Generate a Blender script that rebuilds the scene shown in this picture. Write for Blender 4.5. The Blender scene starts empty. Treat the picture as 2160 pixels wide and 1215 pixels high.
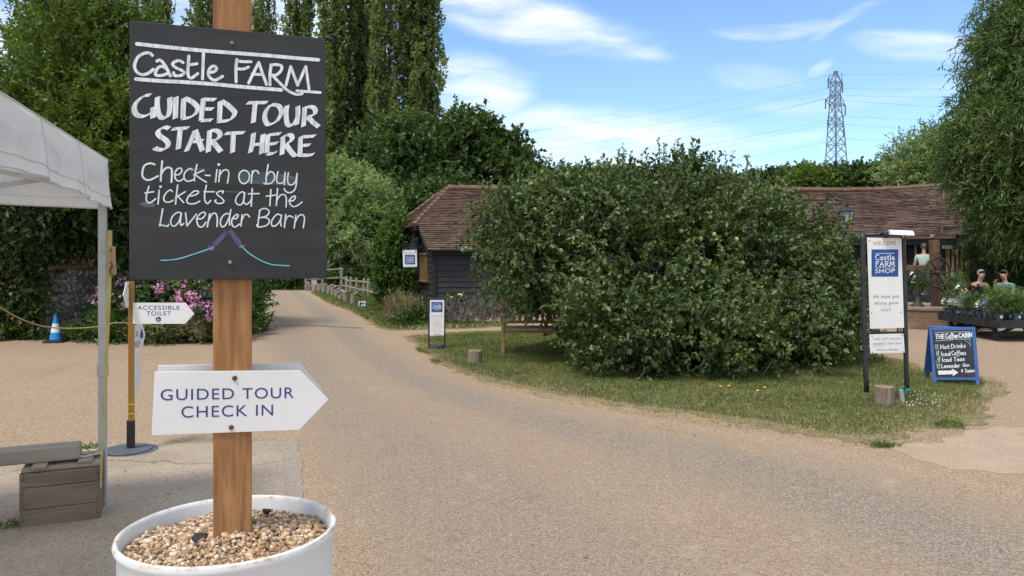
import bpy, bmesh, math, random
import numpy as np
from mathutils import Vector, Matrix

SC = bpy.context.scene
COL = SC.collection
rng = np.random.default_rng(7)
random.seed(7)
R = math.radians

# ------------------------------------------------------------------ camera
FP, EYE, HOR = 1600.0, 1.55, 550.0          # focal length in photo pixels, eye height, horizon row
cam = bpy.data.cameras.new('camera')
cam.sensor_width = 36.0
cam.lens = 36.0 * FP / 2160.0
cam.shift_y = -(607.5 - HOR) / 2160.0
cam.clip_start, cam.clip_end = 0.05, 3000.0
cam_o = bpy.data.objects.new('camera', cam)
cam_o.location = (0, 0, EYE)
cam_o.rotation_euler = (R(90), 0, 0)
COL.objects.link(cam_o)
SC.camera = cam_o

# ------------------------------------------------------------------ light
SUN_EL, SUN_AZ = 63.0, 222.0      # azimuth clockwise from +Y (view direction)
SC.view_settings.view_transform = 'Standard'
SC.view_settings.look = 'None'
SC.view_settings.gamma = 1.0
SC.view_settings.exposure = 0.62
sd = bpy.data.lights.new('sun', 'SUN')
sd.energy = 2.1
sd.angle = R(11)
sd.color = (1.0, 0.95, 0.87)
so = bpy.data.objects.new('sun', sd)
az, el = R(SUN_AZ), R(SUN_EL)
sdir = Vector((math.sin(az) * math.cos(el), math.cos(az) * math.cos(el), math.sin(el)))
so.rotation_euler = sdir.to_track_quat('Z', 'Y').to_euler()
so.location = (0, 0, 40)
COL.objects.link(so)

def nd(nt, typ, props=None, **ins):
    n = nt.nodes.new(typ)
    for k, v in (props or {}).items():
        setattr(n, k, v)
    for k, v in ins.items():
        key = int(k[1:]) if k[0] == 'i' and k[1:].isdigit() else k.replace('_', ' ')
        s = n.inputs[key]
        if isinstance(v, bpy.types.NodeSocket):
            nt.links.new(v, s)
        else:
            s.default_value = v
    return n
def math_(nt, op, a, b=None, clamp=False):
    n = nd(nt, 'ShaderNodeMath', {'operation': op, 'use_clamp': clamp})
    for i, v in enumerate((a, b)):
        if v is None: continue
        if isinstance(v, bpy.types.NodeSocket): nt.links.new(v, n.inputs[i])
        else: n.inputs[i].default_value = v
    return n.outputs[0]
def mix(nt, f, a, b, typ='RGBA', blend='MIX'):
    n = nt.nodes.new('ShaderNodeMix'); n.data_type = typ
    if typ == 'RGBA': n.blend_type = blend
    ia, ib, io = {'RGBA': (6, 7, 2), 'FLOAT': (2, 3, 0), 'VECTOR': (4, 5, 1)}[typ]
    for i, v in ((0, f), (ia, a), (ib, b)):
        if isinstance(v, bpy.types.NodeSocket): nt.links.new(v, n.inputs[i])
        else:
            if typ == 'RGBA' and i in (6, 7) and len(v) == 3: v = (*v, 1)
            n.inputs[i].default_value = v
    return n.outputs[io]
def ramp(nt, fac, stops, interp='LINEAR'):
    n = nd(nt, 'ShaderNodeValToRGB')
    nt.links.new(fac, n.inputs[0])
    cr = n.color_ramp; cr.interpolation = interp
    while len(cr.elements) < len(stops): cr.elements.new(0.5)
    for e, (p, c) in zip(cr.elements, stops):
        e.position = p
        e.color = (*c, 1) if not isinstance(c, (int, float)) else (c, c, c, 1)
    return n.outputs[0]
def smooth(nt, v, a, b, to0=0.0, to1=1.0):
    n = nd(nt, 'ShaderNodeMapRange', {'interpolation_type': 'SMOOTHSTEP'})
    nt.links.new(v, n.inputs[0])
    for i, x in zip((1, 2, 3, 4), (a, b, to0, to1)): n.inputs[i].default_value = x
    return n.outputs[0]

# ------------------------------------------------------------------ sky with thin cloud
W = bpy.data.worlds.new('World'); SC.world = W; W.use_nodes = True
nt = W.node_tree
bg = nt.nodes['Background']
sky = nd(nt, 'ShaderNodeTexSky', {'sky_type': 'NISHITA', 'sun_disc': False, 'sun_elevation': el,
        'sun_rotation': az, 'air_density': 1.0, 'dust_density': 0.35, 'ozone_density': 2.5, 'altitude': 50})
tc = nd(nt, 'ShaderNodeTexCoord').outputs['Generated']
sep = nd(nt, 'ShaderNodeSeparateXYZ', i0=tc)
yy = math_(nt, 'MAXIMUM', math_(nt, 'ABSOLUTE', sep.outputs[1]), 0.08)
gx = math_(nt, 'DIVIDE', sep.outputs[0], yy); gz = math_(nt, 'DIVIDE', sep.outputs[2], yy)
uv = nd(nt, 'ShaderNodeCombineXYZ', i0=gx, i1=gz).outputs[0]
wob = nd(nt, 'ShaderNodeTexNoise', Vector=uv, Scale=5.0, Detail=3.0)
uvw = nd(nt, 'ShaderNodeVectorMath', {'operation': 'MULTIPLY_ADD'}, i0=wob.outputs['Color'], i1=(.1, .05, 0), i2=uv).outputs[0]
acc = None
# (photo column, photo row, half width, half height, slope, strength)
for cx, cy, rx, ry, sl, st in ((1050, 20, 300, 62, .24, .85), (1240, 72, 150, 26, .3, .8), (1270, 292, 300, 62, .06, 1.0), (1010, 200, 120, 90, .12, .85),
                              (1050, 385, 450, 45, 0, .45), (1480, 365, 150, 32, 0, .75), (1640, 62, 170, 18, -.08, .42), (1970, 105, 140, 36, .1, .8),
                              (1800, 45, 70, 16, -.5, .35), (1735, 140, 36, 12, -.3, .55), (1590, 165, 110, 30, 0, .25), (1850, 205, 280, 20, -.1, .3),
                              (60, 70, 150, 70, .1, .9), (560, 60, 260, 120, .2, .8), (1050, 150, 90, 14, .12, .45), (1600, 300, 160, 16, -.15, .5), (-700, 200, 500, 120, 0, .9), (3000, 100, 600, 160, 0, .9)):
    u0, v0 = (cx - 1080) / FP, (HOR - cy) / FP
    dx = math_(nt, 'SUBTRACT', nd(nt, 'ShaderNodeSeparateXYZ', i0=uvw).outputs[0], u0 + .05)
    dz = math_(nt, 'SUBTRACT', nd(nt, 'ShaderNodeSeparateXYZ', i0=uvw).outputs[1], v0 + .025)
    dz = math_(nt, 'ADD', dz, math_(nt, 'MULTIPLY', dx, sl))
    a = math_(nt, 'POWER', math_(nt, 'ABSOLUTE', math_(nt, 'DIVIDE', dx, rx / FP)), 2)
    b = math_(nt, 'POWER', math_(nt, 'ABSOLUTE', math_(nt, 'DIVIDE', dz, ry / FP)), 2)
    m = smooth(nt, math_(nt, 'ADD', a, b), 1.5, 0.0, 0.0, st)
    acc = m if acc is None else math_(nt, 'MAXIMUM', acc, m)
mp = nd(nt, 'ShaderNodeMapping', Vector=uvw, Scale=(3.2, 15.0, 1), Rotation=(0, 0, R(14))).outputs[0]
n1 = nd(nt, 'ShaderNodeTexNoise', Vector=mp, Scale=1.6, Detail=9.0, Roughness=.62).outputs[0]
cl = math_(nt, 'MULTIPLY', acc, smooth(nt, n1, .22, .74))
cl = math_(nt, 'ADD', cl, math_(nt, 'MULTIPLY', smooth(nt, n1, .5, .9), .06), True)
front = smooth(nt, sep.outputs[1], -.2, .25)
back = math_(nt, 'ADD', math_(nt, 'MULTIPLY', smooth(nt, n1, .35, .7), .35), .45)  # unseen cloud overhead and behind, added to whiten the fill light
cl = mix(nt, math_(nt, 'MULTIPLY', front, smooth(nt, sep.outputs[2], .62, .40)), back, cl, 'FLOAT')
tint = mix(nt, 1.0, sky.outputs[0], (.90, 1.01, 1.10, 1), 'RGBA', 'MULTIPLY')
cloudcol = mix(nt, smooth(nt, sep.outputs[2], 0.0, .35), (5.7, 5.8, 6.1), (6.3, 6.35, 6.45))
skyc = mix(nt, math_(nt, 'MULTIPLY', cl, .95), tint, cloudcol)
nt.links.new(skyc, bg.inputs[0])
bg.inputs[1].default_value = 0.135

# ------------------------------------------------------------------ placing
def at(px, py, Y):
    return Vector(((px - 1080) / FP * Y, Y, EYE + (HOR - py) / FP * Y))
def gnd(px, py, z=0.0):
    Y = FP * (EYE - z) / (py - HOR)
    return Vector(((px - 1080) / FP * Y, Y, z))
def xat(px, Y): return (px - 1080) / FP * Y
def zat(py, Y): return EYE + (HOR - py) / FP * Y

class Plane:
    """an upright (or leaning) flat face: origin C, horizontal direction yaw, lean back"""
    def __init__(s, C, yaw, lean=0.0):
        s.C = Vector(C)
        s.u = Vector((math.cos(R(yaw)), math.sin(R(yaw)), 0))
        n0 = Vector((math.sin(R(yaw)), -math.cos(R(yaw)), 0))
        s.v = Vector((0, 0, 1)) * math.cos(R(lean)) - n0 * math.sin(R(lean))
        s.n = s.u.cross(s.v)
    def loc(s, px, py):
        d = Vector(((px - 1080) / FP, 1, (HOR - py) / FP)); o = Vector((0, 0, EYE))
        t = (s.C - o).dot(s.n) / d.dot(s.n)
        p = o + d * t - s.C
        return Vector((p.dot(s.u), p.dot(s.v)))
    def w(s, a, b, off=0.0):
        return s.C + s.u * a + s.v * b + s.n * off

# ------------------------------------------------------------------ objects
MW = {}
def thing(name, label, cat, loc=(0, 0, 0), rz=0.0, group=None):
    o = bpy.data.objects.new(name, None)
    o.empty_display_size = .1
    o.location = loc; o.rotation_euler = (0, 0, rz)
    COL.objects.link(o)
    o['label'] = label; o['category'] = cat
    if group: o['group'] = group
    MW[o.name] = Matrix.Translation(Vector(loc)) @ Matrix.Rotation(rz, 4, 'Z')
    return o
def tag(o, label, cat, group=None):
    o['label'] = label; o['category'] = cat
    if group: o['group'] = group
    return o
def copy_tree(root, loc, rz=0.0, label=None, scale=None):
    c = root.copy(); COL.objects.link(c)
    c.location = loc; c.rotation_euler = (0, 0, rz)
    if scale is not None: c.scale = scale if hasattr(scale, '__len__') else (scale,) * 3
    if label: c['label'] = label
    def rec(a, b):
        for ch in list(a.children):
            d = ch.copy(); COL.objects.link(d); d.parent = b
            rec(ch, d)
    rec(root, c)
    return c
def top_of(o):
    while o.parent: o = o.parent
    return o
def link(name, me, mat, parent=None, world=False):
    if mat is not None and not me.materials: me.materials.append(mat)
    o = bpy.data.objects.new(name, me); COL.objects.link(o)
    if parent is not None:
        if world:
            me.transform(MW[top_of(parent).name].inverted())
        o.parent = parent
    return o

class MB:
    def __init__(s): s.v, s.f, s.uv, s.mi = [], [], [], []; s.cur = 0
    def add(s, vs, fs, uvs=None):
        b = len(s.v); s.v += [tuple(x) for x in vs]
        for i, f in enumerate(fs):
            s.f.append([b + k for k in f]); s.uv.append(uvs[i] if uvs else None); s.mi.append(s.cur)
        return s
    def box(s, c, sz, rz=0.0, M=None, jit=0.0):
        a, b, d = sz[0] / 2, sz[1] / 2, sz[2] / 2
        P = [Vector((x, y, z)) for z in (-d, d) for y in (-b, b) for x in (-a, a)]
        if jit: P = [p + Vector([random.uniform(-jit, jit) for _ in range(3)]) for p in P]
        m = M if M is not None else Matrix.Rotation(rz, 4, 'Z')
        return s.add([m @ p + Vector(c) for p in P], [(0, 2, 3, 1), (4, 5, 7, 6), (0, 1, 5, 4), (2, 6, 7, 3), (0, 4, 6, 2), (1, 3, 7, 5)])
    def bar(s, p, q, w, h=None, up=(0, 0, 1), taper=1.0):
        p, q = Vector(p), Vector(q); h = h or w; d = (q - p).normalized()
        u = Vector(up)
        if abs(d.dot(u)) > .98: u = Vector((0, 1, 0))
        a = d.cross(u).normalized(); b = a.cross(d).normalized()
        vs = []
        for c, k in ((p, 1.0), (q, taper)):
            vs += [c + a * (w / 2 * k) * i + b * (h / 2 * k) * j for i, j in ((-1, -1), (1, -1), (1, 1), (-1, 1))]
        return s.add(vs, [(3, 2, 1, 0), (4, 5, 6, 7), (0, 1, 5, 4), (1, 2, 6, 5), (2, 3, 7, 6), (3, 0, 4, 7)])
    def tube(s, pts, r, n=6, cap=True):
        pts = [Vector(p) for p in pts]; m = len(pts)
        rr = r if hasattr(r, '__len__') else [r] * m
        vs = []; prev = None
        for i, p in enumerate(pts):
            d = (pts[min(i + 1, m - 1)] - pts[max(i - 1, 0)]).normalized()
            if prev is None:
                a = d.orthogonal().normalized()
            else:
                a = (prev - d * prev.dot(d)).normalized()
            prev = a; b = d.cross(a)
            for k in range(n):
                t = 2 * math.pi * k / n
                vs.append(p + (a * math.cos(t) + b * math.sin(t)) * rr[i])
        fs = [(i * n + k, i * n + (k + 1) % n, (i + 1) * n + (k + 1) % n, (i + 1) * n + k) for i in range(m - 1) for k in range(n)]
        if cap: fs += [tuple(range(n - 1, -1, -1)), tuple((m - 1) * n + k for k in range(n))]
        return s.add(vs, fs)
    def lathe(s, prof, c=(0, 0, 0), n=24, M=None):
        vs = []; c = Vector(c)
        for r, z in prof:
            for k in range(n):
                t = 2 * math.pi * k / n
                p = Vector((r * math.cos(t), r * math.sin(t), z))
                if M is not None: p = M @ p
                vs.append(p + c)
        m = len(prof)
        fs = [(i * n + k, i * n + (k + 1) % n, (i + 1) * n + (k + 1) % n, (i + 1) * n + k) for i in range(m - 1) for k in range(n)]
        fs += [tuple(range(n - 1, -1, -1)), tuple((m - 1) * n + k for k in range(n))]
        return s.add(vs, fs)
    def ell(s, c, r, nu=10, nv=6, M=None):
        prof = [(math.sin(math.pi * (i + .02) / (nv + .04)), -math.cos(math.pi * (i + .02) / (nv + .04))) for i in range(nv + 1)]
        m = Matrix.Diagonal((r[0], r[1], r[2], 1)) if hasattr(r, '__len__') else Matrix.Diagonal((r, r, r, 1))
        return s.lathe(prof, c, nu, (M @ m) if M is not None else m)
    def prism(s, pl, pts, front, back):
        """outline given as plane coordinates, from offset front to offset back"""
        n = len(pts)
        vs = [pl.w(a, b, front) for a, b in pts] + [pl.w(a, b, back) for a, b in pts]
        area = sum(pts[i][0] * pts[(i + 1) % n][1] - pts[(i + 1) % n][0] * pts[i][1] for i in range(n))
        fr = list(range(n)) if area > 0 else list(range(n - 1, -1, -1))
        fs = [fr, [n + k for k in reversed(fr)]]
        for i in range(n):
            j = (i + 1) % n
            fs.append([j, i, n + i, n + j] if area > 0 else [i, j, n + j, n + i])
        return s.add(vs, fs)
    def build(s, name, mat, parent=None, world=False, smooth=False, bevel=0.0, mats=None):
        me = bpy.data.meshes.new(name)
        me.from_pydata(s.v, [], s.f)
        if any(u is not None for u in s.uv):
            l = me.uv_layers.new(name='UVMap').data; k = 0
            for f, u in zip(s.f, s.uv):
                for i in range(len(f)):
                    l[k].uv = u[i] if u else (0, 0); k += 1
        if mats:
            for m in mats: me.materials.append(m)
            me.polygons.foreach_set('material_index', s.mi)
        if smooth: me.polygons.foreach_set('use_smooth', [True] * len(me.polygons))
        me.update()
        o = link(name, me, mat, parent, world)
        if smooth and smooth != 'all':
            m = o.modifiers.new('split', 'EDGE_SPLIT'); m.split_angle = R(40)
        if bevel:
            m = o.modifiers.new('bevel', 'BEVEL'); m.width = bevel; m.segments = 2; m.limit_method = 'ANGLE'
        return o
def struct(o): o['kind'] = 'structure'; return o
def stuff(o): o['kind'] = 'stuff'; return o

def catmull(P, k=6):
    P = [Vector(p) for p in P]
    if len(P) < 3: return P
    out = []
    for i in range(len(P) - 1):
        a, b, c, d = P[max(i - 1, 0)], P[i], P[i + 1], P[min(i + 2, len(P) - 1)]
        for j in range(k):
            t = j / k
            out.append(.5 * ((2 * b) + (c - a) * t + (2 * a - 5 * b + 4 * c - d) * t * t + (3 * b - a - 3 * c + d) * t ** 3))
    out.append(P[-1])
    return out

# ------------------------------------------------------------------ materials
def newmat(name, rough=.7, spec=.3):
    m = bpy.data.materials.new(name); m.use_nodes = True
    t = m.node_tree; b = t.nodes['Principled BSDF']
    b.inputs['Roughness'].default_value = rough
    b.inputs['Specular IOR Level'].default_value = spec
    return m, t, b
def bump(t, b, h, strength=.3, dist=.01):
    n = nd(t, 'ShaderNodeBump', Strength=strength, Distance=dist, Height=h)
    t.links.new(n.outputs[0], b.inputs['Normal'])
def ocoord(t): return nd(t, 'ShaderNodeTexCoord').outputs['Object']
def noisy(name, c1, c2, scale=6.0, rough=.7, stretch=(1, 1, 1), bmp=0.0, spec=.3, metal=0.0, detail=6.0, lo=.3, hi=.7, bdist=.01):
    m, t, b = newmat(name, rough, spec)
    mp = nd(t, 'ShaderNodeMapping', Vector=ocoord(t), Scale=stretch).outputs[0]
    n = nd(t, 'ShaderNodeTexNoise', Vector=mp, Scale=scale, Detail=detail, Roughness=.6).outputs[0]
    t.links.new(ramp(t, n, [(lo, c1), (hi, c2)]), b.inputs['Base Color'])
    b.inputs['Metallic'].default_value = metal
    if bmp: bump(t, b, n, bmp, bdist)
    return m
def wood(name, c1, c2, axis='Z', scale=1.0, rough=.75, dark=None, knots=True, bmp=.25):
    m, t, b = newmat(name, rough, .25)
    k = {'X': (2.2, 26, 26), 'Y': (26, 2.2, 26), 'Z': (26, 26, 2.2)}[axis]
    co = ocoord(t)
    mp = nd(t, 'ShaderNodeMapping', Vector=co, Scale=tuple(x * scale for x in k)).outputs[0]
    n = nd(t, 'ShaderNodeTexNoise', Vector=mp, Scale=1.0, Detail=7.0, Roughness=.62, Distortion=.6).outputs[0]
    col = ramp(t, n, [(.28, c1), (.72, c2)])
    mp2 = nd(t, 'ShaderNodeMapping', Vector=co, Scale=tuple(x * scale * .35 for x in k)).outputs[0]
    n2 = nd(t, 'ShaderNodeTexNoise', Vector=mp2, Scale=1.0, Detail=3.0, Distortion=1.5).outputs[0]
    d = dark or tuple(x * .45 for x in c1)
    col = mix(t, ramp(t, n2, [(.52, 0.0), (.72, .75)]), col, d)
    t.links.new(col, b.inputs['Base Color'])
    bump(t, b, n, bmp, .004)
    return m
def leafmat(name, cols, trans=.3, rough=.45, spec=.35, clump=.9, cvar=.5, gain=1.35):
    """leaf colours spread over the leaves one by one, with larger drifts of lighter and darker growth"""
    m, t, b = newmat(name, rough, spec)
    g = nd(t, 'ShaderNodeNewGeometry')
    stops = [(i / (len(cols) - 1), tuple(x * gain for x in c)) for i, c in enumerate(cols)]
    nz = nd(t, 'ShaderNodeTexNoise', Vector=ocoord(t), Scale=clump, Detail=3.0).outputs[0]
    f = mix(t, cvar, g.outputs['Random Per Island'], smooth(t, nz, .3, .7), 'FLOAT')
    c = ramp(t, f, stops)
    t.links.new(c, b.inputs['Base Color'])
    tr = nd(t, 'ShaderNodeBsdfTranslucent')
    ct = mix(t, 1.0, c, (1.25, 1.35, .6, 1), 'RGBA', 'MULTIPLY')
    t.links.new(ct, tr.inputs[0])
    ms = nd(t, 'ShaderNodeMixShader', i0=trans)
    t.links.new(b.outputs[0], ms.inputs[1]); t.links.new(tr.outputs[0], ms.inputs[2])
    t.links.new(ms.outputs[0], t.nodes['Material Output'].inputs[0])
    return m
def plain(name, c, rough=.5, spec=.4, metal=0.0, var=.12):
    return noisy(name, tuple(x * (1 - var) for x in c), tuple(min(1, x * (1 + var)) for x in c), 9.0, rough, spec=spec, metal=metal)

def gravel_nodes(t, co, pink=0.5):
    big = nd(t, 'ShaderNodeTexNoise', Vector=co, Scale=.55, Detail=5.0, Roughness=.6).outputs[0]
    mid = nd(t, 'ShaderNodeTexNoise', Vector=co, Scale=7.0, Detail=6.0, Roughness=.65).outputs[0]
    vo = nd(t, 'ShaderNodeTexVoronoi', Vector=co, Scale=115.0)
    vs = nd(t, 'ShaderNodeSeparateColor', i0=vo.outputs['Color'])
    stone = ramp(t, vs.outputs[0], [(0.0, (.11, .075, .05)), (.2, (.21, .145, .095)), (.5, (.35, .245, .163)), (.8, (.48, .35, .24)), (1.0, (.66, .55, .42))])
    vo2 = nd(t, 'ShaderNodeTexVoronoi', Vector=co, Scale=34.0)
    vs2 = nd(t, 'ShaderNodeSeparateColor', i0=vo2.outputs['Color'])
    stone = mix(t, smooth(t, vs2.outputs[1], .55, 1.0, 0, .5), stone, (.30, .20, .13))
    tone = mix(t, smooth(t, big, .32, .68), (.310, .218, .132), (.338, .254, .160))
    tone = mix(t, smooth(t, mid, .4, .75, 0, .45), tone, (.30, .205, .135))
    c = mix(t, .52, tone, stone)
    h = math_(t, 'ADD', math_(t, 'MULTIPLY', vo.outputs['Distance'], -1.0), math_(t, 'MULTIPLY', mid, .6))
    return c, h, big, mid
# ================================================================== SETTING
def poly_px(P): return [gnd(*p) for p in P]
def jag(P, step=.15, amp=.05, closed=True):
    out = []; n = len(P)
    for i in range(n if closed else n - 1):
        a, b = Vector(P[i]), Vector(P[(i + 1) % n]); L = (b - a).length; k = max(1, int(L / step))
        d = (b - a).normalized() if L > 0 else Vector((1, 0, 0)); q = Vector((-d.y, d.x, 0))
        for j in range(k):
            p = a + (b - a) * (j / k)
            w = math.sin(p.x * 3.1 + p.y * 1.7) * .5 + math.sin(p.x * 7.7 - p.y * 5.3) * .3 + random.uniform(-.5, .5)
            out.append(p + q * amp * w)
    return out
def smooth_poly(P, k=5):
    P = [Vector(p) for p in P]; return catmull(P + [P[0]], k)[:-1]
def sheet(name, P, z, mat):
    bm = bmesh.new()
    vs = [bm.verts.new((p.x, p.y, z)) for p in P]
    es = [bm.edges.new((vs[i], vs[(i + 1) % len(vs)])) for i in range(len(vs))]
    bmesh.ops.triangle_fill(bm, use_beauty=True, edges=es)
    for f in bm.faces:
        f.normal_update()
        if f.normal.z < 0: f.normal_flip()
    lo = [bm.verts.new((p.x, p.y, -.002)) for p in P]; n = len(vs)      # the edge runs down into the ground
    for i in range(n): bm.faces.new((vs[i], lo[i], lo[(i + 1) % n], vs[(i + 1) % n]))
    bmesh.ops.recalc_face_normals(bm, faces=bm.faces[:])
    me = bpy.data.meshes.new(name); bm.to_mesh(me); bm.free()
    return struct(link(name, me, mat))
def inside(pts, poly):
    x, y = pts[:, 0], pts[:, 1]; r = np.zeros(len(pts), bool); n = len(poly)
    for i in range(n):
        x0, y0 = poly[i][0], poly[i][1]; x1, y1 = poly[(i + 1) % n][0], poly[(i + 1) % n][1]
        if y0 == y1: continue
        c = ((y0 > y) != (y1 > y)) & (x < (x1 - x0) * (y - y0) / (y1 - y0) + x0)
        r ^= c
    return r
def edge_dist(pts, poly):
    d = np.full(len(pts), 1e9); p = pts[:, :2]
    for i in range(len(poly)):
        a = np.array(poly[i][:2]); b = np.array(poly[(i + 1) % len(poly)][:2]); e = b - a
        t = np.clip(((p - a) @ e) / max(e @ e, 1e-9), 0, 1)
        d = np.minimum(d, np.linalg.norm(p - (a + t[:, None] * e), axis=1))
    return d

m_ground, t, b = newmat('gravel yard', .9, .2)
c, h, _, _ = gravel_nodes(t, ocoord(t)); t.links.new(c, b.inputs['Base Color']); bump(t, b, h, .55, .012)
g = MB(); g.add([(-600, -30, 0), (600, -30, 0), (600, 1400, 0), (-600, 1400, 0)], [(0, 1, 2, 3)])
struct(g.build('ground', m_ground))

# road: a strip between its two edges; u runs across, worn wheel tracks show grey tarmac
m_road, t, b = newmat('gravelled tarmac', .88, .22)
co = ocoord(t); c, h, big, mid = gravel_nodes(t, co)
uvn = nd(t, 'ShaderNodeUVMap'); us = nd(t, 'ShaderNodeSeparateXYZ', i0=uvn.outputs[0])
uu = math_(t, 'ADD', us.outputs[0], math_(t, 'MULTIPLY', math_(t, 'SUBTRACT', mid, .5), .10))
def band(t, u, c0, w):
    return smooth(t, math_(t, 'ABSOLUTE', math_(t, 'SUBTRACT', u, c0)), w, w * .35)
tr = math_(t, 'MAXIMUM', band(t, uu, .74, .15), math_(t, 'MULTIPLY', band(t, uu, .27, .2), .75))
tr = math_(t, 'MULTIPLY', tr, smooth(t, big, .3, .55, .45, .95))
vo = nd(t, 'ShaderNodeTexVoronoi', Vector=co, Scale=110.0)
vs = nd(t, 'ShaderNodeSeparateColor', i0=vo.outputs['Color'])
tarm = ramp(t, vs.outputs[0], [(0, (.09, .08, .07)), (.5, (.20, .175, .145)), (.85, (.31, .26, .21)), (1, (.48, .42, .35))])
general = mix(t, .34, c, (.235, .19, .14))
c2 = mix(t, math_(t, 'MULTIPLY', tr, .62), general, tarm)
wear = nd(t, 'ShaderNodeTexNoise', Vector=co, Scale=1.6, Detail=9.0, Roughness=.72, Distortion=.4).outputs[0]
c2 = mix(t, smooth(t, wear, .56, .74, 0, .5), c2, (.16, .125, .095)); c2 = mix(t, smooth(t, wear, .42, .30, 0, .4), c2, (.44, .34, .24))
edge = smooth(t, math_(t, 'ABSOLUTE', math_(t, 'SUBTRACT', uu, .5)), .40, .5)
c3 = mix(t, edge, c2, c)
t.links.new(c3, b.inputs['Base Color']); bump(t, b, h, .5, .010)
Lpx = [(549, 612), (542, 640), (536, 690), (545, 740), (565, 820), (585, 930), (600, 1100), (615, 1400), (630, 2300)]
Rpx = [(640, 612), (700, 645), (775, 690), (850, 735), (960, 790), (1300, 872), (1760, 950), (2300, 1075), (3500, 1400)]
def samp(P, n):
    Q = catmull([gnd(*p) for p in P], 14); L = [0]
    for i in range(1, len(Q)): L.append(L[-1] + (Q[i] - Q[i - 1]).length)
    return [Q[min(range(len(L)), key=lambda k: abs(L[k] - L[-1] * i / (n - 1)))] for i in range(n)]
g = MB(); Ls = catmull([gnd(*p) for p in Lpx], 12); Rs = catmull([gnd(*p) for p in Rpx], 12)
nu = 10
vs = [Ls[i].lerp(Rs[i], k / nu) + Vector((0, 0, .004)) for i in range(len(Ls)) for k in range(nu + 1)]
fs, uvs = [], []
for i in range(len(Ls) - 1):
    for k in range(nu):
        a = i * (nu + 1) + k
        fs.append((a + nu + 1, a + nu + 2, a + 1, a)); uvs.append(((k / nu, i + 1), ((k + 1) / nu, i + 1), ((k + 1) / nu, i), (k / nu, i)))
g.add(vs, fs, uvs); struct(g.build('road', m_road))
# tar joint across the road
m_tar = plain('old pale joint', (.40, .33, .25), .8)
g = MB(); J = catmull([gnd(538, 688), gnd(620, 684.5), gnd(700, 686.5), gnd(770, 691)], 10)
for off, wd in ((0, .05),):
    vs = []
    for p in J: vs += [Vector((p.x, p.y - wd, .009)), Vector((p.x, p.y + wd, .009))]
    g.add(vs, [(2 * i, 2 * i + 2, 2 * i + 3, 2 * i + 1) for i in range(len(J) - 1)])
struct(g.build('road_joint', m_tar))
m_tar2 = plain('dark tar strip', (.17, .14, .115), .8)
g = MB(); vs = []
for p in J: vs += [Vector((p.x, p.y - .42, .0065)), Vector((p.x, p.y - .055, .0065))]
g.add(vs, [(2 * i, 2 * i + 2, 2 * i + 3, 2 * i + 1) for i in range(len(J) - 1)])
struct(g.build('road_tar_strip', m_tar2))

# concrete apron by the camera's left
m_conc, t, b = newmat('worn concrete', .85, .25)
co = ocoord(t)
n1 = nd(t, 'ShaderNodeTexNoise', Vector=co, Scale=1.3, Detail=7.0, Roughness=.65).outputs[0]
n2 = nd(t, 'ShaderNodeTexNoise', Vector=co, Scale=60.0, Detail=5.0, Roughness=.7).outputs[0]
vo = nd(t, 'ShaderNodeTexVoronoi', Vector=co, Scale=130.0); vs = nd(t, 'ShaderNodeSeparateColor', i0=vo.outputs['Color'])
cc = ramp(t, n1, [(.3, (.26, .20, .142)), (.55, (.36, .29, .21)), (.75, (.44, .365, .275))])
cc = mix(t, smooth(t, n2, .35, .7, 0, .5), cc, (.40, .34, .27))
cc = mix(t, math_(t, 'MULTIPLY', smooth(t, n2, .62, .48), smooth(t, vs.outputs[0], .6, 1.0, 0, .7)), cc, (.11, .085, .06))
cr = nd(t, 'ShaderNodeTexVoronoi', {'feature': 'DISTANCE_TO_EDGE'}, Vector=nd(t, 'ShaderNodeVectorMath', {'operation': 'MULTIPLY_ADD'}, i0=nd(t, 'ShaderNodeTexNoise', Vector=co, Scale=2.2, Detail=5.0).outputs['Color'], i1=(.5, .5, 0), i2=co).outputs[0], Scale=.42)
crk = smooth(t, cr.outputs[0], .006, .0)
cc = mix(t, math_(t, 'MULTIPLY', crk, .6), cc, (.07, .05, .035))
t.links.new(cc, b.inputs['Base Color']); bump(t, b, math_(t, 'SUBTRACT', n2, crk), .4, .006)
P = [gnd(-420, 950), gnd(60, 945), gnd(240, 941), gnd(598, 931), gnd(612, 985), gnd(622, 1080), gnd(640, 1260), gnd(700, 2300), Vector((-3.5, .3, 0)), Vector((-6, 2, 0))]
sheet('concrete_apron', jag(P, .12, .02), .008, m_conc)
m_patch = noisy('grey tarmac patch', (.20, .17, .135), (.36, .30, .235), 45, .88, detail=8)
sheet('tarmac_patch', jag([gnd(585, 933), gnd(628, 930), gnd(640, 985), gnd(640, 1075), gnd(600, 1075), gnd(596, 990)], .06, .02), .010, m_patch)
# pale concrete threshold leading right to the cafe
m_path = noisy('pale trodden path', (.33, .245, .168), (.40, .305, .215), 3, .9, detail=10, bmp=.4)
sheet('path', jag(smooth_poly([gnd(1895, 940), gnd(1985, 925), gnd(2110, 905), gnd(2330, 905), gnd(2600, 985), gnd(2330, 1000), gnd(2060, 990), gnd(1930, 962)]), .10, .16), .0047, m_path)

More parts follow.
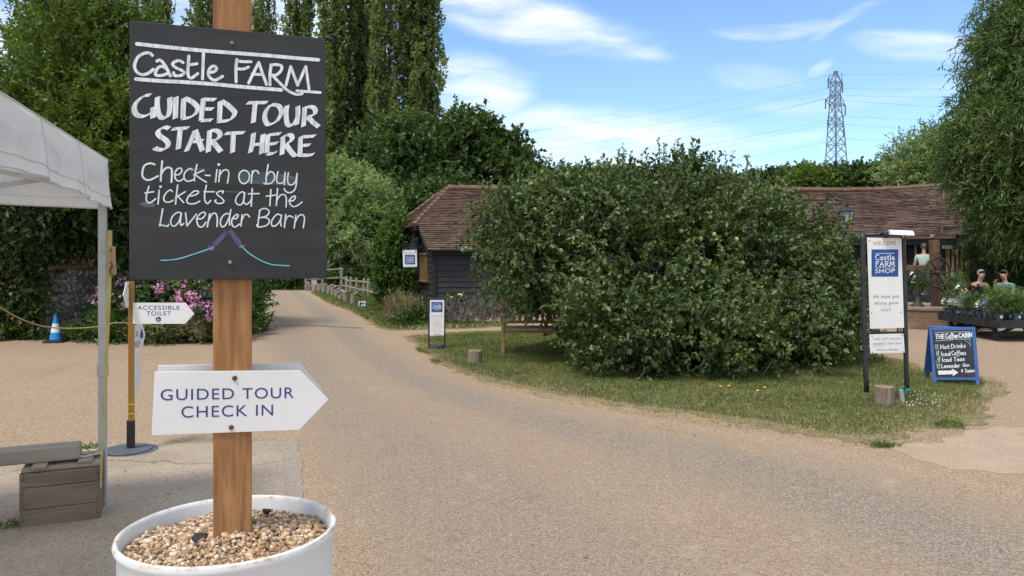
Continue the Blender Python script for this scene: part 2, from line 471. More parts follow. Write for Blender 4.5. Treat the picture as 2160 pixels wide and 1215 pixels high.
# lawns
m_lawn, t, b = newmat('lawn soil', .95, .1)
n = nd(t, 'ShaderNodeTexNoise', Vector=ocoord(t), Scale=9.0, Detail=8.0, Roughness=.7).outputs[0]
t.links.new(ramp(t, n, [(.28, (.085, .088, .032)), (.5, (.20, .16, .085)), (.72, (.33, .25, .155))]), b.inputs['Base Color'])
LAWN = [tuple(p) for p in smooth_poly(poly_px([(858, 710), (950, 703), (1060, 699), (1300, 700), (1600, 706), (1800, 728), (1850, 750), (1935, 770), (1965, 788), (2075, 796), (2110, 812), (2100, 836),
        (2062, 885), (1960, 912), (1840, 930), (1740, 922), (1640, 904), (1500, 884), (1300, 858), (1150, 830), (1040, 806), (960, 782), (905, 754), (878, 730)]), 4)]
VERGE = [tuple(p) for p in smooth_poly(poly_px([(655, 617), (760, 617), (860, 622), (860, 650), (905, 672), (1060, 686), (1040, 690), (880, 696), (812, 694), (775, 676), (735, 655), (690, 637)]), 4)]
sheet('lawn', jag([Vector(p) for p in LAWN], .07, .16), .0054, m_lawn)
sheet('verge', jag([Vector(p) for p in VERGE], .12, .12), .008, m_lawn)
sheet('meadow', [Vector(p) for p in ((-9.5, 39, 0), (-2, 38, 0), (-3, 60, 0), (-40, 60, 0), (-40, 42, 0))], .006, m_lawn)

# distant rise
m_hill = noisy('distant field', (.05, .075, .025), (.10, .12, .04), .05, .95)
g = MB(); N, K = 40, 8
def hz(x, k):
    f = min(1, k / 4); f = f * f * (3 - 2 * f)
    return -.5 + 16.5 * f * (1 + .12 * math.sin(x * .03)) * min(1, max(0, (x + 40) / 60))
vs = [(-300 + 800 * i / N, 110 + 22 * k, hz(-300 + 800 * i / N, k)) for k in range(K + 1) for i in range(N + 1)]
g.add(vs, [(k * (N + 1) + i, k * (N + 1) + i + 1, (k + 1) * (N + 1) + i + 1, (k + 1) * (N + 1) + i) for k in range(K) for i in range(N)])
struct(g.build('hill', m_hill, smooth='all'))
# ================================================================== FOLIAGE
def unit(a): return a / np.maximum(np.linalg.norm(a, axis=1, keepdims=True), 1e-9)
def rdir(n): return unit(rng.normal(size=(n, 3)))
def leaves(name, base, d, nrm, L, Wd, mat, parent=None, world=True):
    """one folded, pointed leaf per row: stalk end, two shoulders, tip"""
    n = len(base); d = unit(d); s = unit(np.cross(d, nrm)); up = np.cross(s, d)
    L = np.broadcast_to(L, n)[:, None]; Wd = np.broadcast_to(Wd, n)[:, None]
    fold = Wd * .28
    V = np.empty((n, 4, 3), np.float32)
    V[:, 0] = base; mid = base + d * L * .45
    V[:, 1] = mid + s * Wd * .5 + up * fold; V[:, 3] = mid - s * Wd * .5 + up * fold
    V[:, 2] = base + d * L - up * L * .08
    if parent is not None and world:
        Mi = np.array(MW[top_of(parent).name].inverted(), np.float32)
        V = V @ Mi[:3, :3].T + Mi[:3, 3]
    return fastmesh(name, V.reshape(-1, 3), (np.arange(n)[:, None] * 4 + np.array([0, 1, 2, 0, 2, 3])).reshape(-1), 3, mat, parent)
def fastmesh(name, V, idx, k, mat, parent=None):
    me = bpy.data.meshes.new(name); nf = len(idx) // k
    me.vertices.add(len(V)); me.vertices.foreach_set('co', np.ascontiguousarray(V, np.float32).reshape(-1))
    me.loops.add(len(idx)); me.loops.foreach_set('vertex_index', idx.astype(np.int32))
    me.polygons.add(nf); me.polygons.foreach_set('loop_start', (np.arange(nf) * k).astype(np.int32))
    me.update(calc_edges=True)
    return link(name, me, mat, parent)

def lumps(seed, k=5, n=9):
    r = np.random.default_rng(seed); F = r.normal(size=(n, 3)) * k; ph = r.uniform(0, 6.28, n)
    return lambda X: np.sin(X @ F.T + ph).sum(1) / n * 1.6
def crown_points(blobs, n, inner=.25, rough=.22, seed=1, shell=.16, gap=None):
    """points in a union of ellipsoids (centre, radii), most of them near the bumpy outside"""
    w = np.array([(b[1][0] * b[1][1] + b[1][0] * b[1][2] + b[1][1] * b[1][2]) * (b[2] if len(b) > 2 else 1) for b in blobs], float); w /= w.sum()
    P, D = [], []
    for i, bl in enumerate(blobs):
        c, r = np.array(bl[0], float), np.array(bl[1], float)
        m = max(4, int(n * w[i])); d = rdir(m); lf = lumps(seed * 31 + i, 3.2)
        R_ = 1 + rough * lf(d)
        rad = np.where(rng.random(m) < inner, rng.random(m) ** .5, 1 - np.abs(rng.normal(0, shell, m)))
        p = c + d * (R_ * np.clip(rad, .05, 1.15))[:, None] * r
        P.append(p); D.append(unit(d * r.mean() / r))
    P, D = np.vstack(P), np.vstack(D)
    if gap:
        lf = lumps(seed + 77, gap[0], 12); k = lf(P) > -gap[1]; P, D = P[k], D[k]
    return P, D
def sprays(P, D, k, length, up=.25, spread=.7, droop=.0, along=.5, leaf=(.06, .035), var=.35, nup=.6, tuft=None):
    """each point carries a twig with k leaves; returns everything leaves() wants"""
    if tuft:            # twigs gathered in tufts, with hollows left between them
        P = np.repeat(P, tuft[0], 0) + rng.normal(size=(len(P) * tuft[0], 3)) * tuft[1]; D = np.repeat(D, tuft[0], 0)
    S = len(P)
    d = unit(D * .7 + np.array([0, 0, up]) + rdir(S) * spread)
    l = length * rng.uniform(.5, 1.3, S)
    t = (np.arange(k) + rng.random((S, k))) / k
    B = P[:, None] + d[:, None] * (t * l[:, None])[..., None]
    B[..., 2] -= droop * l[:, None] * t ** 2
    ld = d[:, None] * along + rng.normal(size=(S, k, 3)) * .6
    ld[..., 2] -= droop * .8 * t
    nr = rng.normal(size=(S, k, 3)) * .6 + np.array([0, 0, nup]) + D[:, None] * .3
    n = S * k; sc = rng.uniform(1 - var, 1 + var, n)
    return B.reshape(n, 3), ld.reshape(n, 3), nr.reshape(n, 3), leaf[0] * sc, leaf[1] * sc
def limbs(g, root, ends, r0, n=6, bend=.25, rend=.25):
    for e in ends:
        a = Vector(root); b = Vector(e); m = a.lerp(b, .5) + Vector([random.uniform(-1, 1) for _ in range(3)]) * (b - a).length * bend * .5 + Vector((0, 0, (b - a).length * .08))
        pts = catmull([a, m, b], 5); k = len(pts)
        g.tube(pts, [r0 * (1 - (1 - rend) * i / (k - 1)) for i in range(k)], n)
m_bark = noisy('grey brown bark', (.07, .055, .04), (.17, .14, .11), 7, .9, stretch=(3, 3, .6), bmp=.8)
m_barkd = noisy('dark bark', (.035, .028, .02), (.09, .07, .05), 7, .9, stretch=(3, 3, .6), bmp=.8)
def tree(name, label, cat, base, blobs, mat, n, k, leaf, length, trunk_r=.2, trunk_top=None, group=None, gap=None, inner=.25, rough=.22, seed=1, limb=14, bark=None, crown='crown', shell=.16, **kw):
    T = thing(name, label, cat, base, 0, group)
    P, D = crown_points(blobs, n, inner, rough, seed, shell, gap)
    leaves(crown, *sprays(P, D, k, length, leaf=leaf, **kw), mat, T)
    if trunk_r:
        g = MB(); b = Vector(base); cz = sum(x[0][2] for x in blobs) / len(blobs)
        tt = Vector(trunk_top) if trunk_top else Vector((sum(x[0][0] for x in blobs) / len(blobs), sum(x[0][1] for x in blobs) / len(blobs), cz))
        pts = catmull([b - Vector((0, 0, .1)), b.lerp(tt, .4) + Vector((trunk_r * .5, 0, 0)), tt], 6)
        g.tube(pts, [trunk_r * (1.25 - .75 * i / (len(pts) - 1)) for i in range(len(pts))], 9)
        ii = rng.choice(len(P), min(limb, len(P)), False)
        for i in ii:
            limbs(g, pts[random.randint(len(pts) // 2, len(pts) - 1)], [Vector(P[i]) * .85 + tt * .15], trunk_r * .4, 5)
        g.build('trunk', bark or m_bark, T, True, smooth='all')
    return T
def pxb(px, py, rx, ry, Y, dy, w=1.0):
    """an ellipsoid seen at photo (px,py) with half sizes rx, ry, standing at depth Y"""
    return (at(px, py, Y), (rx / FP * Y, dy, ry / FP * Y), w)

m_apple = leafmat('apple leaves', [(.022, .036, .012), (.040, .062, .018), (.056, .088, .024), (.088, .12, .034), (.15, .178, .062)], .22, .42, .4, .9, .45)
m_appletip = leafmat('young apple leaves', [(.07, .11, .03), (.10, .145, .045), (.14, .18, .065), (.19, .22, .09)], .32, .42, .4, .9, .3)
m_shrub = leafmat('bright shrub leaves', [(.03, .05, .009), (.055, .09, .013), (.09, .135, .02), (.15, .19, .035)], .38, .42, .4, .7, .5)
m_ivy = leafmat('ivy leaves', [(.016, .03, .008), (.03, .055, .012), (.06, .09, .018), (.12, .14, .03)], .2, .38, .4, 1.2, .5)
m_poplar = leafmat('poplar leaves', [(.035, .05, .018), (.06, .08, .027), (.09, .112, .04), (.13, .15, .065)], .46, .4, .45, .35, .55, 2.1)
m_oak = leafmat('dark broad leaves', [(.012, .026, .008), (.02, .042, .012), (.034, .06, .016), (.055, .085, .024)], .22, .45, .3, .3, .45)
m_oak2 = leafmat('oak leaves', [(.018, .034, .010), (.032, .058, .016), (.05, .082, .022), (.08, .115, .034)], .28, .45, .3, .3, .4, 1.7)
m_willow = leafmat('grey green willow leaves', [(.05, .075, .03), (.08, .115, .045), (.12, .155, .065), (.19, .22, .11)], .40, .42, .4, .5, .55, 2.2)
m_weep = leafmat('weeping willow leaves', [(.028, .05, .012), (.05, .085, .018), (.08, .12, .028), (.12, .155, .05)], .28, .42, .4, .6, .5)
m_yew = leafmat('yew needles', [(.012, .025, .008), (.022, .042, .012), (.04, .065, .016), (.07, .10, .02)], .12, .5, .3, 1.0, .5)
m_hedge = leafmat('clipped shrub leaves', [(.016, .034, .008), (.03, .06, .012), (.05, .09, .016), (.08, .12, .024)], .22, .42, .35, .9, .5)
m_cyp = leafmat('upright bush leaves', [(.025, .05, .010), (.045, .085, .016), (.075, .125, .024), (.12, .17, .04)], .3, .42, .35, .9, .5, 1.6)
m_far = leafmat('far wood leaves', [(.022, .036, .016), (.036, .055, .02), (.052, .072, .026), (.07, .09, .036)], .2, .6, .2, .08, .5)

# ---- the broad apple tree on the lawn
def apple_tree():
    base = Vector((xat(1400, 12.6), 12.6, 0))
    T = thing('apple_tree', 'huge round apple tree spreading over the lawn down to the ground', 'apple tree', base)
    Y = 12.5
    blobs = [pxb(1430, 610, 290, 180, Y, 2.2, 1.1), pxb(1185, 530, 112, 100, 12.3, 1.4), pxb(1105, 490, 66, 80, 12.3, 1.0), pxb(1330, 458, 172, 74, Y, 1.7), pxb(1515, 478, 124, 72, Y, 1.6),
             pxb(1640, 600, 125, 135, 12.3, 1.6), pxb(1320, 706, 124, 104, 10.8, 1.1, 1.2), pxb(1460, 714, 150, 106, 10.7, 1.1, 1.2), pxb(1620, 712, 136, 84, 11.1, 1.1, 1.2), pxb(1745, 675, 58, 90, 12.0, .9),
             pxb(1112, 600, 40, 40, 11.9, .6), pxb(1268, 680, 46, 84, 11.5, .8), pxb(1245, 434, 108, 54, 12.6, 1.0), pxb(1430, 404, 96, 44, 12.6, .8), pxb(1058, 478, 36, 50, 12.4, .6), pxb(1150, 440, 80, 40, 12.5, .8)]
    P, D = crown_points(blobs, 1700, .12, .31, 3, .10)
    k = (P[:, 2] > .1) & ~((P[:, 0] < .95) & (P[:, 2] < .80)); P, D = P[k], D[k]
    B = sprays(P, D, 15, .40, up=.22, spread=.62, along=.5, leaf=(.074, .047), droop=.15, tuft=(6, .11))
    Pi, Di = crown_points([(c_, tuple(q * .78 for q in r_), w_) for c_, r_, w_ in blobs], 1000, .3, .2, 4, .15); k = (Pi[:, 2] > .1) & ~((Pi[:, 0] < .95) & (Pi[:, 2] < .80)); Pi, Di = Pi[k], Di[k]
    B = [np.concatenate(x) for x in zip(B, sprays(Pi, Di, 14, .5, leaf=(.085, .055)))]
    # upright summer shoots along the top and wandering ones at the sides
    top = []
    for px, py0, py1 in [(1314, 400, 315), (1330, 400, 330), (1362, 395, 322), (1388, 390, 300), (1402, 395, 312), (1432, 385, 302), (1440, 390, 325), (1492, 420, 335), (1508, 420, 350), (1548, 425, 328), (1578, 420, 348), (1160, 440, 338), (1188, 440, 352),
                         (1240, 420, 356), (1260, 420, 350), (1095, 450, 362), (1040, 450, 380), (1020, 470, 395), (1470, 400, 330), (1280, 400, 345), (1420, 390, 316), (1600, 440, 360), (1640, 450, 385), (1355, 390, 335), (1530, 410, 330), (1740, 580, 460), (1680, 500, 430), (1790, 640, 505), (1810, 640, 560), (1000, 490, 430), (990, 560, 500), (1700, 540, 440)]:
        Y0 = rng.uniform(12.2, 12.9)
        a, b = np.array(at(px + rng.uniform(-14, 14), py0 + 15, Y0)), np.array(at(px, py1 - 8, Y0)); top.append((a, b))
    for i in range(210):
        j = rng.integers(len(P)); a = P[j]; dd = unit((D[j] + np.array([0, 0, .5]) + rng.normal(size=3) * .4)[None])[0]
        top.append((a, a + dd * rng.uniform(.35, .75)))
    bb, ll, nn = [], [], []
    g = MB()
    for a, b in top:
        n = max(10, int(np.linalg.norm(b - a) * 42)); tt = np.linspace(.05, 1, n); ax = (b - a) / np.linalg.norm(b - a)
        sw = rng.normal(size=3) * .05
        pts = a + (b - a) * tt[:, None] + sw * np.sin(tt * 3)[:, None]
        bb.append(pts); ll.append(unit(ax * .45 + rng.normal(size=(n, 3)) * .7)); nn.append(rng.normal(size=(n, 3)) * .5 + [0, 0, .7])
        g.tube([Vector(pts[0]), Vector(pts[n // 2]), Vector(pts[-1])], [.009, .007, .004], 4)
    bb, ll, nn = map(np.vstack, (bb, ll, nn)); sc = rng.uniform(.6, 1.1, len(bb))
    leaves('crown', *B, m_apple, T)
    leaves('shoots', bb, ll, nn, .074 * sc, .050 * sc, m_appletip, T)
    # grey limbs winding among the leaves
    root = base + Vector((0, 0, .5))
    g.tube([base - Vector((0, 0, .1)), base + Vector((.1, 0, .6)), base + Vector((.05, .1, 1.2))], [.26, .2, .18], 10)
    for i in range(46):
        j = rng.integers(len(P)); e = base + (Vector(P[j]) - base) * .82
        limbs(g, base + Vector((random.uniform(-.3, .3), random.uniform(-.3, .3), random.uniform(.6, 1.3))), [e], .05, 5, .3, .2)
    fr = np.where(D[:, 1] < -.2)[0]
    for i in range(130):
        j = rng.choice(fr); e = Vector(P[j] + D[j] * .12); q = e + Vector((random.uniform(-.32, .32), random.uniform(-.3, .0), random.uniform(-.25, .2)))
        m = (e + q) / 2 + Vector((random.uniform(-.15, .15), -.06, .12)); g.tube(catmull([e, m, q], 4), [.011, .011, .010, .010, .009, .008, .007, .006, .005], 4)
    g.build('trunk', m_bark, T, True, smooth='all')
    # small pale apples
    m_fruit = noisy('pale green apple skin', (.33, .34, .12), (.48, .40, .16), 8, .35, spec=.5)
    f = MB().ell((0, 0, 0), .034, 10, 7).build('apple', m_fruit, T, smooth='all')
    k = np.where((P[:, 1] < 12.2) & (D[:, 1] < -.35))[0]
    for q, j in enumerate(rng.choice(k, 70, False)):
        o = f if q == 0 else f.copy()
        if q: COL.objects.link(o); o.parent = T
        o.location = Vector(P[j] + D[j] * .10) - base + Vector((0, -.05, -.06))
apple_tree()

# ---- big green shrub-tree behind the gazebo, and its darker neighbour
Y = 16.5
tree('garden_tree', 'tall bright green leafy tree behind the white gazebo', 'tree', (xat(215, Y), Y, 0),
     [pxb(205, 165, 92, 150, Y, 1.8), pxb(95, 270, 96, 140, Y, 1.8), pxb(10, 330, 90, 140, Y, 1.6), pxb(280, 300, 130, 190, Y, 2.0, 1.1), pxb(180, 340, 140, 110, 15.4, 1.4), pxb(74, 80, 26, 56, 19, .8), pxb(380, 400, 90, 170, 16.8, 1.5), pxb(240, 60, 52, 84, Y, 1.0), pxb(150, 90, 40, 60, Y, .8)],
     m_shrub, 1350, 17, (.108, .044), .55, .16, inner=.2, rough=.25, seed=4, limb=60, up=.65, spread=.6, along=.6, tuft=(6, .16))
Y = 15.2
tree('shade_tree', 'dark hanging tree limbs shading the flint wall', 'tree', (xat(325, 15.6), 15.6, 0),
     [pxb(110, 440, 110, 60, Y, 1.2), pxb(200, 440, 100, 60, 15.8, 1.2), pxb(315, 490, 60, 50, 15.6, .9), pxb(400, 560, 50, 40, 16.5, .8)], m_oak, 1500, 14, (.13, .065), .5, .14, inner=.3, seed=9, trunk_top=(xat(320, 15.6), 15.6, 3.2), limb=12, droop=.5)

# ---- Lombardy poplars: two are built, the others are copies of different height
def poplar(label, px, Y, h, r, seed, arms, group='tall poplars in the far row'):
    base = Vector((xat(px, Y), Y, 0)); T = thing('poplar', label, 'poplar tree', base, 0, group)
    P, D = [], []; r_ = np.random.default_rng(seed); g = MB()
    g.tube([base, base + Vector((.2, 0, h * .5)), base + Vector((0, 0, h * .95))], [r * .2, r * .1, .03], 7)
    for i in range(arms):
        a = r_.uniform(0, 6.28); z0 = h * r_.uniform(.10, .76); L = h * r_.uniform(.18, .40); o = r * r_.uniform(.35, 1.1) * (1 - .42 * z0 / h)
        p0 = np.array([0, 0, z0]); p1 = np.array([math.cos(a) * o, math.sin(a) * o, z0 + L * .35]); p2 = np.array([math.cos(a) * o * .9, math.sin(a) * o * .9, min(h, z0 + L)])
        n = int(33 * L / 8)
        tt = r_.uniform(0.12, 1, n)[:, None]; c = (1 - tt) ** 2 * p0 + 2 * tt * (1 - tt) * p1 + tt ** 2 * p2
        jit = r_.normal(size=(n, 3)) * np.array([.29, .29, .45]) * (1.25 - tt * .9)
        P.append(c + jit + np.array(base)); D.append(unit(jit * [1, 1, .3] + [0, 0, .5]))
        g.tube([base + Vector(p0), base + Vector((1 - .5) ** 2 * p0 + .5 * p1 + .25 * p2), base + Vector(p2)], [.1, .06, .02], 4)
    n = int(h * 8); tt = r_.random(n) ** .8
    c = np.stack([r_.normal(size=n) * .5, r_.normal(size=n) * .5, h * (.12 + .88 * tt)], 1); P.append(c + np.array(base)); D.append(unit(r_.normal(size=(n, 3)) + [0, 0, 1]))
    P, D = np.vstack(P), np.vstack(D)
    leaves('crown', *sprays(P, D, 8, .8, up=.9, spread=.45, leaf=(.30, .23), along=.3), m_poplar, T)
    g.build('trunk', m_barkd, T, True, smooth='all')
    return T
pa = poplar('broad poplar standing farthest right, nearest the dark oaks', 878, 62, 27, 3.2, 5, 78)
pb = poplar('slender poplar just right of the chalkboard', 706, 64, 29, 2.2, 8, 48)
for src, px, Y, hs, ws, rz, lab in ((pa, 762, 66, 1.12, .80, 2.0, 'full poplar between the slender poplar and the thin pair'), (pb, 810, 60, .86, .74, 1.0, 'thinnest poplar with its bare stem showing, beside the broad one'),
                                   (pb, 632, 68, 1.0, .95, 2.6, 'poplar seen just right of the wooden post top'), (pa, 555, 70, .98, .55, 4.1, 'poplar seen partly behind the wooden post top'),
                                   (pb, 428, 68, .96, 1.0, 3.5, 'poplar rising above the middle of the chalkboard'), (pa, 340, 66, 1.0, .55, 5.2, 'leftmost tall poplar, above the chalkboard left corner'),
                                   (pb, 492, 74, 1.0, .9, .7, 'poplar behind the post rising between its neighbours')):
    copy_tree(src, (xat(px, Y), Y, 0), rz, lab, (ws, ws, hs))

# ---- dark oaks and softer trees in the middle distance
Y = 54
tree('oak_tree', 'dark oak with two domed crowns behind the barn roof', 'oak tree', (xat(985, Y), Y, 0),
     [pxb(985, 335, 75, 80, Y, 2.6), pxb(1040, 380, 75, 70, Y, 2.4), pxb(930, 370, 70, 70, Y, 2.2), pxb(1000, 290, 48, 36, Y, 1.6), pxb(1078, 318, 34, 26, Y, 1.2), pxb(1100, 400, 50, 60, 53, 2.0)], m_oak2, 704, 14, (.32, .22), .9, .4, tuft=(5, .34), seed=12, rough=.3, up=.15, limb=18)
tree('oak_tree', 'dark oak left of the barn roof, standing under the broad poplar', 'oak tree', (xat(865, 51), 51, 0),
     [pxb(868, 310, 52, 56, 51, 2.4), pxb(850, 390, 78, 76, 51, 2.9), pxb(905, 430, 70, 60, 50, 2.6), pxb(830, 460, 60, 70, 50, 2.4), pxb(800, 330, 40, 60, 55, 1.8, .7)], m_oak2, 594, 14, (.32, .22), .9, .4, tuft=(5, .34), seed=15, rough=.3, up=.15, limb=18)
tree('roadside_tree', 'mid green tree peeping out directly above the barn ridge', 'tree', (xat(930, 33), 33, 0),
     [pxb(930, 455, 70, 56, 33, 1.6), pxb(890, 450, 40, 50, 33, 1.2)], m_hedge, 1100, 14, (.18, .11), .6, .2, seed=17, rough=.25)
tree('under_tree', 'shadowy tree filling the gap behind the chalkboard edge', 'tree', (xat(690, 52), 52, 0),
     [pxb(700, 400, 130, 60, 52, 2.5), pxb(560, 430, 130, 120, 52, 2.5), pxb(780, 420, 50, 60, 50, 2)], m_oak, 1900, 14, (.3, .2), .9, .3, seed=18, rough=.28)
Y = 46
tree('willow_tree', 'pale grey green willow beyond the rail fence', 'willow tree', (xat(745, Y), Y, 0),
     [pxb(735, 440, 80, 80, Y, 2.6), pxb(770, 500, 64, 74, 45.5, 2.2), pxb(700, 500, 76, 85, Y, 2.4), pxb(715, 385, 42, 36, Y, 1.2), pxb(810, 450, 34, 40, 46, 1.4)], m_willow, 800, 14, (.30, .085), .95, .2, tuft=(5, .3), seed=21, rough=.25, up=.35, spread=.7, droop=.25, limb=16)
tree('lane_tree', 'dark leafy tree drooping over the end of the lane', 'tree', (xat(600, 49), 49, 0),
     [pxb(590, 520, 75, 60, 49, 2.0), pxb(690, 556, 60, 36, 48, 1.8), pxb(640, 500, 60, 60, 51, 2.0)], m_oak, 1200, 14, (.2, .11), .6, .2, seed=23, rough=.25, droop=.2)
# ---- clipped column of green by the barn corner
Y = 23.4
tree('columnar_bush', 'tall narrow dark green bush against the barn end', 'bush', (xat(826, Y), Y, 0),
     [pxb(826, 560, 32, 85, Y, .55, 1.3), pxb(838, 490, 16, 44, Y, .4), pxb(815, 590, 24, 58, Y, .5), pxb(848, 600, 20, 44, 23.2, .4)], m_cyp, 2300, 13, (.085, .05), .3, .06, seed=25, rough=.2, up=.9, spread=.4, inner=.3)
# ---- willow hanging in on the right, yew under it
Y = 20.5
tree('weeping_willow', 'large green willow overhanging the tea garden', 'willow tree', (xat(2190, Y), Y, 0),
     [pxb(2184, 120, 76, 150, Y, 1.9), pxb(2142, 260, 88, 130, 20.0, 1.9, 1.2), pxb(2204, 330, 133, 170, Y, 2.1), pxb(2116, 350, 66, 74, 20.2, 1.6), pxb(2160, 420, 62, 62, 19.7, 1.2), pxb(2080, 245, 36, 80, 20.5, 1.0, .7), pxb(2264, 150, 114, 250, Y, 2.2), pxb(2144, 60, 47, 80, Y, 1.2), pxb(2200, 455, 52, 40, 19.6, 1.0)],
     m_weep, 1700, 15, (.17, .034), .7, .28, seed=31, tuft=(5, .2), rough=.22, up=-.1, spread=.7, droop=.6, inner=.25, limb=20)
Y = 22.2
tree('yew_tree', 'dark yew spreading low behind the seated people', 'yew tree', (xat(2120, Y), Y, 0),
     [pxb(2110, 510, 54, 44, Y, 1.2), pxb(2090, 560, 40, 40, Y, 1.0), pxb(2150, 570, 60, 60, 22.4, 1.3), pxb(2130, 460, 50, 40, 22.6, 1.1)], m_yew, 2400, 18, (.10, .018), .4, .15, seed=33, rough=.25, up=0, droop=.25)
# ---- trees behind the farm shop roof
for px, py, rx, ry, Y, lab, mt, lf in ((1935, 352, 62, 54, 42, 'airy grey green tree rising behind the shop roof', m_willow, (.22, .07)), (1990, 330, 44, 60, 40, 'airy willow joining the big willow edge above the roof', m_willow, (.22, .07)),
                                      (1705, 392, 44, 24, 46, 'light green bushy tree behind the shop roof', m_shrub, (.24, .14)), (1800, 392, 62, 28, 46, 'mid green tree behind the roof valley', m_hedge, (.24, .15)),
                                      (1880, 392, 60, 30, 45, 'broad mid green tree on the right of the roof valley', m_far, (.25, .15)), (1610, 402, 60, 26, 50, 'dark green tree behind the shop roof left end', m_oak, (.25, .16)), (1230, 395, 90, 30, 52, 'low dark tree glimpsed over the apple tree', m_oak, (.3, .2))):
    tree('background_tree', lab, 'tree', (xat(px, Y), Y, 0), [pxb(px, py, rx, ry, Y, 1.6), pxb(px - rx * .5, py + 12, rx * .6, ry * .8, Y, 1.3), pxb(px + rx * .5, py + 14, rx * .6, ry * .8, Y, 1.3), pxb(px, py + 50, rx, 50, Y, 1.6)], mt, 950, 13, lf, .8, .15, group='trees behind the farm shop', seed=int(px), rough=.32, up=.4, limb=8)
# ---- wooded skyline
def far_wood():
    P, D = [], []
    for px in range(1080, 2500, 16):
        Y = 182 + rng.uniform(-12, 26); top = 372 + 10 * math.sin(px * .013) + rng.uniform(-5, 5)
        if 1640 < px < 1760: top = 362 - 5 * math.sin((px - 1640) / 120 * 3.1) + rng.uniform(-4, 3)
        if px >= 1760: top = 353 + rng.uniform(-3, 6)
        if px < 1640: top = 372 + rng.uniform(-4, 6)
        p, d = crown_points([pxb(px, top + 26, 20, 26, Y, 3.5)], 150, .1, .3, px, .12); P.append(p); D.append(d)
    P, D = np.vstack(P), np.vstack(D)
    stuff(tag(leaves('wood', *sprays(P, D, 6, 1.4, leaf=(.95, .75), up=.3), m_far), 'dark wooded skyline around the pylon foot', 'wood'))
far_wood()
def far_row():
    P, D = [], []
    for px in range(-500, 1100, 34):
        Y = 78 + rng.uniform(-5, 8); p, d = crown_points([pxb(px, 520 + rng.uniform(-30, 10), 30, 84, Y, 3)], 190, .2, .3, px + 900, .15); P.append(p); D.append(d)
    P, D = np.vstack(P), np.vstack(D)
    stuff(tag(leaves('woodland', *sprays(P, D, 7, 1.2, leaf=(.5, .38), up=.3), m_oak), 'far woodland closing the view beyond the lane', 'woodland'))
far_row()
# ================================================================== BUILDINGS AND WALLS
def brickmat(name, c1, c2, mortar, bw=.225, bh=.075, ms=.012):
    m, t, b = newmat(name, .9, .15)
    u = nd(t, 'ShaderNodeUVMap').outputs[0]
    br = nd(t, 'ShaderNodeTexBrick', Vector=u, Color1=(*c1, 1), Color2=(*c2, 1), Mortar=(*mortar, 1), Scale=1.0, Mortar_Size=ms, Brick_Width=bw, Row_Height=bh, Bias=0.0)
    n = nd(t, 'ShaderNodeTexNoise', Vector=ocoord(t), Scale=3.5, Detail=8.0, Roughness=.65).outputs[0]
    c = mix(t, ramp(t, n, [(.35, .0), (.7, .55)]), br.outputs['Color'], tuple(x * .45 for x in c1))
    t.links.new(c, b.inputs['Base Color']); bump(t, b, br.outputs['Fac'], -.4, .006)
    return m
def tilemat(name, cols, bw=.17):
    m, t, b = newmat(name, .88, .2)
    u = nd(t, 'ShaderNodeUVMap').outputs[0]
    br = nd(t, 'ShaderNodeTexBrick', Vector=u, Color1=(0, 0, 0, 1), Color2=(1, 1, 1, 1), Mortar=(.2, .2, .2, 1), Scale=1.0, Mortar_Size=.004, Brick_Width=bw, Row_Height=1.0)
    s = nd(t, 'ShaderNodeSeparateXYZ', i0=u)
    wn = nd(t, 'ShaderNodeTexWhiteNoise', {'noise_dimensions': '2D'}, Vector=nd(t, 'ShaderNodeCombineXYZ', i0=math_(t, 'FLOOR', math_(t, 'DIVIDE', math_(t, 'ADD', s.outputs[0], math_(t, 'MULTIPLY', math_(t, 'FLOOR', s.outputs[1]), .085)), bw)), i1=math_(t, 'FLOOR', s.outputs[1])).outputs[0]).outputs[0]
    n = nd(t, 'ShaderNodeTexNoise', Vector=ocoord(t), Scale=.9, Detail=8.0, Roughness=.7).outputs[0]
    f = mix(t, .45, wn, smooth(t, n, .3, .7), 'FLOAT')
    c = ramp(t, f, [(i / (len(cols) - 1), x) for i, x in enumerate(cols)])
    n2 = nd(t, 'ShaderNodeTexNoise', Vector=ocoord(t), Scale=5.5, Detail=9.0, Roughness=.75).outputs[0]
    c = mix(t, smooth(t, n2, .60, .74, 0, .5), c, (.30, .25, .19))
    c = mix(t, smooth(t, n2, .40, .30, 0, .6), c, (.06, .035, .03))
    t.links.new(c, b.inputs['Base Color']); bump(t, b, n2, .4, .01)
    return m
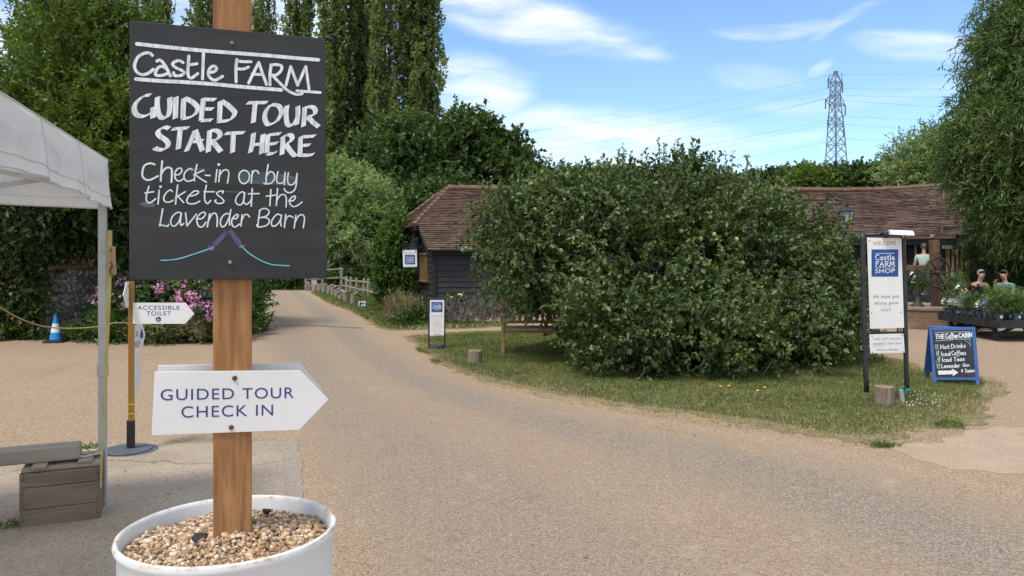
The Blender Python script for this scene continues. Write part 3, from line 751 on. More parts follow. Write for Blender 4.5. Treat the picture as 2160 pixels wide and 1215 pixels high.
def courses(g, a0, a1, b0, b1, n, step, normal, wob=.0, sag=.0, seg=1):
    """rows laid between a lower edge a0-a1 and an upper edge b0-b1, every row stepping out over the one below"""
    a0, a1, b0, b1 = map(Vector, (a0, a1, b0, b1)); N = Vector(normal).normalized()
    for i in range(n):
        t0, t1 = i / n, (i + 1) / n
        p0, p1 = a0.lerp(b0, t0), a1.lerp(b1, t0); q0, q1 = a0.lerp(b0, t1), a1.lerp(b1, t1)
        w = (p1 - p0).length; wt = (q1 - q0).length
        vs, fs, uvs = [], [], []
        hh = (a0 - b0).length / n
        for k in range(seg + 1):
            s = k / seg; u = s
            dz = random.uniform(-wob, wob) if 0 < k < seg else 0
            sg = -N * sag * math.sin(math.pi * s) * (1 if True else 0)
            lo = p0.lerp(p1, s) + sg + N * (step + dz); up = q0.lerp(q1, s) + sg + N * (.004); un = p0.lerp(p1, s) + sg + N * .002
            vs += [un, lo, up]
        du = random.uniform(0, 3)
        x0 = (p0 - a0).dot((a1 - a0).normalized()) if w else 0
        for k in range(seg):
            m = k * 3
            uA, uB = x0 + w * k / seg, x0 + w * (k + 1) / seg
            fs.append((m, m + 3, m + 4, m + 1)); uvs.append(((uA, i + .05), (uB, i + .05), (uB, i + .1), (uA, i + .1)))
            fs.append((m + 1, m + 4, m + 5, m + 2)); uvs.append(((uA, i + .1), (uB, i + .1), (uB, i + .9), (uA, i + .9)))
        g.add(vs, fs, uvs)
m_tile = tilemat('weathered clay tiles', [(.048, .031, .024), (.082, .051, .037), (.112, .070, .050), (.145, .097, .070), (.13, .10, .078)])
m_tile2 = tilemat('mossy brown clay tiles', [(.045, .03, .026), (.08, .049, .040), (.115, .071, .056), (.15, .098, .076), (.125, .092, .075)])
m_board = noisy('black stained weatherboard', (.015, .0148, .015), (.040, .039, .0385), 5, .62, stretch=(.5, .5, 7), bmp=.3, spec=.35)
m_black = noisy('black painted timber', (.012, .012, .013), (.03, .03, .032), 8, .6)
m_brick = brickmat('red brick', (.26, .095, .055), (.36, .15, .085), (.30, .24, .18))
m_brickb = brickmat('brown plinth brick', (.20, .12, .075), (.29, .19, .125), (.24, .19, .14))
m_oakw = wood('oiled oak', (.15, .095, .04), (.26, .17, .08), 'Z')
m_shade = plain('painted interior shade', (.012, .012, .012), .9)  # near-black colour that paints the shade inside the shop front
m_glass, t, b = newmat('window glass', .08, .5); b.inputs['Base Color'].default_value = (.03, .035, .04, 1)
m_ridge = noisy('ridge tiles', (.11, .06, .042), (.21, .125, .085), 6, .9, bmp=.4)

def black_barn():
    T = thing('barn', 'black weatherboarded barn with half hipped clay tile roof', 'barn', (-2.2, 21.4, 0))
    x1 = 6.0
    fc, bc = Vector((-2.2, 21.4, 0)), Vector((-3.75, 26.0, 0))
    d = (bc - fc).normalized(); nE = Vector((-d.y, d.x, 0)); nE = nE if nE.x < 0 else -nE
    # brick footing, front and end
    g = MB(); H0 = .34
    g.add([fc + Vector((.03, .03, 0)), (x1, 21.43, 0), (x1, 21.43, H0), fc + Vector((.03, .03, H0))], [(0, 1, 2, 3)], [[(0, 0), (8, 0), (8, H0), (0, H0)]])
    g.add([bc, fc + Vector((.03, .03, 0)), fc + Vector((.03, .03, H0)), bc + Vector((0, 0, H0))], [(0, 1, 2, 3)], [[(0, 0), (4.8, 0), (4.8, H0), (0, H0)]])
    g.build('footing', m_brick, T, True)
    g = MB(); courses(g, fc + Vector((0, 0, H0)), (x1, 21.4, H0), fc + Vector((0, 0, 1.9)), (x1, 21.4, 1.9), 10, .028, (0, -1, 0), .004, 0, 5)
    g.build('front_wall', m_board, T, True)
    # end wall: boards follow the gable outline
    g = MB(); z, hb = H0 - .1, .16
    e0, e1 = Vector((-2.28, 21.2, 1.9)), Vector((-3.85, 26.3, 1.9))
    v0, v1 = Vector((-2.65, 22.08, 2.6)), Vector((-3.76, 25.1, 2.6)); ap = Vector((-1.99, 23.6, 3.8))
    L = (bc - fc).length
    while z < 2.62:
        s0 = 0 if z < 1.9 else (z - 1.9) / .7 * .19 * 1.0
        a = fc.lerp(bc, s0); c_ = fc.lerp(bc, 1 - s0 * 1.1)
        courses(g, c_ + Vector((0, 0, z)), a + Vector((0, 0, z)), c_ + Vector((0, 0, z + hb)), a + Vector((0, 0, z + hb)), 1, .028, nE, .004, 0, 4); z += hb
    g.build('end_wall', m_board, T, True)
    g = MB(); g.box(fc + Vector((.02, -.012, 1.1)) + nE * .02, (.12, .12, 1.6)); g.build('corner_post', m_black, T, True)
    g = MB(); g.bar((-2.25, 21.26, 1.80), (x1, 21.26, 1.80), .05, .16); g.bar(v0 + nE * .12 + Vector((0, 0, -.1)), v1 + nE * .12 + Vector((0, 0, -.1)), .04, .14)
    g.bar(v0 + nE * .05 + Vector((0, 0, -.10)), e0 + Vector((0, 0, -.10)) + nE * .05, .04, .14)
    g.build('fascia', m_black, T, True)
    g = MB(); g.tube([(-2.3, 21.12, 1.84), (x1, 21.12, 1.84)], .045, 8); g.tube([v0 + nE * .22 + Vector((0, 0, -.04)), v1 + nE * .22 + Vector((0, 0, -.04))], .032, 8)
    g.build('gutter', m_black, T, True, smooth='all')
    # roof: front slope, back slope, small hip
    g = MB(); nF = Vector((0, -.79, 1)).normalized()
    r0, r1 = ap, Vector((x1 + .2, 23.6, 3.8))
    n = 36
    eL, eR = Vector((-2.33, 21.1, 1.85)), Vector((x1 + .2, 21.1, 1.85))
    # lower part up to the verge top, then above it to the ridge
    k = int(n * .36)
    mR = eR.lerp(r1, .36); v0b = v0 + nE * .1
    courses(g, eL, eR, v0b, mR, k, .030, nF, .014, .05, 18)
    courses(g, v0b, mR, r0, r1, n - k, .030, nF, .014, .05, 18)
    nB = Vector((0, .79, 1)).normalized(); eLb, eRb = Vector((-3.95, 26.2, 1.85)), Vector((x1 + .2, 26.1, 1.85))
    courses(g, eRb, eLb, r1.lerp(eRb, .64), v1 + nE * .1, k, .03, nB); courses(g, r1.lerp(eRb, .64), v1 + nE * .1, r1, r0, n - k, .03, nB)
    nH = ((v1 - v0).cross(ap - v0)).normalized(); nH = nH if nH.z > 0 else -nH
    courses(g, v1 + nE * .25 + Vector((0, 0, -.06)), v0 + nE * .25 + Vector((0, 0, -.06)), ap, ap + Vector((.02, -.02, 0)), n - k, .03, nH, .006, 0, 5)
    roof = g.build('roof', m_tile, T, True)
    g = MB()
    def ridge(a, b_, n_, r=.10):
        a, b_ = Vector(a), Vector(b_)
        for i in range(n_):
            p, q = a.lerp(b_, i / n_), a.lerp(b_, (i + 1.06) / n_)
            off = Vector((0, 0, random.uniform(-.008, .008)))
            g.tube([p + off + Vector((0, 0, .008)), q + off - Vector((0, 0, .01))], [r * 1.08, r * .94], 8)
    ridge(r0, r1, 24); ridge(v0 + nE * .22 + Vector((0, 0, -.02)), ap, 11, .085); ridge(v1 + nE * .22, ap, 11, .085)
    g.build('ridge', m_ridge, T, True)
    # window in the end wall with oak frame
    wc = fc.lerp(bc, .30); u = d
    W_ = thing  # noqa
    g = MB()
    def fr(s, z0, z1, w, dpt=.07, mat=None):
        p = fc + u * s + nE * .05
        g.bar(p + Vector((0, 0, z0)), p + Vector((0, 0, z1)), w, dpt, up=tuple(nE))
    z0, z1 = .98, 1.72; s0, s1 = .70, 1.55
    for s in (s0, s0 + .28, s0 + .57, s1): fr(s, z0, z1, .075)
    g.bar(fc + u * (s0 - .1) + nE * .06 + Vector((0, 0, z0 - .03)), fc + u * (s1 + .1) + nE * .06 + Vector((0, 0, z0 - .03)), .12, .06)
    g.bar(fc + u * (s0 - .06) + nE * .06 + Vector((0, 0, z1 + .03)), fc + u * (s1 + .06) + nE * .06 + Vector((0, 0, z1 + .03)), .09, .06)
    w = g.build('window', m_oakw, T, True, bevel=.006)
    g = MB(); a, c_ = fc + u * s0 + nE * .04, fc + u * s1 + nE * .04
    g.add([a + Vector((0, 0, z0)), c_ + Vector((0, 0, z0)), c_ + Vector((0, 0, z1)), a + Vector((0, 0, z1))], [(0, 1, 2, 3)])
    p = g.build('shutter_panel', m_oakw, None); p.data.transform(MW[T.name].inverted()); p.parent = w
black_barn()

def shop_barn():
    T = thing('farm_shop', 'long low shop barn with bent brown tile roof and open timber front', 'shop building', (12.9, 26.8, 0))
    kR = Vector((14.34, 30.0, 4.33)); kE = Vector((13.0, 26.8, 2.36))
    lR, lE = Vector((4.5, 30.0, 4.33)), Vector((4.5, 26.8, 2.36))
    dr = Vector((.717, -.697, 0)); rR, rE = kR + dr * 8.6, kE + dr * 8.0
    nL = (lE - lR).cross(Vector((1, 0, 0))); nL = nL if nL.z > 0 else -nL
    nR = (kE - kR).cross(dr); nR = nR if nR.z > 0 else -nR
    g = MB()
    courses(g, lE, kE, lR, kR, 32, .034, nL, .018, .07, 18)
    courses(g, kE, rE, kR, rR, 32, .034, nR, .018, -.06, 16)
    # far slopes, so the roof is a solid roof
    b0, b1, b2 = Vector((4.5, 33.2, 2.36)), Vector((15.7, 33.2, 2.36)), rR + Vector((.697, .717, 0)) * 3.2 - Vector((0, 0, 1.97))
    g.add([lR, kR, b1, b0], [(0, 1, 2, 3)]); g.add([kR, rR, b2, b1], [(0, 1, 2, 3)])
    g.build('roof', m_tile2, T, True)
    g = MB()
    for a, b_, n_ in ((lR, kR, 30), (kR, rR, 26)):
        for i in range(n_):
            p, q = a.lerp(b_, i / n_), a.lerp(b_, (i + 1.05) / n_); z = Vector((0, 0, random.uniform(-.012, .012)))
            g.tube([p + z, q + z], [.13, .115], 8)
    g.build('ridge', m_ridge, T, True)
    dn = Vector((.697, .717, 0))             # into the building from the right wing front
    wL0, wL1 = Vector((4.5, 27.2, 0)), kE + Vector((.1, .4, -2.36)); wR1 = rE + dn * .5; wR1.z = 0
    k0 = Vector((wL1.x, wL1.y, 0))
    g = MB()
    for a, b_ in ((wL0, k0), (k0, wR1)):
        n = (b_ - a).cross(Vector((0, 0, 1))).normalized()
        courses(g, a, b_, a + Vector((0, 0, 2.4)), b_ + Vector((0, 0, 2.4)), 14, .02, n)
    g.build('wall', m_board, T, True)
    g = MB()
    for a, b_ in ((lE, kE), (kE, rE)):
        g.bar(a + Vector((0, 0, -.14)) + dn * .06, b_ + Vector((0, 0, -.14)) + dn * .06, .06, .24)
    g.build('fascia', m_black, T, True)
    g = MB(); g.bar(kE + dr * .3 + Vector((0, 0, -.02)) - dn * .04, kE + dr * 2.4 + Vector((0, 0, -.02)) - dn * .04, .06, .10)
    g.build('timber_beam', wood('reddish beam', (.10, .055, .035), (.17, .10, .065), 'X'), T, True)
    # flat black panel painting the inside shade, with oak mullions and a boarded door foot
    wall_n = (wR1 - k0).cross(Vector((0, 0, 1))).normalized(); wd = (wR1 - k0).normalized()
    def on(px, py, off):      # point on the right wing front seen at photo px,py
        d_ = Vector(((px - 1080) / FP, 1, (HOR - py) / FP)); o = Vector((0, 0, EYE)); C = k0 + wall_n * off
        t_ = (C - o).dot(wall_n) / d_.dot(wall_n); return o + d_ * t_
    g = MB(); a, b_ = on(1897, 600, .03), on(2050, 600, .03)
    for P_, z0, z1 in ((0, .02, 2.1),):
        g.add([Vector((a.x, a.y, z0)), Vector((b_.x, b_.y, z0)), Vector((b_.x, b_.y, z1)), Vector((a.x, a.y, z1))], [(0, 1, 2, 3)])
    g.build('interior_shade_panel', m_shade, T, True)
    for px in (1909, 1932, 1951, 2000, 2010.5, 2020, 2029.5):
        g = MB(); p = on(px, 600, .07); wide = .12 if px in (2000,) else .075
        g.bar(Vector((p.x, p.y, 0)), Vector((p.x, p.y, 2.12)), wide, .09, up=tuple(wall_n)); g.build('mullion', m_oakw, T, True, bevel=.008)
    g = MB(); p = on(2041, 600, .08); g.bar(Vector((p.x, p.y, 0)), Vector((p.x, p.y, 2.12)), .18, .10, up=tuple(wall_n)); g.build('door_post', m_oakw, T, True, bevel=.01)
    g = MB(); p, q = on(2003, 583, .09), on(2036, 583, .09); zc = zat(583, p.y)
    g.bar(Vector((p.x, p.y, zc)), Vector((q.x, q.y, zc)), .04, .20); g.build('door_rail', noisy('mustard board', (.20, .13, .04), (.27, .18, .06), 6), T, True)
    m_wht = plain('sign white', (.74, .74, .72), .5); m_blu = plain('sign blue', (.03, .08, .26), .5)
    def card(n_, px, py, w, h, m_):
        p = on(px, py, .13); gg = MB(); gg.bar(Vector((p.x, p.y, zat(py, p.y) - h / 2)), Vector((p.x, p.y, zat(py, p.y) + h / 2)), w, .015, up=tuple(wall_n)); return gg.build(n_, m_, T, True)
    card('notice', 2008, 581, .17, .13, m_wht); card('notice', 2020, 581.5, .13, .20, m_blu)
    card('open_sign', 1997, 520.5, .29, .12, m_wht)
    p = on(1997, 520.5, .145)
    SHOP['open'] = (T, Vector((p.x, p.y, zat(520.5, p.y))), wd, wall_n)
    card('fascia_sign', 1926, 505, .52, .07, m_black)
    p = on(1926, 505, .145); SHOP['fascia'] = (T, Vector((p.x, p.y, zat(505, p.y))), wd, wall_n)
    # floodlight under the eave
    g = MB(); p = kE + dr * 1.72 - dn * .1; g.box(p + Vector((0, 0, .02)), (.16, .12, .12), .6); g.tube([p, p + dn * .2], .02, 6)
    g.build('floodlight', noisy('lamp grey', (.18, .19, .2), (.3, .31, .32), 8), T, True, bevel=.01)
SHOP = {}
shop_barn()

g = MB(); g.box((12.2, 24.3, .14), (6.4, 4.6, .30)); struct(g.build('terrace', noisy('worn paving', (.16, .13, .10), (.27, .225, .175), 4, .9)))
# flint wall with brick coping, brick pier behind, brick cottage further left
m_flint, t, b = newmat('knapped flint', .6, .4)
vo = nd(t, 'ShaderNodeTexVoronoi', Vector=ocoord(t), Scale=16.0, Randomness=.85)
ve = nd(t, 'ShaderNodeTexVoronoi', {'feature': 'DISTANCE_TO_EDGE'}, Vector=ocoord(t), Scale=16.0, Randomness=.85)
vs = nd(t, 'ShaderNodeSeparateColor', i0=vo.outputs['Color'])
c = ramp(t, vs.outputs[0], [(0, (.05, .05, .055)), (.5, (.15, .15, .15)), (.8, (.30, .29, .28)), (1, (.52, .50, .47))])
c = mix(t, smooth(t, ve.outputs[0], .12, .03), c, (.13, .11, .09))
t.links.new(c, b.inputs['Base Color']); bump(t, b, ve.outputs[0], .8, .04)
def flint_wall():
    a, c_ = Vector((xat(92, 15.2), 15.2, 0)), Vector((xat(330, 17.2), 17.2, 0))
    T = thing('flint_wall', 'low flint garden wall with brick coping behind the traffic cone', 'wall', a)
    dd = (c_ - a).normalized()
    g = MB(); g.bar(a + Vector((0, 0, .68)), c_ + Vector((0, 0, .68)), .3, 1.36); g.build('wall', m_flint, T, True)
    g = MB(); n = 42; L = (c_ - a).length
    for i in range(n):
        p = a + dd * (L * (i + .5) / n) + Vector((0, 0, 1.415 + random.uniform(-.01, .01)))
        g.bar(p - dd * (L / n * .47), p + dd * (L / n * .47), .36, .11)
    g.build('coping', noisy('coping brick', (.12, .075, .05), (.24, .16, .11), 4, .9, bmp=.4), T, True, bevel=.01)
flint_wall()
def brick_box(name, label, cat, x0, x1, y0, y1, z1, mat=m_brick):
    T = thing(name, label, cat, (x0, y0, 0)); g = MB()
    P = [Vector((x0, y0, 0)), Vector((x1, y0, 0)), Vector((x1, y1, 0)), Vector((x0, y1, 0))]
    for i in range(4):
        p, q = P[i], P[(i + 1) % 4]; L = (q - p).length
        g.add([p, q, q + Vector((0, 0, z1)), p + Vector((0, 0, z1))], [(0, 1, 2, 3)], [[(0, 0), (L, 0), (L, z1), (0, z1)]])
    g.add([p + Vector((0, 0, z1)) for p in P], [(0, 1, 2, 3)])
    g.build('wall', mat, T, True); return T
def cottage():
    T = brick_box('brick_outbuilding', 'old red brick outbuilding with tiled roof half hidden by shrubs', 'building', -12.2, -9.25, 18.6, 22.5, 1.72)
    g = MB(); courses(g, (-12.3, 18.35, 1.68), (-9.1, 18.35, 1.68), (-12.3, 20.5, 3.6), (-9.1, 20.5, 3.6), 20, .03, (0, -1, 1.1), .01, .03, 8)
    g.add([(-12.3, 20.5, 3.6), (-9.1, 20.5, 3.6), (-9.1, 22.7, 1.6), (-12.3, 22.7, 1.6)], [(0, 1, 2, 3)]); g.build('roof', m_tile, T, True)
    g = MB(); g.add([(-9.25, 18.6, 1.72), (-9.25, 22.5, 1.72), (-9.25, 20.5, 3.55)], [(0, 1, 2)], [[(0, 0), (3.9, 0), (1.9, 1.9)]]); g.build('gable', m_brick, T, True)
    g = MB(); g.bar((-9.6, 18.56, 0), (-9.6, 18.56, 1.6), .14, .05); g.build('door_frame', m_black, T, True)
cottage()
T = brick_box('cottage', 'pinkish brick house wall at the far left edge under the canopy', 'house', -16.5, -11.55, 17.4, 21, 3.2, brickmat('pinkish brick', (.36, .22, .17), (.46, .30, .23), (.38, .33, .28)))
g = MB(); courses(g, (-16.7, 17.1, 3.1), (-11.4, 17.1, 3.1), (-16.7, 19.2, 5), (-11.4, 19.2, 5), 14, .03, (0, -1, 1)); g.build('roof', m_tile, T, True)
T = brick_box('brick_pier', 'slim brick gate pier behind the pink hydrangeas', 'pier', xat(428, 18), xat(462, 18), 18, 18.4, 1.05, m_brickb)
g = MB(); g.box((xat(445, 18), 18.2, 1.09), (.5, .5, .08)); g.build('cap', m_brickb, T, True, bevel=.01)
T = thing('green_gate', 'dark green boarded gate between the pier and the hydrangeas', 'gate', (xat(330, 18.3), 18.3, 0))
g = MB()
for i in range(9):
    x = xat(322, 18.3) + i * .135; g.box((x, 18.3, .56), (.125, .03, 1.05))
g.build('board', noisy('dark green paint', (.008, .022, .022), (.02, .045, .045), 5, .5), T, True, bevel=.004)
g = MB(); g.box((xat(375, 18.3), 18.33, .9), (1.25, .03, .1)); g.box((xat(375, 18.3), 18.33, .25), (1.25, .03, .1)); g.build('rail', m_black, T, True)
# iron gate under the ivy
T = thing('iron_gate', 'black iron bar gate sunk in the ivy', 'gate', (xat(28, 15.6), 15.6, 0))
for i in range(7):
    g = MB(); x = xat(12, 15.6) + i * .1; g.tube([(x, 15.6, 0), (x, 15.6, 1.25)], .018, 6); g.build('bar', m_black, T, True)
g = MB(); g.box((xat(28, 15.6), 15.6, 1.15), (.75, .03, .05)); g.box((xat(28, 15.6), 15.6, .15), (.75, .03, .05)); g.build('rail', m_black, T, True)

# cedar post-and-rail fence along the paddock
m_rail = wood('silvered chestnut', (.20, .165, .13), (.36, .31, .25), 'Z', bmp=.5)
m_railx = wood('silvered chestnut rails', (.20, .165, .13), (.36, .31, .25), 'X', bmp=.5)
def rail_fence(label, pts, hs, rails, x_axis=True):
    T = thing('rail_fence', label, 'fence', pts[0])
    for p, h in zip(pts, hs):
        g = MB(); r_ = .075 * random.uniform(.85, 1.15); l = Vector((random.uniform(-.05, .05), random.uniform(-.05, .05), 0))
        g.tube([p - Vector((0, 0, .1)), p + l * .5 + Vector((0, 0, h * .5)), p + l + Vector((0, 0, h - .03)), p + l + Vector((0, 0, h))], [r_ * 1.1, r_ * .95, r_, r_ * .7], 7)
        g.build('post', m_rail, T, True)
    for i in range(len(pts) - 1):
        for z in rails:
            a, b_ = pts[i] + Vector((0, 0, z * hs[i])), pts[i + 1] + Vector((0, 0, z * hs[i + 1]))
            g = MB(); m_ = a.lerp(b_, .5) + Vector((0, 0, random.uniform(-.05, .02)))
            dd = (b_ - a).normalized() * .12
            g.tube(catmull([a - dd, m_, b_ + dd], 3), [.032, .04, .045, .048, .045, .04, .034][:7], 6); g.build('rail', m_railx, T, True)
F = [(721, 611.5), (731, 613.5), (739, 615.5), (753, 619.5), (767, 621.5), (778, 626.5), (797, 630.5), (822, 639)]
fp = [gnd(*q) for q in F]; rail_fence('split chestnut rail fence running back beside the paddock grass', fp, [zat(y, p.y) for y, p in zip((580.5, 583, 584, 586, 587, 589, 590.5, 594), fp)], (.32, .78))
F = [(646, 613.5), (680, 613), (721, 612)]
fp = [gnd(*q) for q in F]; rail_fence('rail fence facing the lane end, with the white notice', fp, [1.15, 1.15, 1.2], (.2, .55, .92))
# ================================================================== LETTERING
def offs(pl, i): return pl
class Ink:
    """flat paint strokes on a plane; every stroke lies a hair above the last"""
    def __init__(s, pl, off=.0008): s.pl, s.g, s.k, s.off = pl, MB(), 0, off
    def stroke(s, pts, w, nib=None, smooth=True, taper=0.0, px=True):
        P = [s.pl.loc(*p) for p in pts] if px else [Vector(p) for p in pts]
        if len(P) == 1: P = [P[0], P[0] + Vector((w * .05, 0))]
        if smooth and len(P) > 2: P = [Vector((p[0], p[1])) for p in catmull([(q[0], q[1], 0) for q in P], 7)]
        else:
            Q = []
            for i in range(len(P) - 1):
                for j in range(4): Q.append(P[i].lerp(P[i + 1], j / 4))
            P = Q + [P[-1]]
        n = len(P); z = s.off + (s.k % 40) * 2e-5; s.k += 1
        vs = []; dirs = []
        for i in range(n):
            d = P[min(i + 1, n - 1)] - P[max(i - 1, 0)]
            d = d.normalized() if d.length > 1e-9 else Vector((1, 0)); dirs.append(d)
            nn = Vector((-d.y, d.x))
            if nib:
                a = Vector((math.cos(nib), math.sin(nib)))
                o = a * (w * .5) * (1 if a.dot(nn) > 0 else -1) + nn * w * .17
            else:
                o = nn * w * .5 * (1 - taper * i / n)
            vs += [s.pl.w(*(P[i] + o), z + i * 1e-6), s.pl.w(*(P[i] - o), z + i * 1e-6)]
        s.g.add(vs, [(2 * i + 1, 2 * i + 3, 2 * i + 2, 2 * i) for i in range(n - 1)])
        if not nib:
            for e, d, sg in ((P[0], dirs[0], -1), (P[-1], dirs[-1], 1)):
                r = w * .5 * (1 if sg < 0 else 1 - taper); nn = Vector((-d.y, d.x))
                ring = [e + (nn * math.cos(t) + d * sg * math.sin(t)) * r for t in [math.pi * q / 6 for q in range(7)]]
                f = list(range(7)) if sg < 0 else list(range(6, -1, -1))
                s.g.add([s.pl.w(*q, z + 1.2e-5) for q in ring], [f])
    def fill(s, pts, px=True):
        P = [s.pl.loc(*p) for p in pts] if px else [Vector(p) for p in pts]; z = s.off + (s.k % 40) * 2e-5; s.k += 1
        ar = sum(P[i].x * P[(i + 1) % len(P)].y - P[(i + 1) % len(P)].x * P[i].y for i in range(len(P)))
        if ar < 0: P = P[::-1]
        s.g.add([s.pl.w(*p, z) for p in P], [list(range(len(P)))])
    def done(s, name, mat, parent): return s.g.build(name, mat, parent, True)
def crop(P, ox, oy, sc): return [(ox + x / sc, oy + y / sc) for x, y in P]

def print_text(s, pl, p0, p1, cap, mat, parent, name='lettering', space=1.15, off=.0012, bold=.0, up=None, world=True):
    """printed capitals from baseline start p0 to baseline end p1 (photo px on the plane), cap height in px"""
    cu = bpy.data.curves.new('t', 'FONT'); cu.body = s; cu.space_character = space; cu.size = 1; cu.offset = bold
    o = bpy.data.objects.new('t', cu); COL.objects.link(o)
    dg = bpy.context.evaluated_depsgraph_get(); me = bpy.data.meshes.new_from_object(o.evaluated_get(dg))
    bpy.data.objects.remove(o); bpy.data.curves.remove(cu)
    co = np.empty(len(me.vertices) * 3, np.float32); me.vertices.foreach_get('co', co); co = co.reshape(-1, 3)
    x0, x1 = co[:, 0].min(), co[:, 0].max(); capu = .72
    A, B = (pl.loc(*p0), pl.loc(*p1)) if up is None else (Vector(p0), Vector(p1))
    h = (pl.loc(p0[0], p0[1] - cap) - A).length if up is None else cap
    d = B - A; nn = Vector((0, 1)) if True else Vector((-d.y, d.x)).normalized()
    fx = (co[:, 0] - x0) / (x1 - x0); fy = co[:, 1] / capu * h
    U = A.x + d.x * fx + nn.x * fy; V = A.y + d.y * fx + nn.y * fy
    out = np.array(pl.C)[None] + np.outer(U, np.array(pl.u)) + np.outer(V, np.array(pl.v)) + np.array(pl.n)[None] * off
    me.vertices.foreach_set('co', out.astype(np.float32).reshape(-1)); me.materials.clear(); me.name = name
    me.update()
    return link(name, me, mat, parent, world)
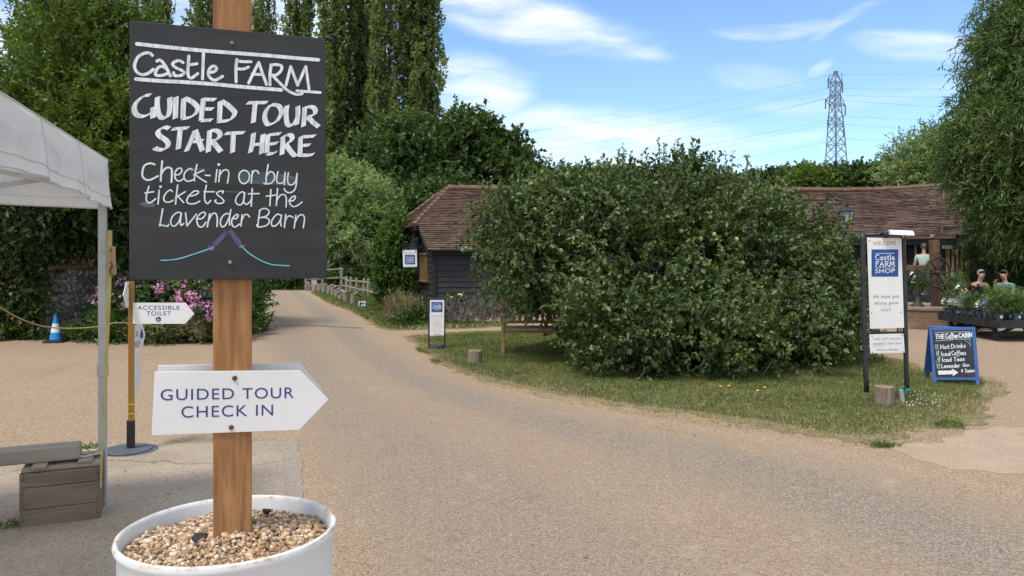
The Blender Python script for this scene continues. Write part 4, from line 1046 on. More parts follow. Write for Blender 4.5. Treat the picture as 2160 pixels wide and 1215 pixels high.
# one-line hand, on a grid: baseline 0, x height 4, capitals 7
HAND = {
 'a': (4, [[(3.4, 3.4), (2, 4), (.6, 3), (.3, 1.4), (1.4, .1), (2.8, 1), (3.4, 3.4)], [(3.5, 4), (3.4, 1), (4, .1)]]), 'b': (3.6, [[(.5, 7), (.4, 0)], [(.4, 2.5), (1.6, 4), (3.2, 3), (3, .8), (1.6, 0), (.4, .6)]]),
 'c': (3.3, [[(3.2, 3.4), (2, 4), (.5, 2.8), (.5, 1), (1.8, 0), (3.2, .7)]]), 'd': (3.8, [[(3.3, 2.5), (2.2, 4), (.5, 2.8), (.5, 1), (1.8, 0), (3.2, 1.2)], [(3.5, 7), (3.4, 0)]]),
 'e': (3.5, [[(.4, 2), (3, 2.3), (2.6, 3.8), (1.4, 4), (.4, 2.6), (.6, .8), (1.8, 0), (3.4, .8)]]), 'f': (2.8, [[(2.8, 6.4), (2, 7), (1.2, 6), (1.1, 0), (.8, -2)], [(0, 3.8), (2.4, 4)]]),
 'g': (3.5, [[(3, 3.5), (1.8, 4), (.5, 2.8), (.7, .8), (2, .3), (3.1, 1.5)], [(3.3, 4), (3.2, -1), (2, -2.4), (.5, -1.8)]]), 'h': (3.6, [[(.5, 7), (.4, 0)], [(.4, 2.4), (1.8, 4), (3, 3.2), (3.1, 0)]]),
 'i': (1.2, [[(.6, 4), (.5, 0)], [(.7, 5.6), (.75, 5.7)]]), 'j': (1.5, [[(1, 4), (1, -1), (0, -2.2)], [(1.1, 5.6), (1.15, 5.7)]]), 'k': (3.4, [[(.5, 7), (.4, 0)], [(3, 4), (.6, 1.8)], [(1.3, 2.5), (3.3, 0)]]),
 'l': (1.2, [[(.6, 7), (.5, 0)]]), 'm': (5.4, [[(.5, 4), (.4, 0)], [(.4, 2.6), (1.6, 4), (2.6, 3.2), (2.6, 0)], [(2.6, 2.6), (3.8, 4), (4.8, 3.2), (4.9, 0)]]), 'n': (3.6, [[(.5, 4), (.4, 0)], [(.4, 2.5), (1.8, 4), (3, 3.2), (3.1, 0)]]),
 'o': (3.7, [[(2, 4), (.6, 3), (.5, 1), (1.8, 0), (3.2, 1), (3.2, 3), (2, 4)]]), 'p': (3.6, [[(.6, 4), (.2, -2.6)], [(.5, 2.5), (1.8, 4), (3.2, 3), (3, .8), (1.6, 0), (.5, .8)]]), 'r': (2.6, [[(.5, 4), (.4, 0)], [(.4, 2.4), (1.4, 3.9), (2.5, 3.6)]]),
 's': (3, [[(2.8, 3.5), (1.6, 4), (.6, 3.2), (1.6, 2.2), (2.7, 1.2), (1.8, .1), (.4, .5)]]), 't': (2.6, [[(1.2, 6), (1, 1), (1.8, 0), (2.6, .5)], [(0, 4), (2.5, 4)]]), 'u': (3.7, [[(.5, 4), (.5, 1), (1.7, 0), (3, 1.2), (3.2, 4)], [(3.2, 4), (3.3, 0)]]),
 'v': (3.3, [[(.3, 4), (1.6, 0), (3.1, 4)]]), 'w': (4.8, [[(.3, 4), (1.3, 0), (2.4, 3.4), (3.5, 0), (4.6, 4)]]), 'x': (3.2, [[(.3, 4), (3, 0)], [(3, 4), (.3, 0)]]), 'y': (3.5, [[(.4, 4), (.6, 1), (1.8, .5), (3, 2)], [(3.2, 4), (2.8, -1), (1.4, -2.4), (.2, -1.6)]]),
 'A': (5, [[(.2, 0), (2.5, 7), (4.8, 0)], [(1, 2.4), (4, 2.4)]]), 'B': (4.4, [[(.6, 7), (.5, 0)], [(.5, 7), (3, 6.8), (3.4, 5), (2, 3.8), (.6, 3.7)], [(2, 3.8), (4, 3), (3.8, .8), (2, 0), (.4, 0)]]), 'C': (4.8, [[(4.4, 6), (3, 7), (1, 5.8), (.4, 3.4), (1.2, .9), (3, 0), (4.6, 1)]]),
 'D': (5, [[(.6, 7), (.5, 0)], [(.4, 7), (3, 6.6), (4.6, 4.4), (4.2, 1.8), (2.4, .2), (.4, 0)]]), 'E': (4, [[(.6, 7), (.5, 0)], [(.6, 7), (3.8, 7)], [(.6, 3.7), (3.2, 3.7)], [(.5, 0), (3.8, 0)]]), 'F': (3.9, [[(.6, 7), (.5, 0)], [(.6, 7), (3.8, 7)], [(.6, 3.8), (3.2, 3.8)]]),
 'G': (5, [[(4.4, 6), (3, 7), (1, 5.8), (.4, 3.4), (1.2, .9), (3, 0), (4.4, 1.2), (4.5, 3)], [(2.8, 3), (4.8, 3)]]), 'H': (4.8, [[(.6, 7), (.5, 0)], [(4.2, 7), (4.2, 0)], [(.5, 3.6), (4.2, 3.6)]]), 'I': (1.4, [[(.7, 7), (.7, 0)]]), 'L': (3.8, [[(.7, 7), (.5, 0)], [(.5, 0), (3.6, .1)]]),
 'M': (6, [[(.3, 0), (1, 7)], [(1, 7), (3, 1.5)], [(3, 1.5), (5, 7)], [(5, 7), (5.7, 0)]]), 'N': (5, [[(.5, 0), (.6, 7)], [(.6, 7), (4.4, 0)], [(4.4, 0), (4.5, 7)]]), 'O': (5.6, [[(2.8, 7), (.8, 5.8), (.4, 3.5), (.9, 1.2), (2.8, 0), (4.7, 1.2), (5.2, 3.5), (4.7, 5.8), (2.8, 7)]]), 'P': (4, [[(.6, 7), (.5, 0)], [(.5, 7), (3, 6.8), (3.7, 5.2), (2.8, 3.6), (.6, 3.3)]]),
 'R': (4.6, [[(.6, 7), (.5, 0)], [(.5, 7), (3, 6.8), (3.7, 5.2), (2.8, 3.8), (.6, 3.5)], [(1.8, 3.6), (4.4, 0)]]), 'S': (4.2, [[(3.8, 6), (2.4, 7), (.8, 6), (1, 4.4), (3, 3), (3.6, 1.4), (2.2, 0), (.3, .9)]]), 'T': (4.4, [[(.1, 7), (4.4, 7)], [(2.3, 7), (2.2, 0)]]), 'U': (4.8, [[(.5, 7), (.5, 2), (2.3, 0), (4.2, 2), (4.3, 7)]]),
 'W': (6.4, [[(.3, 7), (1.8, 0), (3.2, 5.6), (4.6, 0), (6.2, 7)]]), '&': (4, [[(3.6, 0), (1.2, 4.6), (1.2, 6), (2, 6.4), (2.4, 5.4), (.6, 2.4), (.8, .6), (2, 0), (3.6, 2.4)]]), '.': (1, [[(.4, .2), (.45, .25)]]), '-': (3, [[(.4, 2.4), (2.6, 2.4)]]), ' ': (2.4, []),
}
def hand(ink, s, p0, p1, xh, w, slant=0.0, px=True, track=1.1, nib=None, serif=False):
    """write s from baseline p0 to p1; xh is the height of a small letter"""
    A, B = (ink.pl.loc(*p0), ink.pl.loc(*p1)) if px else (Vector(p0), Vector(p1))
    if px:
        xh = (ink.pl.loc(p0[0], p0[1] - xh) - A).length; w = (ink.pl.loc(p0[0] + w, p0[1]) - A).length
    tot = sum(HAND[c][0] + track for c in s) - track; d = (B - A) / tot; k = xh / 4; x = 0
    for c in s:
        wd, st = HAND[c]
        for q in st:
            ink.stroke([A + d * (x + a) + Vector((slant * b_ * k, b_ * k)) for a, b_ in q], w, nib=nib, px=False, smooth=c not in 'AEFHIKLMNTVWkvwxl')
            if serif:
                for a, b_ in (q[0], q[-1]):
                    if b_ in (0, 7, 4) and c not in 'aceosCO':
                        e = A + d * (x + a) + Vector((slant * b_ * k, b_ * k)); ink.stroke([e - d * .75, e + d * .75], w * .55, px=False)
        x += wd + track

# ---- paints
m_slate = noisy('chalkboard black', (.024, .0245, .0255), (.042, .042, .043), 3.5, .55, stretch=(1, 1, 5), bmp=.06, spec=.3, detail=9)
m_chalk, t, b = newmat('white chalk pen', .8, .2)
n = nd(t, 'ShaderNodeTexNoise', Vector=nd(t, 'ShaderNodeMapping', Vector=ocoord(t), Scale=(160, 160, 26)).outputs[0], Scale=1.0, Detail=4.0).outputs[0]
n2 = nd(t, 'ShaderNodeTexNoise', Vector=ocoord(t), Scale=70.0, Detail=3.0).outputs[0]
t.links.new(mix(t, smooth(t, n2, .55, .75, 0, .3), ramp(t, n, [(.25, (.40, .46, .49)), (.6, (.78, .82, .82))]), (.42, .48, .52)), b.inputs['Base Color'])
m_chalkthin = noisy('thin chalk pen', (.52, .62, .62), (.74, .80, .79), 40, .8)
m_teal = noisy('teal chalk', (.10, .42, .46), (.20, .60, .62), 60, .8)
m_purple = noisy('purple chalk', (.17, .13, .30), (.30, .23, .46), 60, .8)
m_smear = noisy('rubbed chalk', (.055, .065, .073), (.115, .135, .15), 9, .8, stretch=(1, 1, 6))
m_ghost = plain('faint old chalk line', (.068, .067, .066), .8)
m_white = noisy('white sign board', (.70, .69, .665), (.79, .78, .76), 3, .45, spec=.4)
m_navy = plain('navy lettering', (.028, .05, .20), .5)
m_grey = plain('grey blue lettering', (.12, .14, .22), .5)
m_blue = plain('royal blue panel', (.012, .075, .27), .45)
m_rust = noisy('rusty screw', (.09, .035, .018), (.24, .13, .075), 30, .6, metal=.3)
m_brass = noisy('brass screw', (.28, .22, .10), (.5, .42, .24), 30, .4, metal=.7)
m_post = wood('orange softwood', (.205, .09, .032), (.45, .235, .10), 'Z', scale=2.1, dark=(.15, .065, .025), bmp=.5)
m_steel = noisy('black steel', (.012, .012, .013), (.03, .03, .032), 14, .45, spec=.5, bmp=.1)

def screw(g, pl, px, py, r, off):
    a = pl.loc(px, py)
    n = 12
    for rr, o0, o1 in ((r, off, off + .0035), (r * .5, off + .0036, off + .0048)):
        vs = [pl.w(a.x + math.cos(2 * math.pi * i / n) * rr, a.y + math.sin(2 * math.pi * i / n) * rr, o0) for i in range(n)]
        vs += [pl.w(a.x + math.cos(2 * math.pi * i / n) * rr * .8, a.y + math.sin(2 * math.pi * i / n) * rr * .8, o1) for i in range(n)]
        g.add(vs, [(i, (i + 1) % n, n + (i + 1) % n, n + i) for i in range(n)] + [list(range(n, 2 * n))])

# ---------------------------------------------------------------- drum and sign post
YAW = 19.5
nP = Vector((math.sin(R(YAW)), -math.cos(R(YAW)), 0))
PC = Vector((-.738, 2.005, 0))
DR = Vector((-.741, 1.99, 0))
def drum():
    T = thing('oil_drum', 'white painted steel drum filled with gravel, holding the wooden sign post', 'drum', DR)
    m, t, b = newmat('chipped white enamel', .42, .45)
    co = ocoord(t); n = nd(t, 'ShaderNodeTexNoise', Vector=co, Scale=17.0, Detail=10.0, Roughness=.8).outputs[0]
    s = nd(t, 'ShaderNodeSeparateXYZ', i0=co)
    rim = smooth(t, s.outputs[2], .832, .850)
    thr = mix(t, rim, .78, .575, 'FLOAT')
    rust = smooth(t, math_(t, 'SUBTRACT', n, thr), 0.0, .06)
    halo = smooth(t, math_(t, 'SUBTRACT', n, thr), -.14, .04, 0, .85)
    n3 = nd(t, 'ShaderNodeTexNoise', Vector=co, Scale=3.0, Detail=5.0).outputs[0]
    c = ramp(t, n3, [(.35, (.68, .70, .71)), (.65, (.78, .79, .79))])
    c = mix(t, math_(t, 'MULTIPLY', halo, rim), c, (.55, .33, .15)); c = mix(t, rust, c, (.10, .045, .022))
    t.links.new(c, b.inputs['Base Color']); bump(t, b, n, .08, .004)
    g = MB(); r = .2640
    prof = [(r, 0), (r, .28), (r + .006, .29), (r, .30), (r, .55), (r + .006, .56), (r, .57), (r, .822), (r + .007, .832), (r + .010, .842), (r + .007, .851), (r + .001, .854), (r - .004, .850), (r - .006, .842), (r - .007, .74), (0.02, .735)]
    g.lathe(prof, DR, 72); g.build('drum_body', m, T, True, smooth=True)
    # loose gravel in the drum
    m_peb, t, b = newmat('pea shingle', .55, .35)
    gi = nd(t, 'ShaderNodeNewGeometry').outputs['Random Per Island']
    c = ramp(t, gi, [(0, (.055, .05, .05)), (.06, (.13, .10, .08)), (.2, (.30, .18, .09)), (.45, (.45, .28, .145)), (.7, (.55, .38, .22)), (.85, (.66, .52, .36)), (1, (.74, .66, .54))])
    n = nd(t, 'ShaderNodeTexNoise', Vector=ocoord(t), Scale=220.0, Detail=3.0).outputs[0]
    t.links.new(mix(t, smooth(t, n, .35, .7, 0, .45), c, (.30, .20, .12)), b.inputs['Base Color'])
    ico = bmesh.new(); bmesh.ops.create_icosphere(ico, subdivisions=2, radius=1)
    IV = np.array([v.co[:] for v in ico.verts]); IF = np.array([[v.index for v in f.verts] for f in ico.faces]); ico.free()
    N = 6200
    rr = .250 * np.sqrt(rng.random(N)); th = rng.random(N) * 6.2832
    x, y = rr * np.cos(th), rr * np.sin(th)
    hgt = .820 + .022 * np.exp(-((x - .02) ** 2 + (y - .015) ** 2) / .012) - .012 * (rr / .27) ** 2 + .006 * np.sin(x * 22) * np.cos(y * 19)
    z = hgt + rng.uniform(-.012, .006, N)
    s = rng.uniform(.0034, .0068, N) * np.where(rng.random(N) < .06, 1.6, 1)
    V = []
    for i in range(N):
        k = IV * (1 + .16 * np.sin(IV @ rng.normal(size=3) * 2.5 + rng.random() * 6)[:, None]) * (s[i] * np.array([rng.uniform(.9, 1.5), rng.uniform(.8, 1.15), rng.uniform(.6, .95)]))
        q = np.linalg.qr(rng.normal(size=(3, 3)))[0] if rng.random() < .5 else np.array([[math.cos(th[i]), -math.sin(th[i]), 0], [math.sin(th[i]), math.cos(th[i]), 0], [0, 0, 1]])
        V.append(k @ q.T + np.array([x[i], y[i], z[i]]) + np.array(DR))
    V = np.vstack(V); I = (np.arange(N)[:, None, None] * len(IV) + IF[None]).reshape(-1)
    o = fastmesh('gravel', V, I, 3, m_peb); o.data.polygons.foreach_set('use_smooth', [True] * len(o.data.polygons))
    stuff(tag(o, 'tan pea gravel filling the white drum', 'gravel'))
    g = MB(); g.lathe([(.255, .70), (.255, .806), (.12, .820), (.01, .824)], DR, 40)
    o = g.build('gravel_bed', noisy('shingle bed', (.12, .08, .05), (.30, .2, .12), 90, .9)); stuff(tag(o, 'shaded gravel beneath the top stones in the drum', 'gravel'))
    # three lumps of dark clinker
    for k, (px, py, r_) in enumerate(((426, 1136, .017), (562, 1079, .011), (395, 1071, .010))):
        zc = .832; Y = FP * (EYE - zc) / (py - HOR); c0 = Vector((xat(px, Y), Y, zc))
        g = MB(); b_ = IV * (1 + .3 * np.sin(IV @ rng.normal(size=3) * 3.2 + k))[:, None] * r_ * np.array([1.2, 1, .8])
        g.add([c0 + Vector(v) for v in b_], IF.tolist()); o = g.build('clinker', noisy('black clinker', (.012, .013, .015), (.06, .06, .06), 90, .9, bmp=.6))
        tag(o, ('large black clinker lump in front on the drum gravel', 'black clinker lump right of the post on the gravel', 'small black clinker lump at the drum back left')[k], 'stone', 'clinker lumps in the gravel')
drum()

def sign_post():
    T = thing('sign_post', 'orange softwood post carrying the chalkboard and guided tour arrow', 'sign post', PC + Vector((0, 0, .74)))
    M = Matrix.Rotation(R(YAW), 4, 'Z')
    g = MB(); g.box(PC + Vector((0, 0, 1.70)), (.0945, .0945, 1.94), M=M); g.build('post', m_post, T, True, bevel=.004)
    pl = Plane(PC + nP * .0655 + Vector((0, 0, 1.7)), YAW)      # chalkboard face
    cor = [pl.loc(*p) for p in ((272.5, 590.5), (689, 587.5), (686.5, 81.5), (273.5, 43))]
    g = MB(); g.prism(pl, cor, 0, -.018); B = g.build('chalkboard', m_slate, T, True, bevel=.0015)
    def A(P): return crop(P, 270, 80, 10.124)
    def Bq(P): return crop(P, 480, 80, 10.124)
    def C(P): return crop(P, 270, 190, 8.1)
    def D(P): return crop(P, 480, 190, 8.1)
    def E(P): return crop(P, 290, 335, 7.84)
    def F_(P): return crop(P, 470, 335, 7.84)
    px = (pl.loc(481, 300) - pl.loc(480, 300)).length
    # rubbed patches and faint ruled lines
    for q, P in enumerate((F_([(250, 215), (480, 190), (700, 225), (1000, 255), (1225, 300), (1210, 450), (1000, 440), (700, 420), (400, 405), (280, 400)]), E([(20, 740), (180, 700), (300, 740), (280, 800), (120, 800)]), E([(1440, 530), (1568, 535), (1700, 545), (1690, 562), (1500, 560)]), E([(820, 140), (1130, 165), (1120, 230), (830, 210)]))):
        k = Ink(pl, .0003 + q * 3e-5); k.fill(P); k.done('chalk_smear', m_smear, B)
    k = Ink(pl, .0006)
    for y0, y1 in ((196, 206), (222, 232), (262, 270), (312, 320), (353, 366), (387, 392), (398, 410), (432, 437), (447, 452), (478, 481)):
        k.stroke([(286, y0), (480, (y0 + y1) / 2 + 1), (676, y1)], .5 * px)
    for P in ([(300, 452), (302, 470)], [(318, 448), (320, 474)], [(660, 336), (661, 352)], [(650, 336), (651, 350)]): k.stroke(P, .5 * px)
    for P in ([(1390, 1110), (1400, 980), (1440, 925), (1490, 940), (1515, 1110)], [(850, 920), (860, 820), (920, 810), (935, 880)], [(400, 1090), (390, 1000), (470, 960)], [(500, 740), (600, 750), (660, 700), (600, 640), (520, 620)], [(1190, 520), (1270, 700)]): k.stroke(F_(P), .8 * px)
    k.done('chalk_lines', m_ghost, B)
    # first line
    k = Ink(pl, .0009)
    for w_, st in ((8.2, [A([(195, 130), (900, 205), (1400, 255), (1960, 300)]) + Bq([(500, 350), (1000, 390), (1500, 435), (1940, 470)])[0:4], A([(175, 880), (700, 920), (1200, 945), (1900, 995)]) + Bq([(300, 1045), (1150, 1112)])]),
                   (6.4, [A([(520, 375), (470, 330), (400, 320), (300, 350), (200, 430), (145, 560), (150, 660), (210, 745), (300, 785), (400, 770), (480, 725), (540, 672)]),
                          A([(620, 500), (660, 475), (720, 500), (800, 600), (860, 720), (905, 815)]), A([(850, 690), (770, 625), (690, 612), (625, 660), (585, 760), (610, 800), (700, 805), (800, 780), (860, 750)]),
                          A([(1175, 530), (1120, 495), (1040, 495), (960, 540), (960, 580), (1030, 640), (1140, 690), (1200, 740), (1160, 790), (1080, 810), (990, 800), (975, 745)]),
                          A([(1300, 390), (1285, 600), (1280, 740), (1300, 830), (1350, 858), (1430, 810), (1490, 762)]), A([(1290, 575), (1400, 565), (1470, 552)]), A([(1612, 335), (1590, 880)]),
                          A([(1770, 740), (1850, 715), (1890, 660), (1860, 610), (1800, 610), (1740, 670), (1715, 760), (1750, 850), (1850, 905), (1940, 870), (2020, 820)]),
                          Bq([(198, 460), (180, 640), (182, 940)]), Bq([(200, 495), (350, 510), (500, 510)]), Bq([(190, 660), (340, 665), (445, 625)]), Bq([(668, 525), (560, 740), (450, 965)]), Bq([(668, 525), (740, 740), (832, 995)]), Bq([(530, 775), (740, 785)]),
                          Bq([(935, 575), (905, 780), (905, 1005)]), Bq([(925, 578), (1050, 572), (1140, 595), (1160, 650), (1110, 740), (1020, 800), (940, 792)]), Bq([(950, 790), (1100, 950), (1280, 1120), (1400, 1185), (1500, 1210), (1595, 1190)]),
                          Bq([(1248, 1010), (1350, 615)]), Bq([(1350, 615), (1495, 1015)]), Bq([(1495, 1015), (1670, 615)]), Bq([(1670, 615), (1740, 1100)]), Bq([(1480, 1132), (1975, 1168)])])):
        for s_ in st: k.stroke(s_, w_ * px)
    k.done('lettering', m_chalk, B)
    # GUIDED TOUR START HERE, broad nib
    ka, kb = Ink(pl, .0009), Ink(pl, .0009); nib = R(33)
    for f, st in ((C, [[(390, 85), (280, 100), (170, 180), (110, 280), (120, 380), (180, 440), (270, 450), (350, 420), (425, 370)], [(430, 290), (425, 400), (430, 480)], [(508, 115), (500, 260), (520, 400), (570, 470), (630, 480), (690, 430), (715, 300), (715, 125)], [(820, 115), (808, 490)],
                       [(955, 135), (945, 300), (940, 480)], [(960, 135), (1080, 190), (1180, 280), (1190, 340), (1140, 420), (1050, 470), (930, 488)], [(1290, 135), (1270, 330), (1250, 515)], [(1290, 160), (1495, 165)], [(1280, 325), (1455, 325)], [(1255, 520), (1435, 515)],
                       [(1575, 190), (1570, 350), (1560, 520)], [(1590, 185), (1701, 255), (1800, 350), (1825, 400), (1780, 480), (1690, 525), (1535, 538)],
                       [(705, 660), (640, 635), (560, 660), (510, 720), (550, 790), (640, 850), (685, 910), (670, 980), (590, 1020), (500, 1010), (450, 985)], [(755, 668), (900, 655), (1035, 648)], [(900, 660), (880, 800), (860, 1010)], [(1150, 685), (1080, 860), (995, 1050)], [(1150, 685), (1210, 860), (1275, 1040)], [(1090, 888), (1285, 862)],
                       [(1395, 685), (1385, 850), (1372, 1060)], [(1400, 695), (1500, 690), (1570, 740), (1550, 820), (1470, 860), (1410, 870)], [(1440, 870), (1520, 970), (1590, 1055)]]),
                  (D, [[(335, 220), (520, 215), (675, 215)], [(470, 230), (440, 560)], [(740, 250), (660, 350), (635, 470), (670, 570), (720, 590), (830, 540), (900, 440), (920, 360), (880, 280), (800, 250), (735, 258)], [(1015, 265), (1000, 420), (1020, 570), (1070, 610), (1130, 580), (1190, 480)], [(1200, 275), (1200, 420), (1180, 595)],
                       [(1320, 285), (1310, 450), (1295, 625)], [(1310, 310), (1400, 285), (1480, 310), (1500, 390), (1440, 440), (1360, 455)], [(1380, 470), (1470, 560), (1560, 630)], [(-50, 745), (100, 735), (285, 730)], [(100, 745), (85, 1070)], [(445, 735), (425, 900), (388, 1070)], [(605, 755), (590, 900), (578, 1090)], [(400, 940), (580, 920)],
                       [(690, 755), (680, 900), (672, 1070)], [(700, 770), (800, 755), (905, 745)], [(690, 930), (855, 905)], [(680, 1085), (760, 1090), (830, 1055)], [(945, 795), (940, 950), (930, 1105)], [(940, 810), (1000, 770), (1080, 770), (1105, 830), (1060, 890), (990, 920)], [(990, 920), (1080, 1050), (1150, 1120), (1190, 1108)],
                       [(1250, 795), (1240, 950), (1240, 1100)], [(1255, 800), (1380, 795), (1495, 785)], [(1250, 950), (1405, 940)], [(1215, 1110), (1380, 1115), (1475, 1092)]])):
        for s_ in st:
            q = f(s_); (ka if sum(p[1] for p in q) / len(q) < 262 else kb).stroke(q, 9.2 * px, nib=nib)
    ka.done('lettering', m_chalk, B); kb.done('lettering', m_chalk, B)
    # thin writing
    kk = [Ink(pl, .0009) for _ in range(3)]
    for f, st in ((E, [[(285, 95), (210, 75), (120, 110), (85, 200), (85, 290), (140, 345), (220, 345), (340, 285)], [(410, 40), (395, 200), (385, 365)], [(390, 260), (440, 180), (500, 145), (560, 165), (570, 250), (562, 385)], [(625, 265), (690, 260), (735, 200), (715, 155), (660, 170), (620, 240), (630, 330), (690, 370), (760, 330)], [(905, 180), (860, 165), (790, 220), (770, 300), (800, 360), (860, 370), (930, 340)], [(985, 95), (950, 250), (942, 365)], [(1090, 190), (930, 265)], [(950, 260), (1060, 340), (1140, 385)], [(1125, 272), (1200, 278)], [(1315, 180), (1290, 385)], [(1365, 185), (1345, 380)], [(1350, 290), (1410, 200), (1480, 185), (1510, 240), (1490, 400)],
                       [(190, 455), (150, 600), (150, 690), (195, 730), (255, 700), (300, 660)], [(125, 565), (270, 545)], [(360, 520), (340, 750)], [(575, 540), (540, 515), (470, 570), (435, 650), (460, 710), (530, 715), (590, 685)], [(665, 435), (645, 600), (630, 750)], [(790, 545), (630, 640)], [(660, 610), (765, 725)], [(840, 615), (920, 610), (1000, 570), (1000, 535), (930, 540), (850, 620), (815, 690), (850, 740), (950, 740), (1030, 700)], [(1140, 440), (1110, 600), (1120, 700), (1160, 740), (1210, 690)], [(1100, 545), (1270, 545)], [(1405, 570), (1420, 535), (1350, 540), (1310, 580), (1380, 640), (1430, 700), (1390, 735), (1320, 735), (1280, 700), (1300, 680)],
                       [(418, 830), (370, 1110)], [(365, 1090), (440, 1105), (500, 1115), (512, 1085)], [(720, 900), (670, 885), (590, 940), (550, 1030), (570, 1100), (620, 1110), (690, 1030), (725, 900)], [(725, 900), (710, 1050), (725, 1100), (765, 1070)], [(795, 895), (820, 1110)], [(820, 1110), (975, 915)], [(975, 990), (1060, 990), (1120, 930), (1110, 885), (1050, 900), (990, 970), (985, 1050), (1020, 1120), (1080, 1120), (1130, 1050)], [(1195, 905), (1155, 1125)], [(1160, 1060), (1230, 920), (1290, 905), (1320, 980), (1315, 1120)], [(1520, 920), (1470, 905), (1400, 960), (1370, 1060), (1400, 1125), (1460, 1090), (1520, 960)], [(1545, 840), (1522, 980), (1525, 1095)]]),
                  (F_, [[(340, 190), (285, 230), (265, 310), (300, 390), (360, 410), (425, 360), (440, 270), (400, 205), (335, 190)], [(490, 200), (470, 400)], [(475, 280), (520, 200), (570, 205), (595, 245)], [(750, 95), (720, 280), (715, 400)], [(720, 290), (780, 215), (840, 240), (855, 320), (810, 395), (740, 415), (680, 410)], [(910, 215), (890, 320), (900, 390), (960, 405), (1010, 370), (1030, 225)], [(1030, 225), (1018, 430)], [(1085, 230), (1070, 340), (1090, 420), (1140, 430), (1200, 380), (1230, 240)], [(1230, 240), (1210, 450), (1160, 540), (1080, 560), (1025, 520), (1015, 490)],
                        [(360, 580), (320, 545), (250, 600), (210, 690), (240, 750), (300, 760), (345, 690), (362, 560)], [(358, 580), (345, 700), (390, 755), (450, 710), (470, 670)], [(488, 490), (470, 785)], [(425, 580), (600, 575)], [(795, 510), (778, 775)], [(720, 620), (880, 600)], [(905, 490), (885, 770)], [(890, 690), (950, 605), (1020, 595), (1050, 660), (1045, 795)], [(1090, 690), (1160, 695), (1200, 640), (1180, 615), (1120, 660), (1105, 730), (1150, 785), (1220, 780), (1310, 715)],
                        [(170, 985), (220, 990), (255, 940), (230, 920), (170, 970), (145, 1040), (165, 1110), (210, 1125), (275, 1080)], [(320, 925), (300, 1110)], [(305, 1040), (350, 940), (400, 920), (440, 960)], [(612, 860), (590, 1000), (580, 1110)], [(600, 860), (660, 825), (730, 830), (765, 880), (730, 940), (660, 965), (600, 975)], [(640, 970), (720, 975), (770, 1020), (740, 1090), (660, 1120), (580, 1125), (560, 1090)], [(960, 940), (910, 915), (850, 960), (805, 1040), (815, 1105), (865, 1110), (930, 1050), (970, 960)], [(970, 930), (955, 1040), (965, 1110)], [(1040, 920), (1018, 1135)], [(1020, 1060), (1060, 970), (1110, 945), (1160, 970)], [(1208, 935), (1180, 1145)], [(1190, 1060), (1250, 950), (1310, 925), (1350, 980), (1330, 1140)]])):
        for s_ in st:
            q = f(s_); y = sum(p[1] for p in q) / len(q); kk[0 if y < 387 or q[0][0] > 600 and y < 402 and q[0][1] < 376 else 1 if y < 437 else 2].stroke(q, (4.0 if (f is E and st.index(s_) < 3) else 3.1) * px)
    for k, f, p in ((kk[0], E, (1342, 96)), (kk[1], E, (378, 463))): k.stroke([f([p])[0], f([(p[0] + 6, p[1])])[0]], 5.6 * px)
    for k in kk: k.done('lettering', m_chalkthin, B)
    def G(P): return crop(P, 270, 480, 5.023)
    k = Ink(pl, .0009)
    for s_ in ([(350, 347), (450, 343), (560, 325), (700, 280), (850, 230), (905, 205)], [(1190, 185), (1280, 270), (1400, 345), (1500, 385), (1570, 397), (1710, 405)]): k.stroke(G(s_), 2.5 * px)
    k.done('lavender_stem', m_teal, B)
    k = Ink(pl, .0011)
    for (x0, y0), (x1, y1) in (((905, 195), (1042, 55)), ((1190, 185), (1085, 38))):
        for i in range(6):
            f = i / 5.6; cx, cy = x0 + (x1 - x0) * f, y0 + (y1 - y0) * f; ax, ay = (x1 - x0) / 190, (y1 - y0) / 190
            for sg in (-1, 1):
                th_ = math.atan2(ay, ax) + sg * .55; dx, dy = math.cos(th_), math.sin(th_); L_, W_ = 46 - 14 * f, 9
                k.stroke(G([(cx, cy), (cx + dx * L_ * .5 - dy * W_, cy + dy * L_ * .5 + dx * W_), (cx + dx * L_, cy + dy * L_), (cx + dx * L_ * .5 + dy * W_, cy + dy * L_ * .5 - dx * W_), (cx, cy)]), .8 * px)
    for P in ([(905, 205), (860, 195), (850, 225), (885, 240), (905, 205), (910, 225), (880, 240)], [(1200, 200), (1235, 185), (1225, 210), (1195, 215), (1175, 205), (1200, 200)]): k.stroke(G(P), 1.3 * px)
    k.done('lavender_flower', m_purple, B)
    for x, y in ((489, 91), (485, 553)): g = MB(); screw(g, pl, x, y, .0052, .0006); g.build('screw', m_brass, B, True)
    # guided tour arrow on the front, its twin on the back of the post
    pl2 = Plane(PC + nP * .0518 + Vector((0, 0, 1.4)), YAW)
    K = lambda P: crop(P, 310, 750, 5.54)
    g = MB(); g.prism(pl2, [pl2.loc(*p) for p in K([(55, 935), (1780, 870), (2110, 530), (2118, 512), (2105, 495), (1795, 176), (1225, 178), (90, 190)])], 0, -.004)
    Ar = g.build('arrow_board', m_white, T, True, bevel=.001)
    print_text('GUIDED TOUR', pl2, *K([(160, 524), (1715, 494)]), 24.6, m_navy, Ar, space=1.12, off=.0006)
    print_text('CHECK IN', pl2, *K([(402, 726), (1473, 698)]), 25, m_navy, Ar, space=1.12, off=.0006)
    for p in K([(1025, 263), (985, 838)]): g = MB(); screw(g, pl2, *p, .0065, .0004); g.build('screw', m_rust, Ar, True)
    k = Ink(pl2, .0003)
    for x, y in K([(1025, 275), (985, 850)]): k.stroke([(x, y), (x, y + 6)], .0085, taper=.5)
    k.done('rust_stain', plain('rust bleed', (.66, .47, .30), .6), Ar)
    pl3 = Plane(PC - nP * .0518 + Vector((0, 0, 1.4)), YAW)
